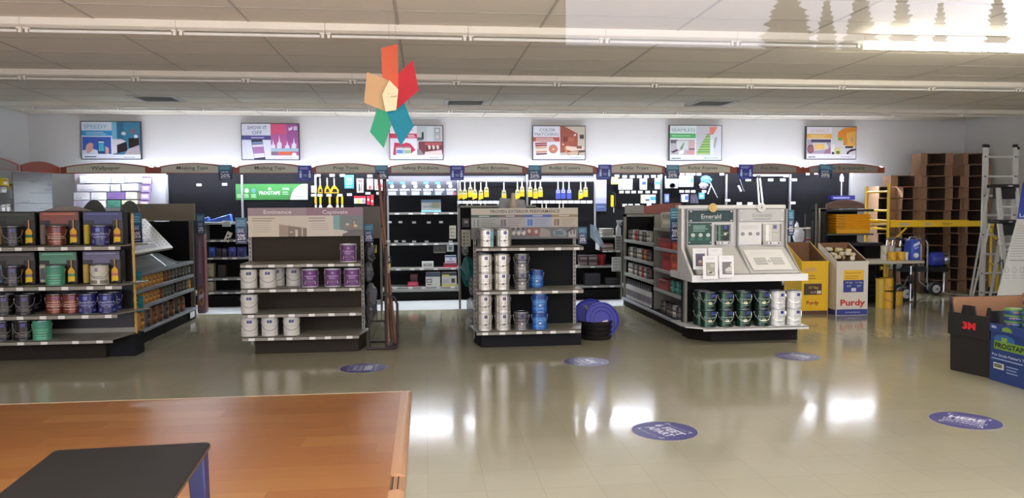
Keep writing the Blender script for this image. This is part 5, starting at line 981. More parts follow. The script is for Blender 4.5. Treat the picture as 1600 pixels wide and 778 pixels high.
board((1153.5, 348.5, 1190, 382), '', (206, 205, 200), [('e', .19+.32*i, .5, .075, .075, (84, 84, 84), 3) for i in range(3)]+[('e', .19+.32*i, .5, .03, .03, (190, 190, 186), 4) for i in range(3)]+[('lines', .15, .9, (.12, .18, .25), .02, (182, 180, 176), 3)])
for i, (bx, kd) in enumerate((((1118.5, 350.5, 1142, 382), 'emr'), ((1192, 350, 1221, 382), 'des'))):
    x0, x1, z0, z1 = pxrect(*bx, YV-.03); tt = MB().box(x0, x1, YV-.03, YV-.001, z0, z0+.035).box(x0, x0+.006, YV-.03, YV-.001, z0, z1).box(x1-.006, x1, YV-.03, YV-.001, z0, z1).box(x0, x1, YV-.012, YV-.001, z0, z1).build('niche', M('niche_grey', (168, 166, 160), .4), t)
    p = P(0, 0, 1, 1); c0, c1, c2 = ((18, 30, 26), (74, 120, 96), (40, 60, 50)) if kd == 'emr' else ((178, 176, 168), (222, 220, 212), (196, 194, 186))
    p.r(.05, .03, .95, .82, c0, 1).r(.18, .03, .34, .82, c1, 2).r(.34, .03, .5, .82, c2, 2).r(.58, .05, .78, .24, (56, 70, 140) if kd == 'emr' else (90, 94, 140), 3).r(.55, .4, .85, .46, (150, 166, 150), 3).e(.66, .5, .1, .05, (196, 200, 150), 4)
    p.ring(.5, .32, .44, .22, .012, (150, 160, 150), 4, 180, 360).front('can_picture', x0+.006, x1-.006, z0, z1, YV-.0125, tt); P(0, 0, 1, 1).r(.3, .15, .95, .85, (226, 226, 222), 1).e(.42, .5, .06, .3, (90, 90, 90), 2, 8).e(.85, .5, .06, .3, (90, 90, 90), 2, 8).lines(.5, .78, (.45,), .16, (150, 150, 150), 2).front('tag_print', x0, x1, z0, z0+.035, YV-.0305, tt)
for c_, col, sh, nm in (((1114, 324.5), (206, 176, 100), 0, 'gold round medallion on the white display'), ((1190, 324), (216, 214, 208), 1, 'white teardrop badge on the white display')):
    q = at(*c_, YV-.04); o = MB().lathe([(.046, -.004), (.05, 0), (.046, .004)], q, 20, axis=(0, -1, 0)).build('medallion', M('medal_%d' % col[2], col, .35), t, label=nm)
    P(0, 0, 1, 1).e(.5, .5, .32, .32, shades(col, .86), 1).e(.5, .5, .24, .24, col, 2).p([(.5, .3), (.58, .5), (.54, .62), (.44, .62), (.42, .5)], (60, 60, 60) if sh else shades(col, .9), 3).front('emblem', q.x-.05, q.x+.05, q.z-.05, q.z+.05, YV-.0455, o)
# brochures on the desk
dv = Vector((0, YG+.05-YV, zc4+.012-zs4-.01)); nrm = Vector((0, -dv.z, dv.y)).normalized(); nrm = nrm if nrm.y < 0 else -nrm
Q0 = Vector((0, YV-.004, zs4+.01)); 
def desk(px, py, off=.0):      # point of the sloped desk that shows at a pixel, lifted by off
    d = ray(px, py); n = Vector((0, dv.z, -dv.y)).normalized(); n = n if n.z > 0 else -n
    q = Q0+n*off; return O_+d*((q-O_).dot(n)/d.dot(n)), n
def brochure(bx, off, label, pic):
    (a, n), (b_, _) = desk(bx[0], bx[3], off), desk(bx[2], bx[3], off); c = at(bx[0], bx[1], a.y+.02); ux = Vector((b_.x-a.x, 0, 0)); uz = Vector((0, .02, c.z-a.z)); n = Vector((0, -1, 0))
    o = MB().prism([a, a+ux, a+ux+uz, a+uz], n*.004).build('brochure', M('card_white', (226, 224, 220), .4), None); tag(o, label, 'brochure', 'brochures on the white display desk')
    p = P(0, 0, 1, 1); p.lines(.2, .8, (.08, .13), .02, (200, 198, 194), 1)
    for s in pic: getattr(p, s[0])(*s[1:])
    p.flat('print', a+n*.0045, ux, uz, o); return o
pa = [('r', .18, .25, .85, .85, (84, 84, 100), 1), ('r', .35, .6, .85, .8, (150, 120, 100), 2), ('e', .5, .62, .12, .06, (196, 190, 176), 3)]
pb = [('r', .2, .28, .8, .86, (150, 150, 132), 1), ('e', .62, .42, .14, .08, (180, 176, 160), 2), ('p', [(.25, .6), (.5, .66), (.8, .75), (.7, .82), (.4, .78)], (196, 190, 170), 2), ('r', .4, .68, .6, .76, (80, 76, 64), 3)]
pc = [('r', .2, .28, .85, .85, (112, 110, 106), 1), ('p', [(.4, .6), (.7, .5), (.85, .55), (.85, .72), (.4, .72)], (196, 194, 186), 2), ('r', .45, .75, .85, .78, (206, 204, 196), 3), ('r', .75, .35, .85, .5, (206, 204, 196), 3)]
brochure((1083, 388, 1105, 421), .004, 'rear white brochure with dark room picture on the display desk', pa); brochure((1107, 387.5, 1129, 420), .004, 'rear plain white brochure on the display desk', [])
brochure((1098.5, 400, 1122, 436), .014, 'front white brochure with olive room picture, middle of the desk', pb); brochure((1124, 399.5, 1147, 434), .014, 'front white brochure with grey room picture beside the desk divider', pc)
base = Q0
xa_, xb_ = xs(1168, YV-.2, 400), xs(1229, YV-.2, 400); 
p = P(0, 0, 66, 40); p.r(0, 0, 66, 40, (216, 214, 208), 1).lines(8, 58, (5, 8), .7, (200, 198, 194), 2).r(10, 16, 30, 30, (172, 170, 166), 2).r(38, 16, 58, 30, (178, 176, 172), 2).lines(12, 29, (20, 25), .8, (206, 204, 200), 3, .02).lines(40, 57, (20, 25), .8, (206, 204, 200), 3, .02).e(34, 23, 2.4, 2.6, (140, 138, 134), 3).e(34, 23, 1.2, 1.3, (220, 218, 214), 4)
p.flat('desk_card', (xa_, base.y+dv.y*.92-.004, base.z+dv.z*.92+.006), (xb_-xa_, 0, 0), -dv*.75, t)
YC = YG+.1
for i, px in enumerate((1106, 1133, 1161, 1190, 1214, 1239)):
    kd = 'emr' if i < 4 else 'des'
    for h in range(2):
        for d in range(2 if i < 1 else 1):
            x = atx_at(px, zd4, YC)-.012*d; place(CAN[kd], (x, YC+.175*d, zd4+.001+HC*h), math.atan2(-x, YC)*.6+R_(8), f"{KIND[kd]}, {('lower', 'upper')[h]}, {ORD[i]} stack {'rear row ' if d else ''}below the white display desk", 'paint cans on the displays')
# aisle run behind it: left face
XF = 2.97; XS_ = 3.42
t = thing('aisle_shelving', 'grey aisle shelving run with red, orange and dark small cans behind white display', 'shelving', (3.2, 9.8, 0))
ye = atx(974.5, 470, XF).y; ym = atx(1020.5, 470, XF).y; yf = 8.53
MB().box(XS_, XS_+.04, yf, ye, .14, zs(1000, 337, ye)).build('spine_panel', gdark, t)
ztop4 = zs(980, 335, ye)
MB().box(XF, XS_+.4, ye, ye+.02, .14, ztop4-.03).build('end_panel', gdark, t); b = MB().box(XF-.0, XF+.035, ye-.02, ye+.03, 0, ztop4).box(XF, XS_+.4, ye-.02, ye+.03, ztop4-.035, ztop4); b.build('end_frame', gpost, t)
MB().prism([(XF, yf, 0), (XF, ye, 0), (XS_+.6, ye, 0), (XS_+.6, yf, 0)], (0, 0, .13)).build('base', M('kick_30', (30, 26, 24)), t)
xh = xs(977, ye-.05, 330); MB().box(xh, at(1005, 328, ye).x, ye-.03, ye-.021, zs(990, 333.5, ye), zs(990, 320.5, ye)).build('sign_face', M('sign_pale', (150, 148, 140), .5), t)
MB().prism([(at(1004, 0, ye).x, ye-.02, zs(1010, 334, ye)), (at(1066, 0, ye).x, ye-.02, zs(1010, 334, ye)), (at(1066, 0, ye).x, ye-.02, zs(1050, 317, ye)), (at(1040, 0, ye).x, ye-.02, zs(1040, 318, ye)), (at(1020, 0, ye).x, ye-.02, zs(1020, 320, ye)), (at(1004, 0, ye).x, ye-.02, zs(1005, 323, ye))], (0, .02, 0)).build('arch_board', redwood, t)
def zx(px, py): return atx(px, py, XF).z
SB = [(zx(998, 377.5), ym, ye-.03), (zx(998, 406), ym, ye-.03), (zx(998, 433), ym, ye-.03)]; SFr = [(zx(1042, 357), yf, ym), (zx(1042, 389), yf, ym), (zx(1042, 423.5), yf, ym), (zx(1042, 456), yf, ym)]
zb4 = zx(1020, 484)
shf = {}
for n_, (z, y0, y1) in enumerate(SB+SFr): shf[n_] = MB().box(XF+.006, XS_-.001, y0+.004, y1-.004, z-.014, z).box(XF, XF+.006, y0+.004, y1-.004, z-.038, z+.001).build('shelf', shelf_m, t, .002)
MB().box(XF-.04, XS_-.001, yf, ye-.03, zb4-.03, zb4).build('base_deck', M('deck_bluegrey', (150, 152, 160), .35, .2), t, .003)
MB().box(XF+.012, XS_, ym-.012, ym+.012, .14, ztop4).build('mid_post', gpost, t)
def small_can(key, body, lab_c, r, h, top):
    k = thing('small_can', 'x', 'small can'); MB().lathe([(r, 0), (r, h-.012), (r*.92, h-.004), (r*.92, h)], (0,0,0), 14).build('body', M('sc_'+key, body, .35, .15), k)
    MB().lathe([(r*.88, h), (r*.86, h+top), (r*.4, h+top)], (0,0,0), 12).build('cap', M('scap_'+key, shades(body, .6) if top < .02 else (40, 40, 42), .35), k)
    P(0, 0, 1, 1).r(0, .15, 1, .85, lab_c, 1).r(.2, .3, .8, .5, shades(lab_c, .6), 2).r(.2, .6, .7, .68, shades(lab_c, 1.5), 2).cyl('label_print', r, .01, h-.014, 110, 290, k); return k
SC = dict(dk=small_can('dark', (70, 62, 58), (104, 92, 84), .05, .14, .004), rd=small_can('red', (150, 34, 34), (170, 46, 42), .05, .14, .004), gr=small_can('grey', (150, 148, 140), (176, 172, 160), .05, .15, .004), sp=small_can('spray', (90, 84, 78), (120, 104, 92), .033, .15, .05), or_=small_can('orange', (196, 92, 36), (214, 120, 60), .05, .15, .004), tl=small_can('teal', (30, 96, 84), (46, 120, 104), .05, .14, .004), og=small_can('amber', (170, 120, 50), (190, 140, 70), .05, .125, .004), br=small_can('brown', (104, 66, 40), (130, 90, 60), .05, .125, .004), ol=small_can('olive', (80, 80, 70), (104, 106, 96), .05, .125, .004))
SCN = dict(dk='dark brown', rd='red', gr='grey', sp='slim spray', or_='orange', tl='teal', og='amber', br='brown', ol='olive grey')
def line_cans(seq, z, y0, dy, x, where, group, rot=0):
    for i, k in enumerate(seq):
        if k: place(SC[k], (x, y0-dy*i, z+.001), rot, f"{SCN[k]} small can, {ORD[i]} from the back, {where}", group)
GR = 'small cans along the aisle shelving'
line_cans(['dk', 'dk', 'gr', 'rd', 'dk', 'gr', 'dk', 'dk', 'gr'], SB[0][0], ye-.12, .118, XF+.09, 'upper rear shelf, white display run', GR)
line_cans(['dk', 'gr', 'dk', 'dk', 'gr', 'gr', 'dk', 'or_', 'dk'], SB[1][0], ye-.12, .118, XF+.09, 'middle rear shelf, white display run', GR)
line_cans(['gr', 'gr', 'dk', 'gr', 'dk', 'gr', 'rd', 'gr', 'dk'], SB[2][0], ye-.12, .118, XF+.09, 'lower rear shelf, white display run', GR)
line_cans(['sp']*9, SFr[1][0], ym-.07, .085, XS_-.05, 'rear row, upper front shelf, white display run', GR)
line_cans(['dk', None, 'dk', 'dk', 'gr', 'dk', None, 'sp', 'gr', 'gr'], zb4, 9.55, .12, XF+.09, 'base deck, white display run', GR)
line_cans([None, 'tl', 'tl', 'tl'], SFr[3][0], ym-.34, .2, XF+.09, 'lowest front shelf, white display run', GR)
def boxx(name, label, y0, y1, z, h, col, x0=None, dep=.16, shapes=()):
    x0 = XF+.02 if x0 is None else x0; o = MB().box(x0, x0+dep, y0, y1, z+.001, z+h).build(name, M('bx_%d_%d_%d' % tuple(int(v) for v in col), col, .4), None, .003); tag(o, label, 'box', 'boxes along the aisle shelving')
    p = P(0, 0, 1, 1).r(.1, .15, .9, .4, shades(col, .75), 1).lines(.15, .8, (.55, .65), .05, shades(col, 1.35), 2)
    p.flat('printed_front', (x0-.0006, y1, z+.001), (0, y0-y1, 0), (0, 0, h-.001), o); return o
boxx('primer_box', 'tall cream primer box on top front shelf behind the white display', 8.95, 9.5, SFr[0][0], .2, (196, 192, 172)); boxx('stain_box', 'red stain box on the upper front shelf behind white display', 9.1, 9.62, SFr[1][0], .125, (150, 40, 40)); boxx('stain_box', 'orange stain box beside the red one, upper front shelf', 8.62, 9.05, SFr[1][0], .13, (196, 84, 40))
boxx('stain_box', 'tall red box on the middle front shelf behind white display', 9.12, 9.45, SFr[2][0], .22, (150, 36, 36)); boxx('stain_box', 'tall orange box on the middle front shelf behind white display', 8.66, 9.1, SFr[2][0], .225, (190, 80, 40)); line_cans(['tl'], SFr[2][0], 8.56, .12, XF+.09, 'shelf beside the tall orange box', GR)
boxx('stain_box', 'small red box on the lowest front shelf behind white display', 9.2, 9.6, SFr[3][0], .13, (140, 40, 34))
tubm = (M('caulk_white', (190, 190, 186), .4), M('caulk_grey', (130, 130, 136), .4))
ck = thing('caulk_tube', 'x', 'caulk tube'); MB().lathe([(.024, 0), (.024, .2), (.02, .205)], (0,0,0), 10).build('barrel', tubm[0], ck); MB().lathe([(.009, .205), (.004, .29)], (0,0,0), 8).build('nozzle', tubm[1], ck); P(0, 0, 1, 1).r(0, .3, 1, .8, (120, 116, 122), 1).cyl('label_print', .024, .01, .195, 120, 280, ck)
for i in range(14): place(ck, (XF+.03, ye-.12-.09*i, zb4+.001), 0, f"white caulk tube, {ORD[i]} from the back on the base deck behind white display", 'caulk tubes on the base deck')
save_sign(1047.5, 325, 1062.5, 377.5, 8.5, 'tall white-topped blue sale sign beside the white display', clip=(3.0, 8.54))
save_sign(1232, 328, 1240, 368, 8.9, 'slim blue sale sign behind the other edge of the white display', big='0%', clip=(4.0, 8.45))
pack('primer_box', 'box', 'white box lid edge on the tag side of the aisle shelving', (1040, 325, 1046, 333), 9.0, .2, (206, 204, 190)) if False else None
# ================================================================== WOOD STAIN DISPLAY
Y1 = 7.8; ZL = [zs(100, y, Y1+.02) for y in (384, 446, 491)]; zd1 = zs(100, 531, Y1+.02); X1 = xs(190, Y1, 446); YB1 = 8.22; X0 = -4.75
g1 = thing('display_shelf', 'dark wood stain display with card-backed cans and brushes on two shelves', 'display shelf', (-3.8, YB1, 0))
MB().box(X0, xs(205, YB1, 400), YB1, YB1+.02, zd1, zs(100, 333, YB1)).build('back_panel', M('stain_back', (26, 22, 20), .4), g1)
for i, z in enumerate(ZL): tagged_shelf(g1, [(X0, Y1), (X1 if i < 2 else X1-.05, Y1), (X1+.12, YB1-.02), (X0, YB1-.02)], z, .045, (X0, X1 if i < 2 else X1-.05), Y1, 9, 30+i)
tagged_shelf(g1, [(X0, Y1), (xs(176, Y1, 531), Y1), (xs(214, YB1, 505), YB1), (X0, YB1)], zd1, .04, (X0, xs(176, Y1, 531)), Y1, 7, 35, name='base_deck')
MB().box(X0, fl(172, 556).x, 8.06, YB1+.02, 0, zd1-.014).build('kick_plate', M('kick_44', (36, 30, 22), .6, spec=.12), g1)
MB().box(fl(173, 556).x, fl(214, 555).x, 8.12, YB1+.15, 0, zd1-.014).build('corner_base', M('kick_24', (22, 19, 17), .6, spec=.12), g1)
MB().box(X0, -2.96, YB1-.012, YB1-.002, zd1+.002, zd1+.05).build('deck_stop', gshelf, g1)
pts = [at(60+i*6.5, 333-11*(1-((i-7)/7)**2)**1.0, YB1) for i in range(15)]
MB().prism([at(60, 336, YB1)]+pts+[at(151, 336, YB1)], (0, .02, 0)).build('arch_board', M('arch_taupe', (140, 126, 112), .4), g1)
def card(cx0, cx1, ty, by, col, tube_c, brand, label, appl):
    x0, x1, z0, z1 = pxrect(cx0, ty, cx1, by, Y1+.17); Y = Y1+.17; z0 = (ZL[0] if by < 390 else ZL[1])+.001
    t = thing('stain_card', label, 'product card', ((x0+x1)/2, Y, z0), 'coloured product cards on the stain display')
    MB().box(x0, x1, Y, Y+.12, z0, z1).build('backing', M('card_black', (30, 26, 26), .4), t, .008)
    w = x1-x0; h = z1-z0; p = P(0, 0, 100, 80)
    p.p([(3, 2), (97, 2), (97, 22), (72, 22), (72, 31), (28, 31), (28, 22), (3, 22)][::-1], col, 1).lines(10, 90, (5.5,), 3, shades(col, 1.5), 2, .05).lines(30, 70, (18, 22, 26), 1, shades(col, 1.15), 2)
    p.r(74, 25, 97, 76, (44, 36, 34), 1).r(3, 25, 24, 76, (44, 36, 34), 1)
    p.front('printed_front', x0, x1, z0, z1, Y-.0005, t)
    bx = x0+w*.85; zb = z0+.008; s_ = h/.36
    MB().tube([(bx, Y-.012, zb+.26*s_), (bx, Y-.012, zb+.16*s_)], .008, 8).build('brush_handle', M('handle_tan', (170, 130, 84), .4), t)
    MB().prism([(bx-.03, Y-.02, zb+.105*s_), (bx+.03, Y-.02, zb+.105*s_), (bx+.03, Y-.02, zb+.14*s_), (bx+.008, Y-.02, zb+.17*s_), (bx-.008, Y-.02, zb+.17*s_), (bx-.03, Y-.02, zb+.14*s_)], (0, .018, 0)).build('brush_head', M('brush_amber', (222, 166, 30), .45), t)
    MB().box(bx-.03, bx+.03, Y-.021, Y-.002, zb+.075*s_, zb+.105*s_).build('brush_band', M('band_'+str(brand[0]), brand, .5), t)
    MB().prism([(bx-.032, Y-.02, zb+.008*s_), (bx-.016, Y-.02, zb+.02*s_), (bx+.03, Y-.02, zb+.02*s_), (bx+.03, Y-.02, zb+.075*s_), (bx-.03, Y-.02, zb+.075*s_)], (0, .018, 0)).build('brush_bristles', M('brush_gold', (230, 190, 40), .6), t)
    ax = x0+w*.135
    if appl == 'tube': MB().lathe([(.026, .01), (.028, .02), (.028, .2*s_), (.024, .215*s_)], (ax, Y-.03, z0), 12).build('roller_cover', M('appl_%d' % tube_c[0], tube_c, .7, var=.2, scale=30), t)
    else:
        MB().box(ax-.03, ax+.03, Y-.04, Y-.002, z0+.02, z0+.22*s_).build('stain_pad', M('appl_%d' % tube_c[0], tube_c, .5), t, .012); MB().box(ax-.018, ax+.022, Y-.046, Y-.041, z0+.05, z0+.18*s_).build('pad_window', M('pad_slate', (86, 84, 90), .5), t, .008)
    return t
card(-9, 56.5, 331, 383, (46, 50, 38), (150, 120, 90), (60, 110, 80), 'dark olive product card, top shelf of stain display, first column', 'tube')
card(60, 126, 330, 383, (124, 68, 50), (116, 104, 90), (150, 80, 50), 'copper red product card, top shelf of stain display, middle column', 'tube')
card(128, 194, 330, 382, (54, 60, 98), (190, 166, 50), (150, 80, 60), 'navy blue product card, top shelf of stain display, last column', 'tube')
card(-9, 56.5, 394, 444.5, (72, 69, 62), (110, 136, 150), (120, 112, 110), 'grey product card, second shelf of stain display, first column', 'pad')
card(59.5, 122.5, 393, 444.5, (82, 132, 102), (176, 170, 150), (90, 150, 100), 'sea green product card, second shelf of stain display, middle column', 'pad')
card(127.5, 190, 392, 443.5, (98, 95, 116), (180, 150, 70), (190, 110, 100), 'lavender grey product card, second shelf of stain display, last column', 'tube')
YC1 = Y1+.09
for kd, px, z, lab in (('dgr', 20, 0, 'dark green stain can in front of the olive card'), ('cop', 89, 0, 'copper stain can in front of the copper red card'), ('bl2', 157, 0, 'navy stain can in front of the navy blue card'),
                      ('drk', 20, 1, 'black stain can in front of the grey card'), ('grn', 87, 1, 'sea green stain can in front of the sea green card'), ('wht', 156, 1, 'off-white stain can in front of the lavender grey card')): can(kd, px, ZL[z]+.001, YC1-.005, lab, group='cans on the stain display')
for kd, px, yo, lab in (('drk', 7, 0, 'black stain can, first at the edge of the third shelf'), ('drk', 39, 0, 'black stain can, second on the third shelf of stain display'), ('cop', 87, .04, 'copper stain can on the third shelf, larger one beside the black cans'), ('cop', 113, .04, 'copper stain can on the third shelf next to the navy cans'), ('bl2', 137.5, 0, 'navy stain can, first of two at the front of third shelf'), ('bl2', 168.5, 0, 'navy stain can, second of two at the front of third shelf'),
    ('drk', 16, .19, 'black stain can behind the first on the third shelf'), ('drk', 50, .19, 'black stain can behind the second on the third shelf'), ('bl2', 147, .19, 'navy stain can behind the first navy one'), ('bl2', 177, .19, 'navy stain can behind the second navy one')): can(kd, px, ZL[2]+.001, YC1+yo, lab, group='cans on the stain display')
for kd, px, lab in (('drk', 4, 'black stain can at the edge of the bottom deck'), ('drk', 37, 'black stain can beside the green one on the bottom deck'), ('grn', 66.5, 'sea green stain can, last on the bottom deck of stain display')): can(kd, px, zd1+.001, YC1, lab, group='cans on the stain display')
# yardstick, sign and dark arches behind
a = at(206.5, 338, 7.86); c = fl(214, 552); t = thing('yardstick', 'long yellow wooden stick leaning on the corner of stain display', 'stick', tuple(c)); d = (a-c); sx = Vector((.011, 0, 0))
MB().hexa([c-sx, c+sx, c+sx+Vector((0, .008, 0)), c-sx+Vector((0, .008, 0))], [a-sx, a+sx, a+sx+Vector((0, .008, 0)), a-sx+Vector((0, .008, 0))]).build('stick', M('stick_yellow', (190, 152, 84), .5, var=.12), t)
MB().box(c.x-.02, c.x+.02, c.y-.01, c.y+.02, c.z+d.z*.42, c.z+d.z*.42+.008).build('band', black_m, t); MB().hexa([a-sx, a+sx, a+sx+Vector((0, .008, 0)), a-sx+Vector((0, .008, 0))], [a-sx*.3+Vector((0,0,.03)), a+sx*.3+Vector((0,0,.03)), a+sx*.3+Vector((0,.008,.03)), a-sx*.3+Vector((0,.008,.03))]).build('tip', M('stick_yellow', (190, 152, 84)), t)
save_sign(205, 333, 222.5, 379, 8.75, 'dark teal and navy sale sign at the edge of stain display', big='20%')
# --- stain aisle run, right face
XF1 = -3.12; XS1 = -3.62
yb_ = atx(305, 470, XF1).y; yf_ = 8.4
t = thing('aisle_shelving', 'aisle shelving with stain colour chart and small amber cans behind stain display', 'shelving', (-3.6, 9.7, 0))
MB().box(XS1-.04, XS1, yf_, yb_, .14, zs(280, 345, yb_)).build('spine_panel', gdark, t)
MB().box(-4.2, XF1, yb_, yb_+.02, .14, zs(280, 346, yb_)).build('end_panel', gdark, t); MB().box(XF1-.05, XF1, yb_-.02, yb_+.03, 0, zs(280, 346, yb_)).build('end_frame', M('frame_brown', (96, 88, 76), .4), t)
xa, xb, za, zb = pxrect(214, 318.5, 304.5, 344.5, yb_-.02); MB().box(xa-.2, xb, yb_-.02, yb_-.001, za, zb).build('top_sign', M('sign_olive', (122, 112, 90), .4, var=.15, scale=3), t)
MB().box(XS1-.3, XF1, yf_, yb_, 0, .13).build('base', M('kick_24', (22, 19, 18)), t)
def z1x(px, py): return atx(px, py, XF1).z
deck1 = MB().box(XS1, XF1+.03, yf_, yb_-.03, z1x(262, 498)-.03, z1x(262, 498)).build('base_deck', M('deck_bluegrey', (150, 152, 160)), t, .003); zdk = z1x(262, 498)
R1 = [z1x(262, y) for y in (416.5, 440, 464)]
for z in R1: MB().box(XS1, XF1-.006, yf_+.25, yb_-.03, z-.014, z).box(XF1-.006, XF1, yf_+.25, yb_-.03, z-.04, z+.001).build('shelf', M('shelf_bluegrey', (140, 144, 148), .4, .2), t, .002)
MB().box(XF1+.031, XF1+.034, yb_-.35, yb_-.15, .04, .12).build('price_tag', chan_m, t, smooth=False)
# sloped colour chart and desk
def slope(y0, y1, za_, zb_, xa_, xb_, th=.02): return MB().prism([(xa_, y0, za_), (xb_, y0, zb_), (xb_-.01, y0, zb_-th), (xa_-.01, y0, za_-th)], (0, y1-y0, 0))
ya1, yb1_ = atx(212, 395, XF1).y, atx(270, 386, XF1).y; zc1 = z1x(262, 388); zc2 = zc1+.36
ch = slope(8.55, yb1_, zc1, zc2, XF1, XF1-.32).build('colour_chart', M('chart_frame', (150, 140, 122), .5), t)
u = Vector((-.32, 0, zc2-zc1)); p = P(0, 0, 100, 60); p.r(0, 0, 100, 60, (160, 150, 132), 1)
cols = ((70, 56, 46), (82, 66, 56), (110, 80, 64), (96, 74, 64), (126, 88, 70))
for i, c in enumerate(cols): p.r(6, 6+10.4*i, 66, 13.6+10.4*i, cols[-1-i], 2)
for x in (72, 80, 90): p.lines(x, x+4, tuple(6+5*k for k in range(10)), 2.6, (70, 72, 82), 2)
p.flat('chart_print', (XF1+.002, 8.55, zc1+.001), (0, yb1_-8.55, 0), u, ch)
slope(8.55, yb1_+.35, R1[0]+.002, R1[0]+.14, XF1-.02, XF1-.3).build('sloped_tray', M('tray_glass', (120, 130, 132), .15), t)
pk = P(0, 0, 100, 40).r(0, 0, 100, 40, (110, 118, 118), 1).r(20, 8, 60, 30, (140, 146, 142), 2).r(62, 12, 90, 26, (130, 138, 136), 2); pk.flat('tray_print', (XF1-.019, 8.6, R1[0]+.004), (0, yb1_+.2-8.6, 0), (-.27, 0, .135), t)
G1R = 'small stain cans along the stain aisle'
for n_, (z, seq, nm) in enumerate(((R1[1], ['ol', 'ol', 'ol', 'dk', 'ol', 'ol', 'br', 'br', 'og', 'og', 'og', 'og', 'og', 'og', 'og'], 'upper stain aisle shelf'), (R1[2], ['og', 'ol', 'ol', 'dk', None, 'ol', 'ol', 'ol', 'br', 'og', 'og', 'og', 'og', 'og', 'og'], 'middle stain aisle shelf'))): line_cans(seq, z, yb_-.13, .135, XF1-.07, nm, G1R, math.pi)
for i in range(9): place(SC[('br', 'dk', 'br', 'dk', 'br', 'br', 'dk', 'og', 'og')[i]], (XF1-.08, yb_-.45-.21*i, zdk+.001), math.pi, f"{SCN[('br', 'dk', 'br', 'dk', 'br', 'br', 'dk', 'og', 'og')[i]]} large stain can, {ORD[i]} from the back on the stain aisle deck", G1R, scale=(1.5, 1.5, 1.5))
for (b_, c_, lab) in (((213.5, 424, 221, 440), (40, 130, 130), 'teal shelf flag, upper one on the stain aisle end'), ((215, 462, 224, 488), (36, 124, 126), 'teal shelf flag, lower one on the stain aisle end')):
    pack('shelf_flag', 'sign', lab, b_, 8.62, .006, c_, [('r', .2, .2, .8, .5, shades(c_, 1.2))], stem=8.66)
for (px0, px1, pt, lab) in ((129, 164, 312, 'dark olive arched sign above the stain aisle, behind white packs'), (188, 217, 313.5, 'dark olive arched sign beside the brown end board')):
    pts = [at(px0+(px1-px0)*i/10, 327-(327-pt)*(1-(i/5-1)**2), 9.6) for i in range(11)]; t = MB().prism([at(px0, 336, 9.6)]+pts+[at(px1, 336, 9.6)], (0, .02, 0)).build('arch_sign', M('olive_dark', (66, 68, 54), .4), None); tag(t, lab, 'sign', 'dark arched signs on the stain aisle')
    q_ = at((px0+px1)/2, 336, 9.6); MB().box(q_.x-.02, q_.x+.02, 9.6, 9.62, 1.2, q_.z).build('stem', black_m, t)
# tall red-brown poster panel at the run's back end and low blue-box shelves by the wall
x0, x1, z0, z1 = pxrect(305.5, 366, 322, 487, 11.3)
t = thing('poster_column', 'tall red-brown printed poster column at the end of stain aisle', 'poster', ((x0+x1)/2, 11.3, 0)); MB().box(x0, x1, 11.3, 11.42, zs(313, 487, 11.3), z1).build('column', M('poster_brown', (112, 76, 74), .4), t, .003)
MB().box(x0+.01, x1-.01, 11.28, 11.42, 0, zs(313, 487, 11.3)).build('foot', M('foot_grey', (90, 88, 84), .5), t)
p = P(0, 0, 16, 121); p.r(0, 0, 16, 121, (116, 82, 82), 1).r(3, 4, 12, 80, (120, 104, 128), 2).r(12, 20, 15, 70, (130, 50, 44), 2).r(5, 10, 9, 60, (142, 128, 150), 3).ring(8, 92, 4.5, 7, 1.4, (206, 150, 60), 2).ring(8, 103, 4.5, 7, 1.4, (206, 150, 60), 2).p([(3, 96), (13, 91), (13, 97), (3, 102)], (190, 186, 206), 3); p.front('print', x0, x1, z0, z1, 11.2995, t)
save_sign(307, 335, 320, 366, 11.25, 'slate blue sale sign above the red-brown poster column', big='20%')
YS1 = 11.95; XA, XB = xs(318.5, YS1, 400), xs(399, YS1, 400)
t = thing('low_shelving', 'low grey shelving of small blue boxes under the green banner', 'shelving', ((XA+XB)/2, YS1, 0))
zt1 = zs(350, 347, YS1); MB().box(XA+.02, XB, 12.22, 12.25, .15, zt1-.02).build('back_panel', gdark, t); MB().box(XA, XA+.02, YS1+.01, 12.25, 0, zt1).build('side_post', post_m, t)
MB().box(XA, XB, YS1, 12.25, zt1-.035, zt1).build('top_board', post_m, t, .003); MB().box(XA+.02, XB, YS1+.03, 12.2, 0, zs(350, 459.5, YS1)-.032).build('kick_plate', kick_m, t)
ZB = [zs(350, y, YS1) for y in (374.5, 402, 434.5, 456)]
for n_, z in enumerate(ZB): wshelf(t, XA+.021, XB, z, YS1, 12.21, ntag=4, tagseed=70+n_)
BB = 'boxes on the low shelving'
for i, (b_, c_, lab) in enumerate((((326, 386, 336.5, 401.3), (56, 86, 160), 'blue tape box, first on the low shelving'), ((337.5, 388, 346, 401.3), (40, 44, 60), 'dark navy box beside the blue tape box'), ((347, 388, 354.5, 401.3), (60, 60, 84), 'slate box in the middle of the low shelving'), ((357, 386, 369, 401.3), (64, 70, 146), 'violet blue box with pale stripe on the low shelving'), ((370.5, 386, 382, 401.3), (54, 58, 116), 'navy box with white mark, last on the low shelving'))):
    pack('tape_box', 'box', lab, b_, YS1+.03, .15, c_, [('r', .2, .15, .8, .4, shades(c_, 1.5)), ('r', .3, .55, .6, .9, shades(c_, .6))], BB)
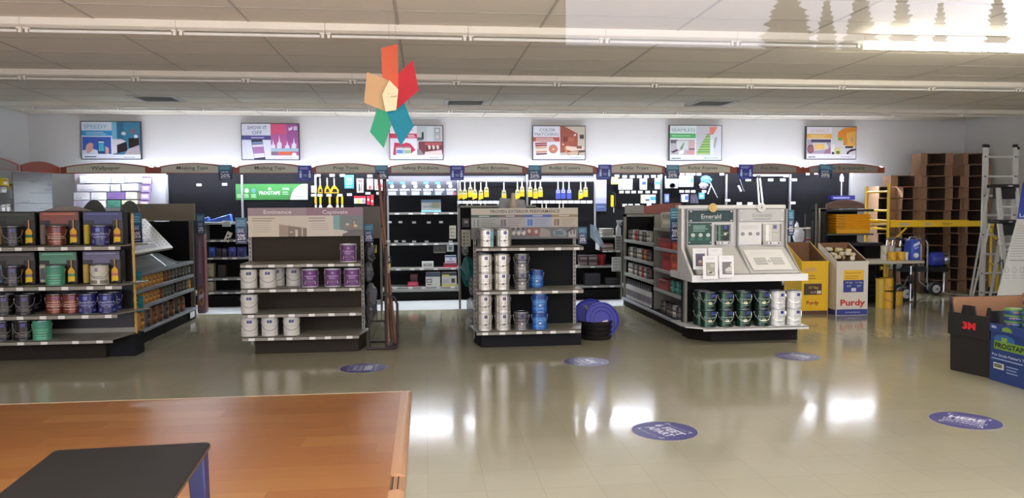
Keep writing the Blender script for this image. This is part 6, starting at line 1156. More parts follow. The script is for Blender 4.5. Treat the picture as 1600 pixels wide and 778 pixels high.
pack('tape_box', 'box', 'cream carton on the third low shelf', (324, 412, 334, 433.5), YS1+.05, .15, (176, 166, 140), [('l', .2, .8, (.3,), .1, (150, 140, 116))], BB); pack('tape_box', 'box', 'brown carton beside the cream one on the third low shelf', (340, 414, 352, 433.5), YS1+.12, .12, (62, 52, 46), [], BB); pack('tape_box', 'box', 'cream carton on the lowest low shelf', (322, 440, 333.5, 455.3), YS1+.05, .15, (186, 174, 148), [('l', .2, .8, (.3,), .1, (150, 140, 116))], BB)
for i, (px, w_, lab) in enumerate(((319.5, .075, 'blue plastic scoop lying on the low shelving, smaller one'), (346, .16, 'blue plastic scoop lying on the low shelving, larger one'))):
    q = at(px, 343, YS1+.12); z = zt1; b = MB().hexa([(q.x-w_*1.3, q.y-.05, z+.001), (q.x+w_, q.y-.07, z+.001), (q.x+w_, q.y+.07, z+.001), (q.x-w_*1.3, q.y+.05, z+.001)], [(q.x-w_*1.25, q.y-.03, z+.02), (q.x+w_*.9, q.y-.05, z+.085+.04*i), (q.x+w_*.9, q.y+.06, z+.085+.04*i), (q.x-w_*1.25, q.y+.03, z+.02)])
    o = b.build('plastic_scoop', M('scoop_blue', (62, 92, 170), .25, var=.25, scale=14), None, .01); tag(o, lab, 'scoop', 'blue scoops on the low shelving')
x0, x1, z0, z1 = pxrect(352, 362, 361, 378, YS1-.02); o = MB(); o.X = Matrix.Translation(((x0+x1)/2, 0, (z0+z1)/2)) @ Matrix.Rotation(R_(24), 4, 'Y') @ Matrix.Translation((-(x0+x1)/2, 0, -(z0+z1)/2)); o = o.box(x0, x1, YS1-.03, YS1-.022, z0, z1).build('swing_tag', M('tag_cream', (216, 212, 200)), None); tag(o, 'tilted white swing tag with dark pictures on the low shelving', 'tag')
for du, dv_ in ((.0, -.02), (.02, .03), (-.01, .035)): MB().lathe([(.014, 0), (.014, .002)], ((x0+x1)/2+du, YS1-.03, (z0+z1)/2-dv_), 8, axis=(0, -1, 0)).build('dark_mark', black_m, o)
pack('shelf_card', 'sign', 'small pale card on the top edge of the low shelving', (347, 345, 361, 354), YS1-.02, .004, (190, 206, 206), [('l', .1, .9, (.3, .6), .12, (150, 170, 172))])

# --- fixture with trays, spray bottle and roller supplies between exterior and white displays
YT = 11.95; XA, XB = xs(917, YT, 400), xs(972.5, YT, 400)
t = thing('low_shelving', 'low grey shelving with stacked trays beside the roller trays bay', 'shelving', ((XA+XB)/2, YT, 0))
MB().box(XA-.3, XB, 12.22, 12.25, .15, zs(940, 375, YT)).build('back_panel', gdark, t); MB().box(XA-.3, XB, YT+.04, 12.21, 0, zs(940, 450, YT)-.03).build('kick_plate', kick_m, t); MB().box(XB-.03, XB, YT, 12.25, 0, zs(940, 372, YT)).build('side_post', gpost, t)
ZT = [zs(940, y, YT) for y in (391, 415, 446)]
for n_, z in enumerate(ZT): wshelf(t, XA-.3 if n_ else XA+.25, XB-.031, z, YT, 12.21, ntag=3, tagseed=90+n_)
z_r = zs(940, 369, YT); MB().box(xs(936, YT), XB-.031, YT, 12.21, z_r-.02, z_r).box(xs(936, YT), xs(936, YT)+.015, YT, 12.21, ZT[0], z_r).build('rack_shelf', M('rack_white', (200, 200, 196), .4), t, .003)
def traystack(px0, px1, zb, n, cols, label, th=.022):
    for i in range(n):
        x0, x1 = xs(px0+random.uniform(-.6, .6), YT+.05), xs(px1+random.uniform(-.6, .6), YT+.05); c = cols[i % len(cols)]
        o = MB().hexa([(x0+.02, YT+.03, zb+th*i+.001), (x1-.02, YT+.03, zb+th*i+.001), (x1-.02, 12.18, zb+th*i+.001), (x0+.02, 12.18, zb+th*i+.001)], [(x0, YT+.01, zb+th*(i+1)), (x1, YT+.01, zb+th*(i+1)), (x1, 12.2, zb+th*(i+1)), (x0, 12.2, zb+th*(i+1))]).build('paint_tray', M('trayc_%d' % c[0], c, .35), None); tag(o, f"{label}, {ORD[i]} from the bottom", 'paint tray', 'stacked trays between the displays')
        MB().box(x0+.01, x1-.01, YT+.004, YT+.0098, zb+th*(i+1)-.006, zb+th*(i+1)).build('rim', M('trayr_%d' % c[0], shades(c, 1.12), .35), o)
traystack(940, 958, ZT[0], 5, ((206, 204, 196), (176, 110, 100), (190, 188, 182)), 'thin white or pink tray in the lower stack', .02)
traystack(939, 959, z_r, 5, ((206, 206, 190), (190, 190, 180), (206, 196, 110)), 'pale tray in the upper stack under the spray bottle', .024)
q = at(966, 366, YT+.1); t2_ = thing('spray_bottle', 'grey trigger spray bottle standing on the tray rack', 'bottle', (q.x, q.y, z_r))
MB().lathe([(.04, .001), (.042, .01), (.042, .12), (.018, .17), (.014, .2)], (q.x, q.y, z_r), 14).build('bottle', M('bottle_grey', (150, 150, 148), .3), t2_); MB().prism([(q.x-.02, q.y-.015, z_r+.2), (q.x+.02, q.y-.015, z_r+.2), (q.x+.065, q.y-.015, z_r+.225), (q.x+.065, q.y-.015, z_r+.25), (q.x-.03, q.y-.015, z_r+.25)], (0, .03, 0)).tube([(q.x+.03, q.y, z_r+.215), (q.x+.05, q.y, z_r+.17)], .007, 6).build('trigger_head', M('trigger_grey', (176, 176, 174), .4), t2_)
pack('refill_pack', 'pack', 'stack of grey rolls at the side of the low tray shelving', (962, 368, 972, 391), YT-.06, .05, (150, 150, 146), [('l', .1, .9, (.1, .3, .5, .7, .9), .08, (120, 120, 118))]); pack('refill_pack', 'pack', 'white ribbed refill stack at the lower side post', (957, 402, 970, 424), YT-.08, .06, (190, 190, 186), [('l', .1, .9, (.1, .3, .5, .7, .9), .06, (150, 150, 150))])
x0, x1, z0, z1 = pxrect(935, 398.5, 949, 414.5, YT+.05); q = ((x0+x1)/2, YT+.14); t3 = thing('red_pail', 'dark red plastic pail on the lower tray shelf', 'bucket', (q[0], q[1], ZT[1])); MB().lathe([(.055, .001), (.07, z1-z0), (.066, z1-z0), (.052, .008)], (q[0], q[1], ZT[1]), 16).build('pail', M('pail_red', (150, 26, 40), .4), t3); MB().tube([(q[0]-.07, q[1], ZT[1]+.15), (q[0], q[1]-.075, ZT[1]+.1), (q[0]+.07, q[1], ZT[1]+.15)], .003, 5).build('handle', steel_m, t3)
for b_, lab in (((905, 399, 918, 409), 'dark flat pack on the edge of the tray shelving'), ((919, 399, 934, 409), 'dark flat pack next to the red pail'), ((906, 409.5, 918, 414.8), 'lower mauve flat pack beside the sale sign'), ((920, 409.5, 933.5, 414.8), 'lower mauve flat pack next to the red pail')): pack('flat_pack', 'pack', lab, b_, YT+.03, .15, (66, 56, 60) if 'dark' in lab else (124, 106, 110), [('r', .1, .3, .9, .6, (150, 130, 134))], 'flat packs beside the red pail')
pack('storage_bin', 'bin', 'square black bin on the bottom tray shelf', (914, 427, 938, 445.5), YT+.03, .18, (34, 36, 38), [('l', .0, 1, (.06,), .05, (54, 56, 58))]); pack('storage_bin', 'bin', 'low dark tray pile on the bottom tray shelf', (946, 434, 968, 445.5), YT+.05, .15, (40, 40, 42), [('l', .05, .95, (.2, .5), .06, (66, 66, 70))])
x0, x1, z0, z1 = pxrect(922, 350, 931, 382, YT-.05); t3 = thing('acrylic_holder', 'clear acrylic leaflet holder jutting from the tray shelving', 'leaflet holder', ((x0+x1)/2, YT, z0)); MB().prism([(x0, YT-.06, z1), (x1, YT-.06, z1-.03), (x1+.16, YT-.02, z0-.05), (x1+.12, YT-.02, z0-.07), (x0, YT-.06, z0+.12)], (0, .008, 0)).build('panel', M('acrylic', (176, 196, 214), .1, trans=.45), t3); MB().tube([(x1+.1, YT-.02, z0), (x1+.1, 12.2, z0)], .005, 6).build('bracket', steel_m, t3)

# ================================================================== RIGHT SIDE: BINS, TRAY RACK, POLES
def dump_bin(px_l, px_r, pyb, pyt, backt, name, label, main, side, prints, foot, cat='bin'):
    a, b_ = fl(px_l, pyb), fl(px_r, pyb); Yf = (a.y+b_.y)/2; x0, x1 = a.x, b_.x; zf = zs((px_l+px_r)/2, pyt, Yf); dep = .5; zb = zs((px_l+px_r)/2-14, backt, Yf+dep)
    t = thing(name, label, cat, ((x0+x1)/2, Yf, 0)); th = .012; inner = M('cardboard_inner', (124, 88, 60), .8, var=.1)
    MB().box(x0, x1, Yf, Yf+th, .0, zf).build('front_panel', main, t)
    for x in (x0, x1-th): MB().prism([(x, Yf+th, 0), (x, Yf+dep, 0), (x, Yf+dep, zb), (x, Yf+th, zf)], (th, 0, 0)).build('side_panel', side, t)
    for x in (x0+th, x1-th-.004): MB().prism([(x, Yf+th+.001, .2), (x, Yf+dep-.001, .2), (x, Yf+dep-.001, zb-.003), (x, Yf+th+.001, zf-.003)], (.004, 0, 0)).build('side_lining', inner, t)
    MB().box(x0, x1, Yf+dep, Yf+dep+th, 0, zb).build('back_panel', inner, t); MB().box(x0+th, x1-th, Yf+th, Yf+dep, .0, .02).build('bottom', inner, t)
    MB().box(x0-.008, x1+.008, Yf-.006, Yf-.0005, zf-.03, zf).build('folded_lip', main, t)
    if foot: MB().box(x0+.01, x1-.01, Yf-.004, Yf-.0004, 0, .05).build('base_strip', foot, t)
    p = P(px_l, pyt, px_r, pyb); prints(p); p.front('printed_front', x0, x1, 0, zf, Yf-.0008, t); return t, x0, x1, Yf, zf, zb, dep
yel = M('carton_yellow', (226, 180, 20), .5, var=.04)
def py_(p):
    p.r(1253, 437, 1284, 444, (226, 186, 30), 1).lines(1256, 1276, (430, 434), 1.4, (150, 110, 20), 1).r(1254, 443, 1284, 460.5, (70, 50, 36), 2).t('1/2" Nap', 1270, 451, 4, (226, 190, 60), 3, w=16).t('$12.99', 1270, 458, 3, (214, 206, 190), 3, w=9).r(1276, 454, 1283, 459, (214, 208, 190), 3).t('Purdy', 1269, 475.5, 6, (150, 44, 30), 3, w=21, bold=.02).p([(1252, 420), (1272, 418), (1276, 423), (1256, 424)], (206, 160, 110), 2)
dump_bin(1250, 1295, 491, 408, 378, 'dump_bin', 'yellow cardboard dump bin, empty, beside the white display', yel, yel, py_, M('foot_brown', (84, 56, 40), .6))
def pw_(p):
    p.r(1305, 483, 1357, 492, (48, 58, 130), 1).t('www.purdy.com', 1332, 488.6, 2.4, (200, 206, 230), 2, w=26).r(1316, 422, 1350, 437.5, (226, 178, 40), 1).r(1315.5, 437.5, 1350, 456.5, (46, 56, 124), 1).lines(1319, 1347, (426, 431, 434), 1, (150, 110, 30), 2).t('3/8" Nap', 1325, 442.5, 2.6, (200, 206, 170), 2, w=11).t('1/2" Nap', 1342, 442.5, 2.6, (200, 206, 170), 2, w=11).t('$2.99', 1325, 448, 2.6, (220, 222, 230), 2, w=6).t('$2.99', 1342, 448, 2.6, (220, 222, 230), 2, w=6).r(1329, 450, 1337, 455, (206, 206, 206), 2).t('Purdy', 1332, 477, 9.5, (190, 44, 40), 2, w=42, bold=.03).lines(1314, 1350, (481,), .6, (170, 160, 150), 2)
wc = M('carton_white', (206, 200, 186), .5)
t, x0, x1, Yf, zf, zb, dep = dump_bin(1304, 1357.5, 492.5, 408, 379, 'dump_bin', 'white cardboard dump bin holding wrapped roller covers, red lettering', wc, wc, pw_, None)
MB().box(x0-.0008, x0-.0002, Yf+.02, Yf+dep, 0, .075).build('side_band', M('band_navy', (48, 58, 130), .5), t)
MB().box(x0+.015, x1-.015, Yf+.015, Yf+dep-.005, .45, .46).build('false_floor', M('cardboard_inner', (124, 88, 60)), t)
rc = thing('roller_cover', 'x', 'roller cover'); MB().tube([(-.1, 0, 0), (.1, 0, 0)], .03, 12).build('nap', M('nap_cream', (206, 200, 176), .9, var=.12, scale=60, bump=.6), rc); MB().tube([(-.03, 0, 0), (.06, 0, 0)], .0308, 12).build('wrapper', M('wrap_yellow', (214, 176, 60), .35), rc); MB().tube([(-.01, 0, 0), (.03, 0, 0)], .0314, 12).build('wrapper_band', M('wrap_navy', (60, 56, 84), .35), rc)
for i, (px, py, yo, rz) in enumerate(((1300, 390, .38, 10), (1318, 391, .4, -25), (1312, 402, .22, 35), (1330, 404, .2, 70), (1322, 396, .3, 75), (1306, 398, .28, 20), (1333, 397, .3, -20))):
    q = at(px, py, Yf+yo); r_ = place(rc, (min(max(q.x, x0+.13), x1-.13), q.y, q.z-.0), 0, f"wrapped cream roller cover lying in the white dump bin, {ORD[i]} of the visible pile", 'roller covers in the white dump bin'); r_.rotation_euler = (0, R_(6), R_(rz))
# tray rack
YR = 10.95; XA, XB = xs(1291, YR, 330), xs(1366, YR, 330)
t = thing('tray_rack', 'black rack with brown arched header holding stacked yellow paint trays', 'rack', ((XA+XB)/2, YR, 0))
MB().box(XA, XB-.02, YR+.42, YR+.45, 0, zs(1325, 326, YR)).build('back_panel', black_m, t)
for x in (XA, ): MB().box(x, x+.035, YR+.02, YR+.42, 0, zs(1325, 326, YR)).build('side_panel', black_m, t)
z_t = zs(1325, 327, YR); MB().box(XA, XB, YR, YR+.42, z_t-.035, z_t).build('top_shelf', M('rack_black', (30, 28, 30), .35), t, .005)
pts = [at(1291+60*i/12, 319.5-7.5*(1-(i/6-1)**2)+.0, YR+.05) for i in range(13)]; MB().prism([at(1291, 325.5, YR+.05)]+pts+[at(1351, 325.5, YR+.05)], (0, .02, 0)).build('arch_header', M('arch_brown', (104, 78, 66), .45), t)
P(0, 0, 60, 14).t('Featured Systems', 31, 8.5, 3.4, (70, 54, 46), 1, w=36).front('lettering', *(lambda r: (r[0], r[1], r[2], r[3]))(pxrect(1291, 312, 1351, 326, YR+.05)), YR+.0495, t)
zsf = [zs(1330, 365, YR), zs(1340, 379.5, YR-.05)]
MB().box(XA+.03, XB, YR, YR+.42, zsf[0]-.025, zsf[0]).build('shelf', M('shelf_olive', (84, 82, 70), .4), t, .004); MB().box(XA+.25, XB+.12, YR-.05, YR+.42, zsf[1]-.05, zsf[1]).build('lower_shelf', M('rack_black', (30, 28, 30)), t, .004)
b = MB()
for k in range(7): z = .12+.075*k; b.tube([(XB-.12, YR-.03, z), (XB+.1, YR-.03, z)], .004, 5)
for x in (XB-.1, XB+.02, XB+.1): b.tube([(x, YR-.03, .0), (x, YR-.03, .62)], .005, 5)
b.build('wire_basket', iron, t); MB().box(XB-.15, XB+.11, YR, YR+.3, 0, zsf[1]-.051).build('base_box', black_m, t)
tr_m = M('tray_yellow', (232, 166, 22), .4); tri = M('tray_yellow_in', (190, 132, 20), .5)
xa, xb = xs(1304.5, YR+.03, 350), xs(1361.5, YR+.03, 350); ht = (zs(1330, 336, YR)-zsf[0]-.001)
pt = thing('paint_tray', 'x', 'paint tray'); w = xb-xa
MB().hexa([(-w/2+.03, .0, 0), (w/2-.03, .0, 0), (w/2-.03, .3, 0), (-w/2+.03, .3, 0)], [(-w/2+.012, -.01, .1), (w/2-.012, -.01, .1), (w/2-.012, .31, .1), (-w/2+.012, .31, .1)]).build('tray', tr_m, pt, .006)
MB().box(-w/2, w/2, -.025, .32, .1, .11).build('rim', tr_m, pt, .003); MB().box(-w/2+.01, -w/2+.16, -.0265, -.0255, .088, .1).build('rim_shadow', tri, pt)
MB().box(-w/2+.02, -w/2+.035, -.012, -.004, .02, .09).build('spout', tri, pt)
for i in range(6): place(pt, ((xa+xb)/2, YR+.05, zsf[0]+.001+(ht-.111)*i/5), 0, f"deep yellow paint tray, {('lowest', 'second lowest', 'third lowest', 'third highest', 'second highest', 'topmost')[i]} in the stack on the black rack", 'yellow trays on the black rack') if False else None
def nested(i, z): 
    h0 = .085 if i == 0 else .03
    o = MB().hexa([(xa+.03, YR+.03, z), (xb-.03, YR+.03, z), (xb-.03, YR+.36, z), (xa+.03, YR+.36, z)], [(xa+.012, YR+.02, z+h0), (xb-.012, YR+.02, z+h0), (xb-.012, YR+.37, z+h0), (xa+.012, YR+.37, z+h0)])
    t = thing('paint_tray', f"deep yellow paint tray, {('lowest', 'second lowest', 'third lowest', 'third highest', 'second highest', 'topmost')[i]} in the stack on the black rack", 'paint tray', ((xa+xb)/2, YR+.2, z), 'yellow trays on the black rack')
    o.build('tray', tr_m, t, .003); MB().box(xa-.012, xb+.012, YR-.02, YR+.395, z+h0, z+h0+.009).build('rim', M('tray_rim', (244, 182, 34), .35), t, .002)
    MB().box(xa+.005, xa+.14, YR-.0215, YR-.0202, z+h0-.014, z+h0+.004).build('rim_tab', tri, t); return z+h0+.0095
bpy.data.batch_remove(ids=[pt]+kids(pt)); z = zsf[0]+.001
for i in range(6): z = nested(i, z)
# pole stand
t = thing('pole_stand', 'black floor stand holding extension poles beside the tray rack', 'rack', (xs(1272, 11.1), 11.1, 0)); sx0, sx1 = xs(1256, 11.1, 380), xs(1290, 11.1, 380)
MB().box(sx0, sx1, 11.05, 11.3, 0, .06).box(sx0, sx0+.02, 11.05, 11.3, .06, .5).box(sx1-.02, sx1, 11.05, 11.3, .06, .5).box(sx0+.02, sx1-.02, 11.28, 11.3, .06, .5).build('stand', black_m, t)
pols = [(1258.5, 334, (60, 52, 48), .014, 'dark thin'), (1275.5, 318, (110, 106, 100), .013, 'grey metal'), (1277.5, 336, (44, 40, 40), .018, 'black thick'), (1270, 345, (30, 28, 28), .016, 'black short'), (1280.5, 352, (150, 148, 142), .016, 'pale metal')]
for px, py, c_, r, nm in pols:
    a = at(px, py, 11.18); o = thing('extension_pole', f"{nm} extension pole standing in the black floor stand", 'pole', (a.x, a.y, .06), 'extension poles in the floor stand'); MB().tube([(a.x, a.y, .061), (a.x, a.y, a.z-.1)], r, 8).build('shaft', M('pl_%d' % c_[0], c_, .35, .3), o); MB().tube([(a.x, a.y, a.z-.1), (a.x, a.y, a.z)], r*1.2, 8).build('grip', M('pg_%d' % c_[0], shades(c_, .8), .5), o)
for i, (x_, lab) in enumerate(((1284.5, 'cream boxed pole tube with navy mark, first of two'), (1290, 'cream boxed pole tube with navy mark, second of two'))):
    pack('pole_box', 'box', lab, (x_-2.7, 325.5, x_+2.7, 378), 11.12, .05, (190, 172, 130), [('r', .2, .02, .8, .14, (90, 84, 110)), ('r', .1, .42, .9, .44, (90, 80, 60)), ('r', .1, .45, .9, .95, (140, 140, 140))])
    
pack('notice_card', 'sign', 'white notice card with red foot standing behind the yellow bin', (1257.5, 354.5, 1272, 378), 11.6, .01, (214, 214, 212), [('l', .15, .85, (.12, .25, .4, .55), .05, (120, 120, 124)), ('r', .1, .8, .9, .9, (190, 60, 70))], stem=True)
o = MB(); crumple(o, at(1248, 368, 11.4), .1, .08, .13, 77, 8); crumple(o, at(1245, 357, 11.4), .035, .04, .1, 78, 6); o = o.build('painter_suit', M('suit_white', (222, 224, 234), .7, var=.12, scale=14), None); tag(o, 'white painter suit hanging beside the blue sale sign', 'clothing')
MB().tube([at(1245, 352, 11.4), at(1244.5, 346, 11.4), Vector((at(1244.5, 346, 11.4).x, YP-.036, at(1244.5, 346, 11.4).z))], .006, 6).build('hanger_arm', steel_m, o)

# ================================================================== SCAFFOLD, CARTONS, TABLE, SPRAYERS, LADDERS
sy = M('scaffold_yellow', (226, 186, 30), .4, var=.08)
YA, YB_ = 10.95, 11.68; xA, xB = xs(1388, YA, 330), xs(1354, YB_, 330); zA, zB = zs(1388, 286, YA), zs(1354, 291, YB_)
xE = xs(1566, YA, 350)
t = thing('scaffold', 'yellow rolling scaffold with ladder end frame and long platform', 'scaffold', ((xA+xE)/2, (YA+YB_)/2, 0))
def frame_end(xa, xb, hz=True):
    for x, y, z in ((xa, YA, zA), (xb, YB_, zB)):
        MB().tube([(x, y, .12), (x, y, z)], .022, 10).build('post', sy, t); MB().lathe([(.06, 0), (.06, .03), (.02, .05), (.02, .12)], (x, y, 0), 12).build('caster', black_m, t)
    for py in ((299, 329, 345, 358, 420) if xa < 8 else (358, 420)): zz = zs(1388, py, YA); MB().tube([(xa, YA, zz), (xb, YB_, zz)], .018, 8).build('rung', sy, t)
frame_end(xA, xB); zA = zB = zs(1450, 347, YA); frame_end(xE-.06, xE+.4)
zp0, zp1 = zs(1450, 354.5, YA), zs(1450, 345.5, YA)
MB().box(xA+.03, xE, YA-.02, YA+.02, zp0, zp1).build('side_rail', sy, t, .004); MB().box(xB+.03, xE-.02, YB_-.02, YB_+.02, zp0, zp1).build('side_rail', sy, t, .004); MB().box(xA+.05, xE-.02, YA+.021, YB_-.021, zp0+.02, zp0+.04).build('platform', M('ply_deck', (150, 116, 70), .6, var=.15), t)
MB().tube([(xA, YA, zp0-.28), (xA+.3, YA, zp0-.01)], .014, 8).tube([(xE-.3, YA, zp0-.01), (xE, YA, zp0-.28)], .014, 8).build('brace', sy, t)
P(0, 0, 100, 6).t('PERRY', 50, 4.4, 3, (110, 96, 50), 1, w=9).r(8, 2, 16, 4, (176, 170, 150), 1).r(30, 2, 36, 4, (176, 170, 150), 1).front('rail_mark', xA+.03, xE, zp0, zp1, YA-.0205, t)
# open cartons in columns
cb_o = M('carton_brown', (160, 126, 100), .8, var=.1); cb_i = M('carton_inside_shade', (72, 55, 44), .9, var=.12)  # insides coloured darker to stand for the shade within
def carton(wd, h, dep, flap):
    k = thing('open_carton', 'x', 'carton'); th = .008
    MB().box(0, th, 0, dep, 0, h-.002).box(wd-th, wd, 0, dep, 0, h-.002).box(th, wd-th, 0, dep, 0, th).box(th, wd-th, .12, dep, h-th-.002, h-.002).build('body', cb_o, k); MB().box(th, wd-th, dep-th, dep-.001, th, h-th-.002).box(th, th+.002, .02, dep-th, th, h-.012).box(wd-th-.002, wd-th, .02, dep-th, th, h-.012).build('inner_shade', cb_i, k)
    if flap: MB().prism([(0, -.001, .004), (-flap, -.06, .004), (-flap, -.054, .004), (0, .005, .004)], (0, 0, h-.01)).build('side_flap', cb_o, k)
    MB().prism([(wd, -.001, .004), (wd+.02, -.13, .01), (wd+.026, -.128, .01), (wd+.004, 0, .004)], (0, 0, h-.02)).build('far_flap', cb_o, k)
    MB().box(th, wd-th, -.10, .0, .0, .006).build('bottom_flap', cb_o, k)
    return k
YCt = 12.15; hc = zs(1400, 291, YCt)-zs(1400, 308.3, YCt)
colsC = ((1372, 1400, 4, 0, 'first'), (1401, 1429, 1, .16, 'second'), (1446.5, 1477, -1, .15, 'third'), (1483, 1500, 1, .0, 'fourth, narrow'), (1512, 1536, -1, .13, 'last'))
ctop = {'first': 291, 'second': 273.5, 'third': 238.5, 'fourth, narrow': 273.5, 'last': 238.5}
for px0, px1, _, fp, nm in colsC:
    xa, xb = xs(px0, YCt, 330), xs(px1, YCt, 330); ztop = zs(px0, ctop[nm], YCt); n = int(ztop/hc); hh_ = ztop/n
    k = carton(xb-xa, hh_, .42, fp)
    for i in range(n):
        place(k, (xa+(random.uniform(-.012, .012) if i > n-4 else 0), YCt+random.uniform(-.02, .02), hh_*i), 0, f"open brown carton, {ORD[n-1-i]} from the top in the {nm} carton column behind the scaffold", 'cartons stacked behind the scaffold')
# folding table
ta, tb_ = fl(1396, 482), fl(1434, 482.5); YTb = 10.2; ztb = .69
xa, xb = xs(1350, YTb, 408), xs(1446, YTb, 408)
t = thing('folding_table', 'pale plastic folding table of sprayers and yellow pails', 'table', ((xa+xb)/2, YTb+.2, 0)); tm = M('table_pale', (176, 170, 152), .5)
MB().box(xa, xb, YTb, YTb+.55, ztb-.045, ztb).build('tabletop', tm, t, .015)
for x, y in ((ta.x, YTb+.06), (tb_.x, YTb+.06), (xa+.12, YTb+.5), (xb-.15, YTb+.5)): MB().tube([(x, y, 0), (x, y, ztb-.046)], .016, 8).build('leg', black_m, t)
MB().tube([(ta.x, YTb+.06, .25), (xa+.12, YTb+.5, .25)], .01, 6).build('leg_brace', black_m, t)
def pail(px, py_b, Y, r, h, col, label, z=None, name='pail', handle=True):
    q = at(px, py_b, Y); z = q.z if z is None else z; t = thing(name, label, 'pail', (q.x, Y, z), 'pails by the folding table')
    MB().lathe([(r*.92, .001), (r, h-.015), (r*1.06, h-.014), (r*1.06, h), (r*.99, h), (r*.9, .01)], (q.x, Y, z), 18).build('body', M('pail_%d_%d' % (col[0], col[2]), col, .45), t); MB().lathe([(r*1.05, h), (r*1.05, h+.006), (.01, h+.007)], (q.x, Y, z), 18).build('lid', M('paill_%d_%d' % (col[0], col[2]), shades(col, .88), .45), t)
    if handle: MB().tube([(q.x-r*1.08, Y, z+h-.03), (q.x-r*.7, Y-r*.85, z+h-.1), (q.x, Y-r*1.12, z+h-.13), (q.x+r*.7, Y-r*.85, z+h-.1), (q.x+r*1.08, Y, z+h-.03)], .003, 5).build('handle', steel_m, t)
    return t
PY = (206, 158, 34)
pail(1394, 404, YTb+.1, .058, .12, PY, 'small yellow pail on the folding table, first of two', ztb); pail(1407, 404, YTb+.1, .058, .12, PY, 'small yellow pail on the folding table, second of two', ztb)
pail(1381.5, 404, YTb+.22, .05, .2, (190, 184, 166), 'tall off-white pail on the folding table behind the yellow ones', ztb); pail(1391, 402, YTb+.34, .055, .2, (178, 172, 156), 'second off-white pail at the back of the folding table', ztb); pail(1402, 402, YTb+.36, .05, .16, (170, 172, 174), 'grey pail at the back of the folding table', ztb)
pail(1415.5, 404, YTb+.13, .03, .11, (206, 200, 186), 'slim white jar beside the yellow pails on the folding table', ztb, 'jar', False)
def spray_gun(px, py, Y, label, rz):
    q = at(px, py, Y); t = thing('spray_gun', label, 'spray gun', tuple(q), 'chrome spray guns on the table')
    MB().tube([q, q+Vector((.1, 0, .015)), q+Vector((.16, 0, .01))], [.014, .018, .01], 8).tube([q+Vector((.02, 0, 0)), q+Vector((.01, 0, -.09))], .012, 8).tube([q+Vector((.03, 0, -.01)), q+Vector((.06, 0, -.05)), q+Vector((.03, 0, -.085))], .004, 6).build('body', steel_m, t); MB().lathe([(.016, 0), (.012, .03), (.006, .04)], q+Vector((.16, 0, .01)), 10, axis=(1, 0, 0)).build('nozzle', black_p, t); return t
spray_gun(1384, 374, YTb+.22, 'chrome spray gun lying over the off-white pails, first', 0); spray_gun(1393, 374, YTb+.34, 'chrome spray gun in the middle above the pails', 0); t = spray_gun(1405, 375, YTb+.36, 'chrome spray gun sticking up above the grey pail', 0)
x0, x1, z0, z1 = pxrect(1422.5, 374, 1441, 404, YTb+.12)
t = thing('paint_sprayer', 'bright blue electric paint sprayer standing on the folding table', 'sprayer', ((x0+x1)/2, YTb+.2, ztb)); w = x1-x0; xc = (x0+x1)/2
MB().hexa([(x0, YTb+.1, ztb+.001), (x1-.03, YTb+.1, ztb+.001), (x1-.03, YTb+.32, ztb+.001), (x0, YTb+.32, ztb+.001)], [(x0+.03, YTb+.12, z1), (x1-.04, YTb+.12, z1), (x1-.04, YTb+.3, z1), (x0+.03, YTb+.3, z1)]).build('housing', M('sprayer_blue', (56, 80, 176), .3, var=.25, scale=20), t, .02); MB().box(x1-.028, x1, YTb+.12, YTb+.3, ztb+.001, z1-.07).build('side_plate', M('plate_grey', (150, 150, 150), .4), t, .008)
MB().lathe([(.04, 0), (.036, .02), (.02, .03)], (xc-.02, YTb+.1, ztb+.07), 14, axis=(0, -1, 0)).build('dial', M('dial_pale', (196, 200, 206), .3), t); MB().tube([(x0+.03, YTb+.2, z1), (x0+.04, YTb+.2, z1+.03), (x1-.05, YTb+.2, z1+.03), (x1-.04, YTb+.2, z1)], .009, 8).build('handle', steel_m, t)
P(0, 0, 1, 1).p([(.1, .3), (.8, .1), (.9, .25), (.2, .5)], (190, 200, 230), 1).p([(.2, .55), (.7, .45), (.75, .52), (.25, .65)], (150, 170, 220), 1).front('panel_print', x0+.02, x1-.04, ztb+.08, z1-.01, YTb+.1-.002, t)
# pails under the table
q = fl(1386, 481); pail(1386.5, 481, q.y+.05, .105, .22, PY, 'large yellow pail on the floor under the table', 0.0); pail(1386.5, 460, q.y+.05, .1, .2, PY, 'large yellow pail stacked on another under the table', .2275); pail(1400, 480, q.y+.35, .09, .19, PY, 'yellow pail on the floor behind the stacked pair', 0.0); pail(1374.5, 482, q.y+.02, .06, .42, (190, 160, 60), 'tall narrow yellow pail at the edge of the wire rack', 0.0, handle=False)
a = at(1382.5, 402, q.y+.45); t = thing('yellow_prop', 'yellow upright prop pole under the folding table', 'pole', (a.x, a.y, 0)); MB().tube([(a.x, a.y, 0), (a.x, a.y, .62)], .02, 8).build('shaft', sy, t); MB().lathe([(.04, 0), (.04, .02)], (a.x, a.y, 0), 10).build('foot', black_m, t)
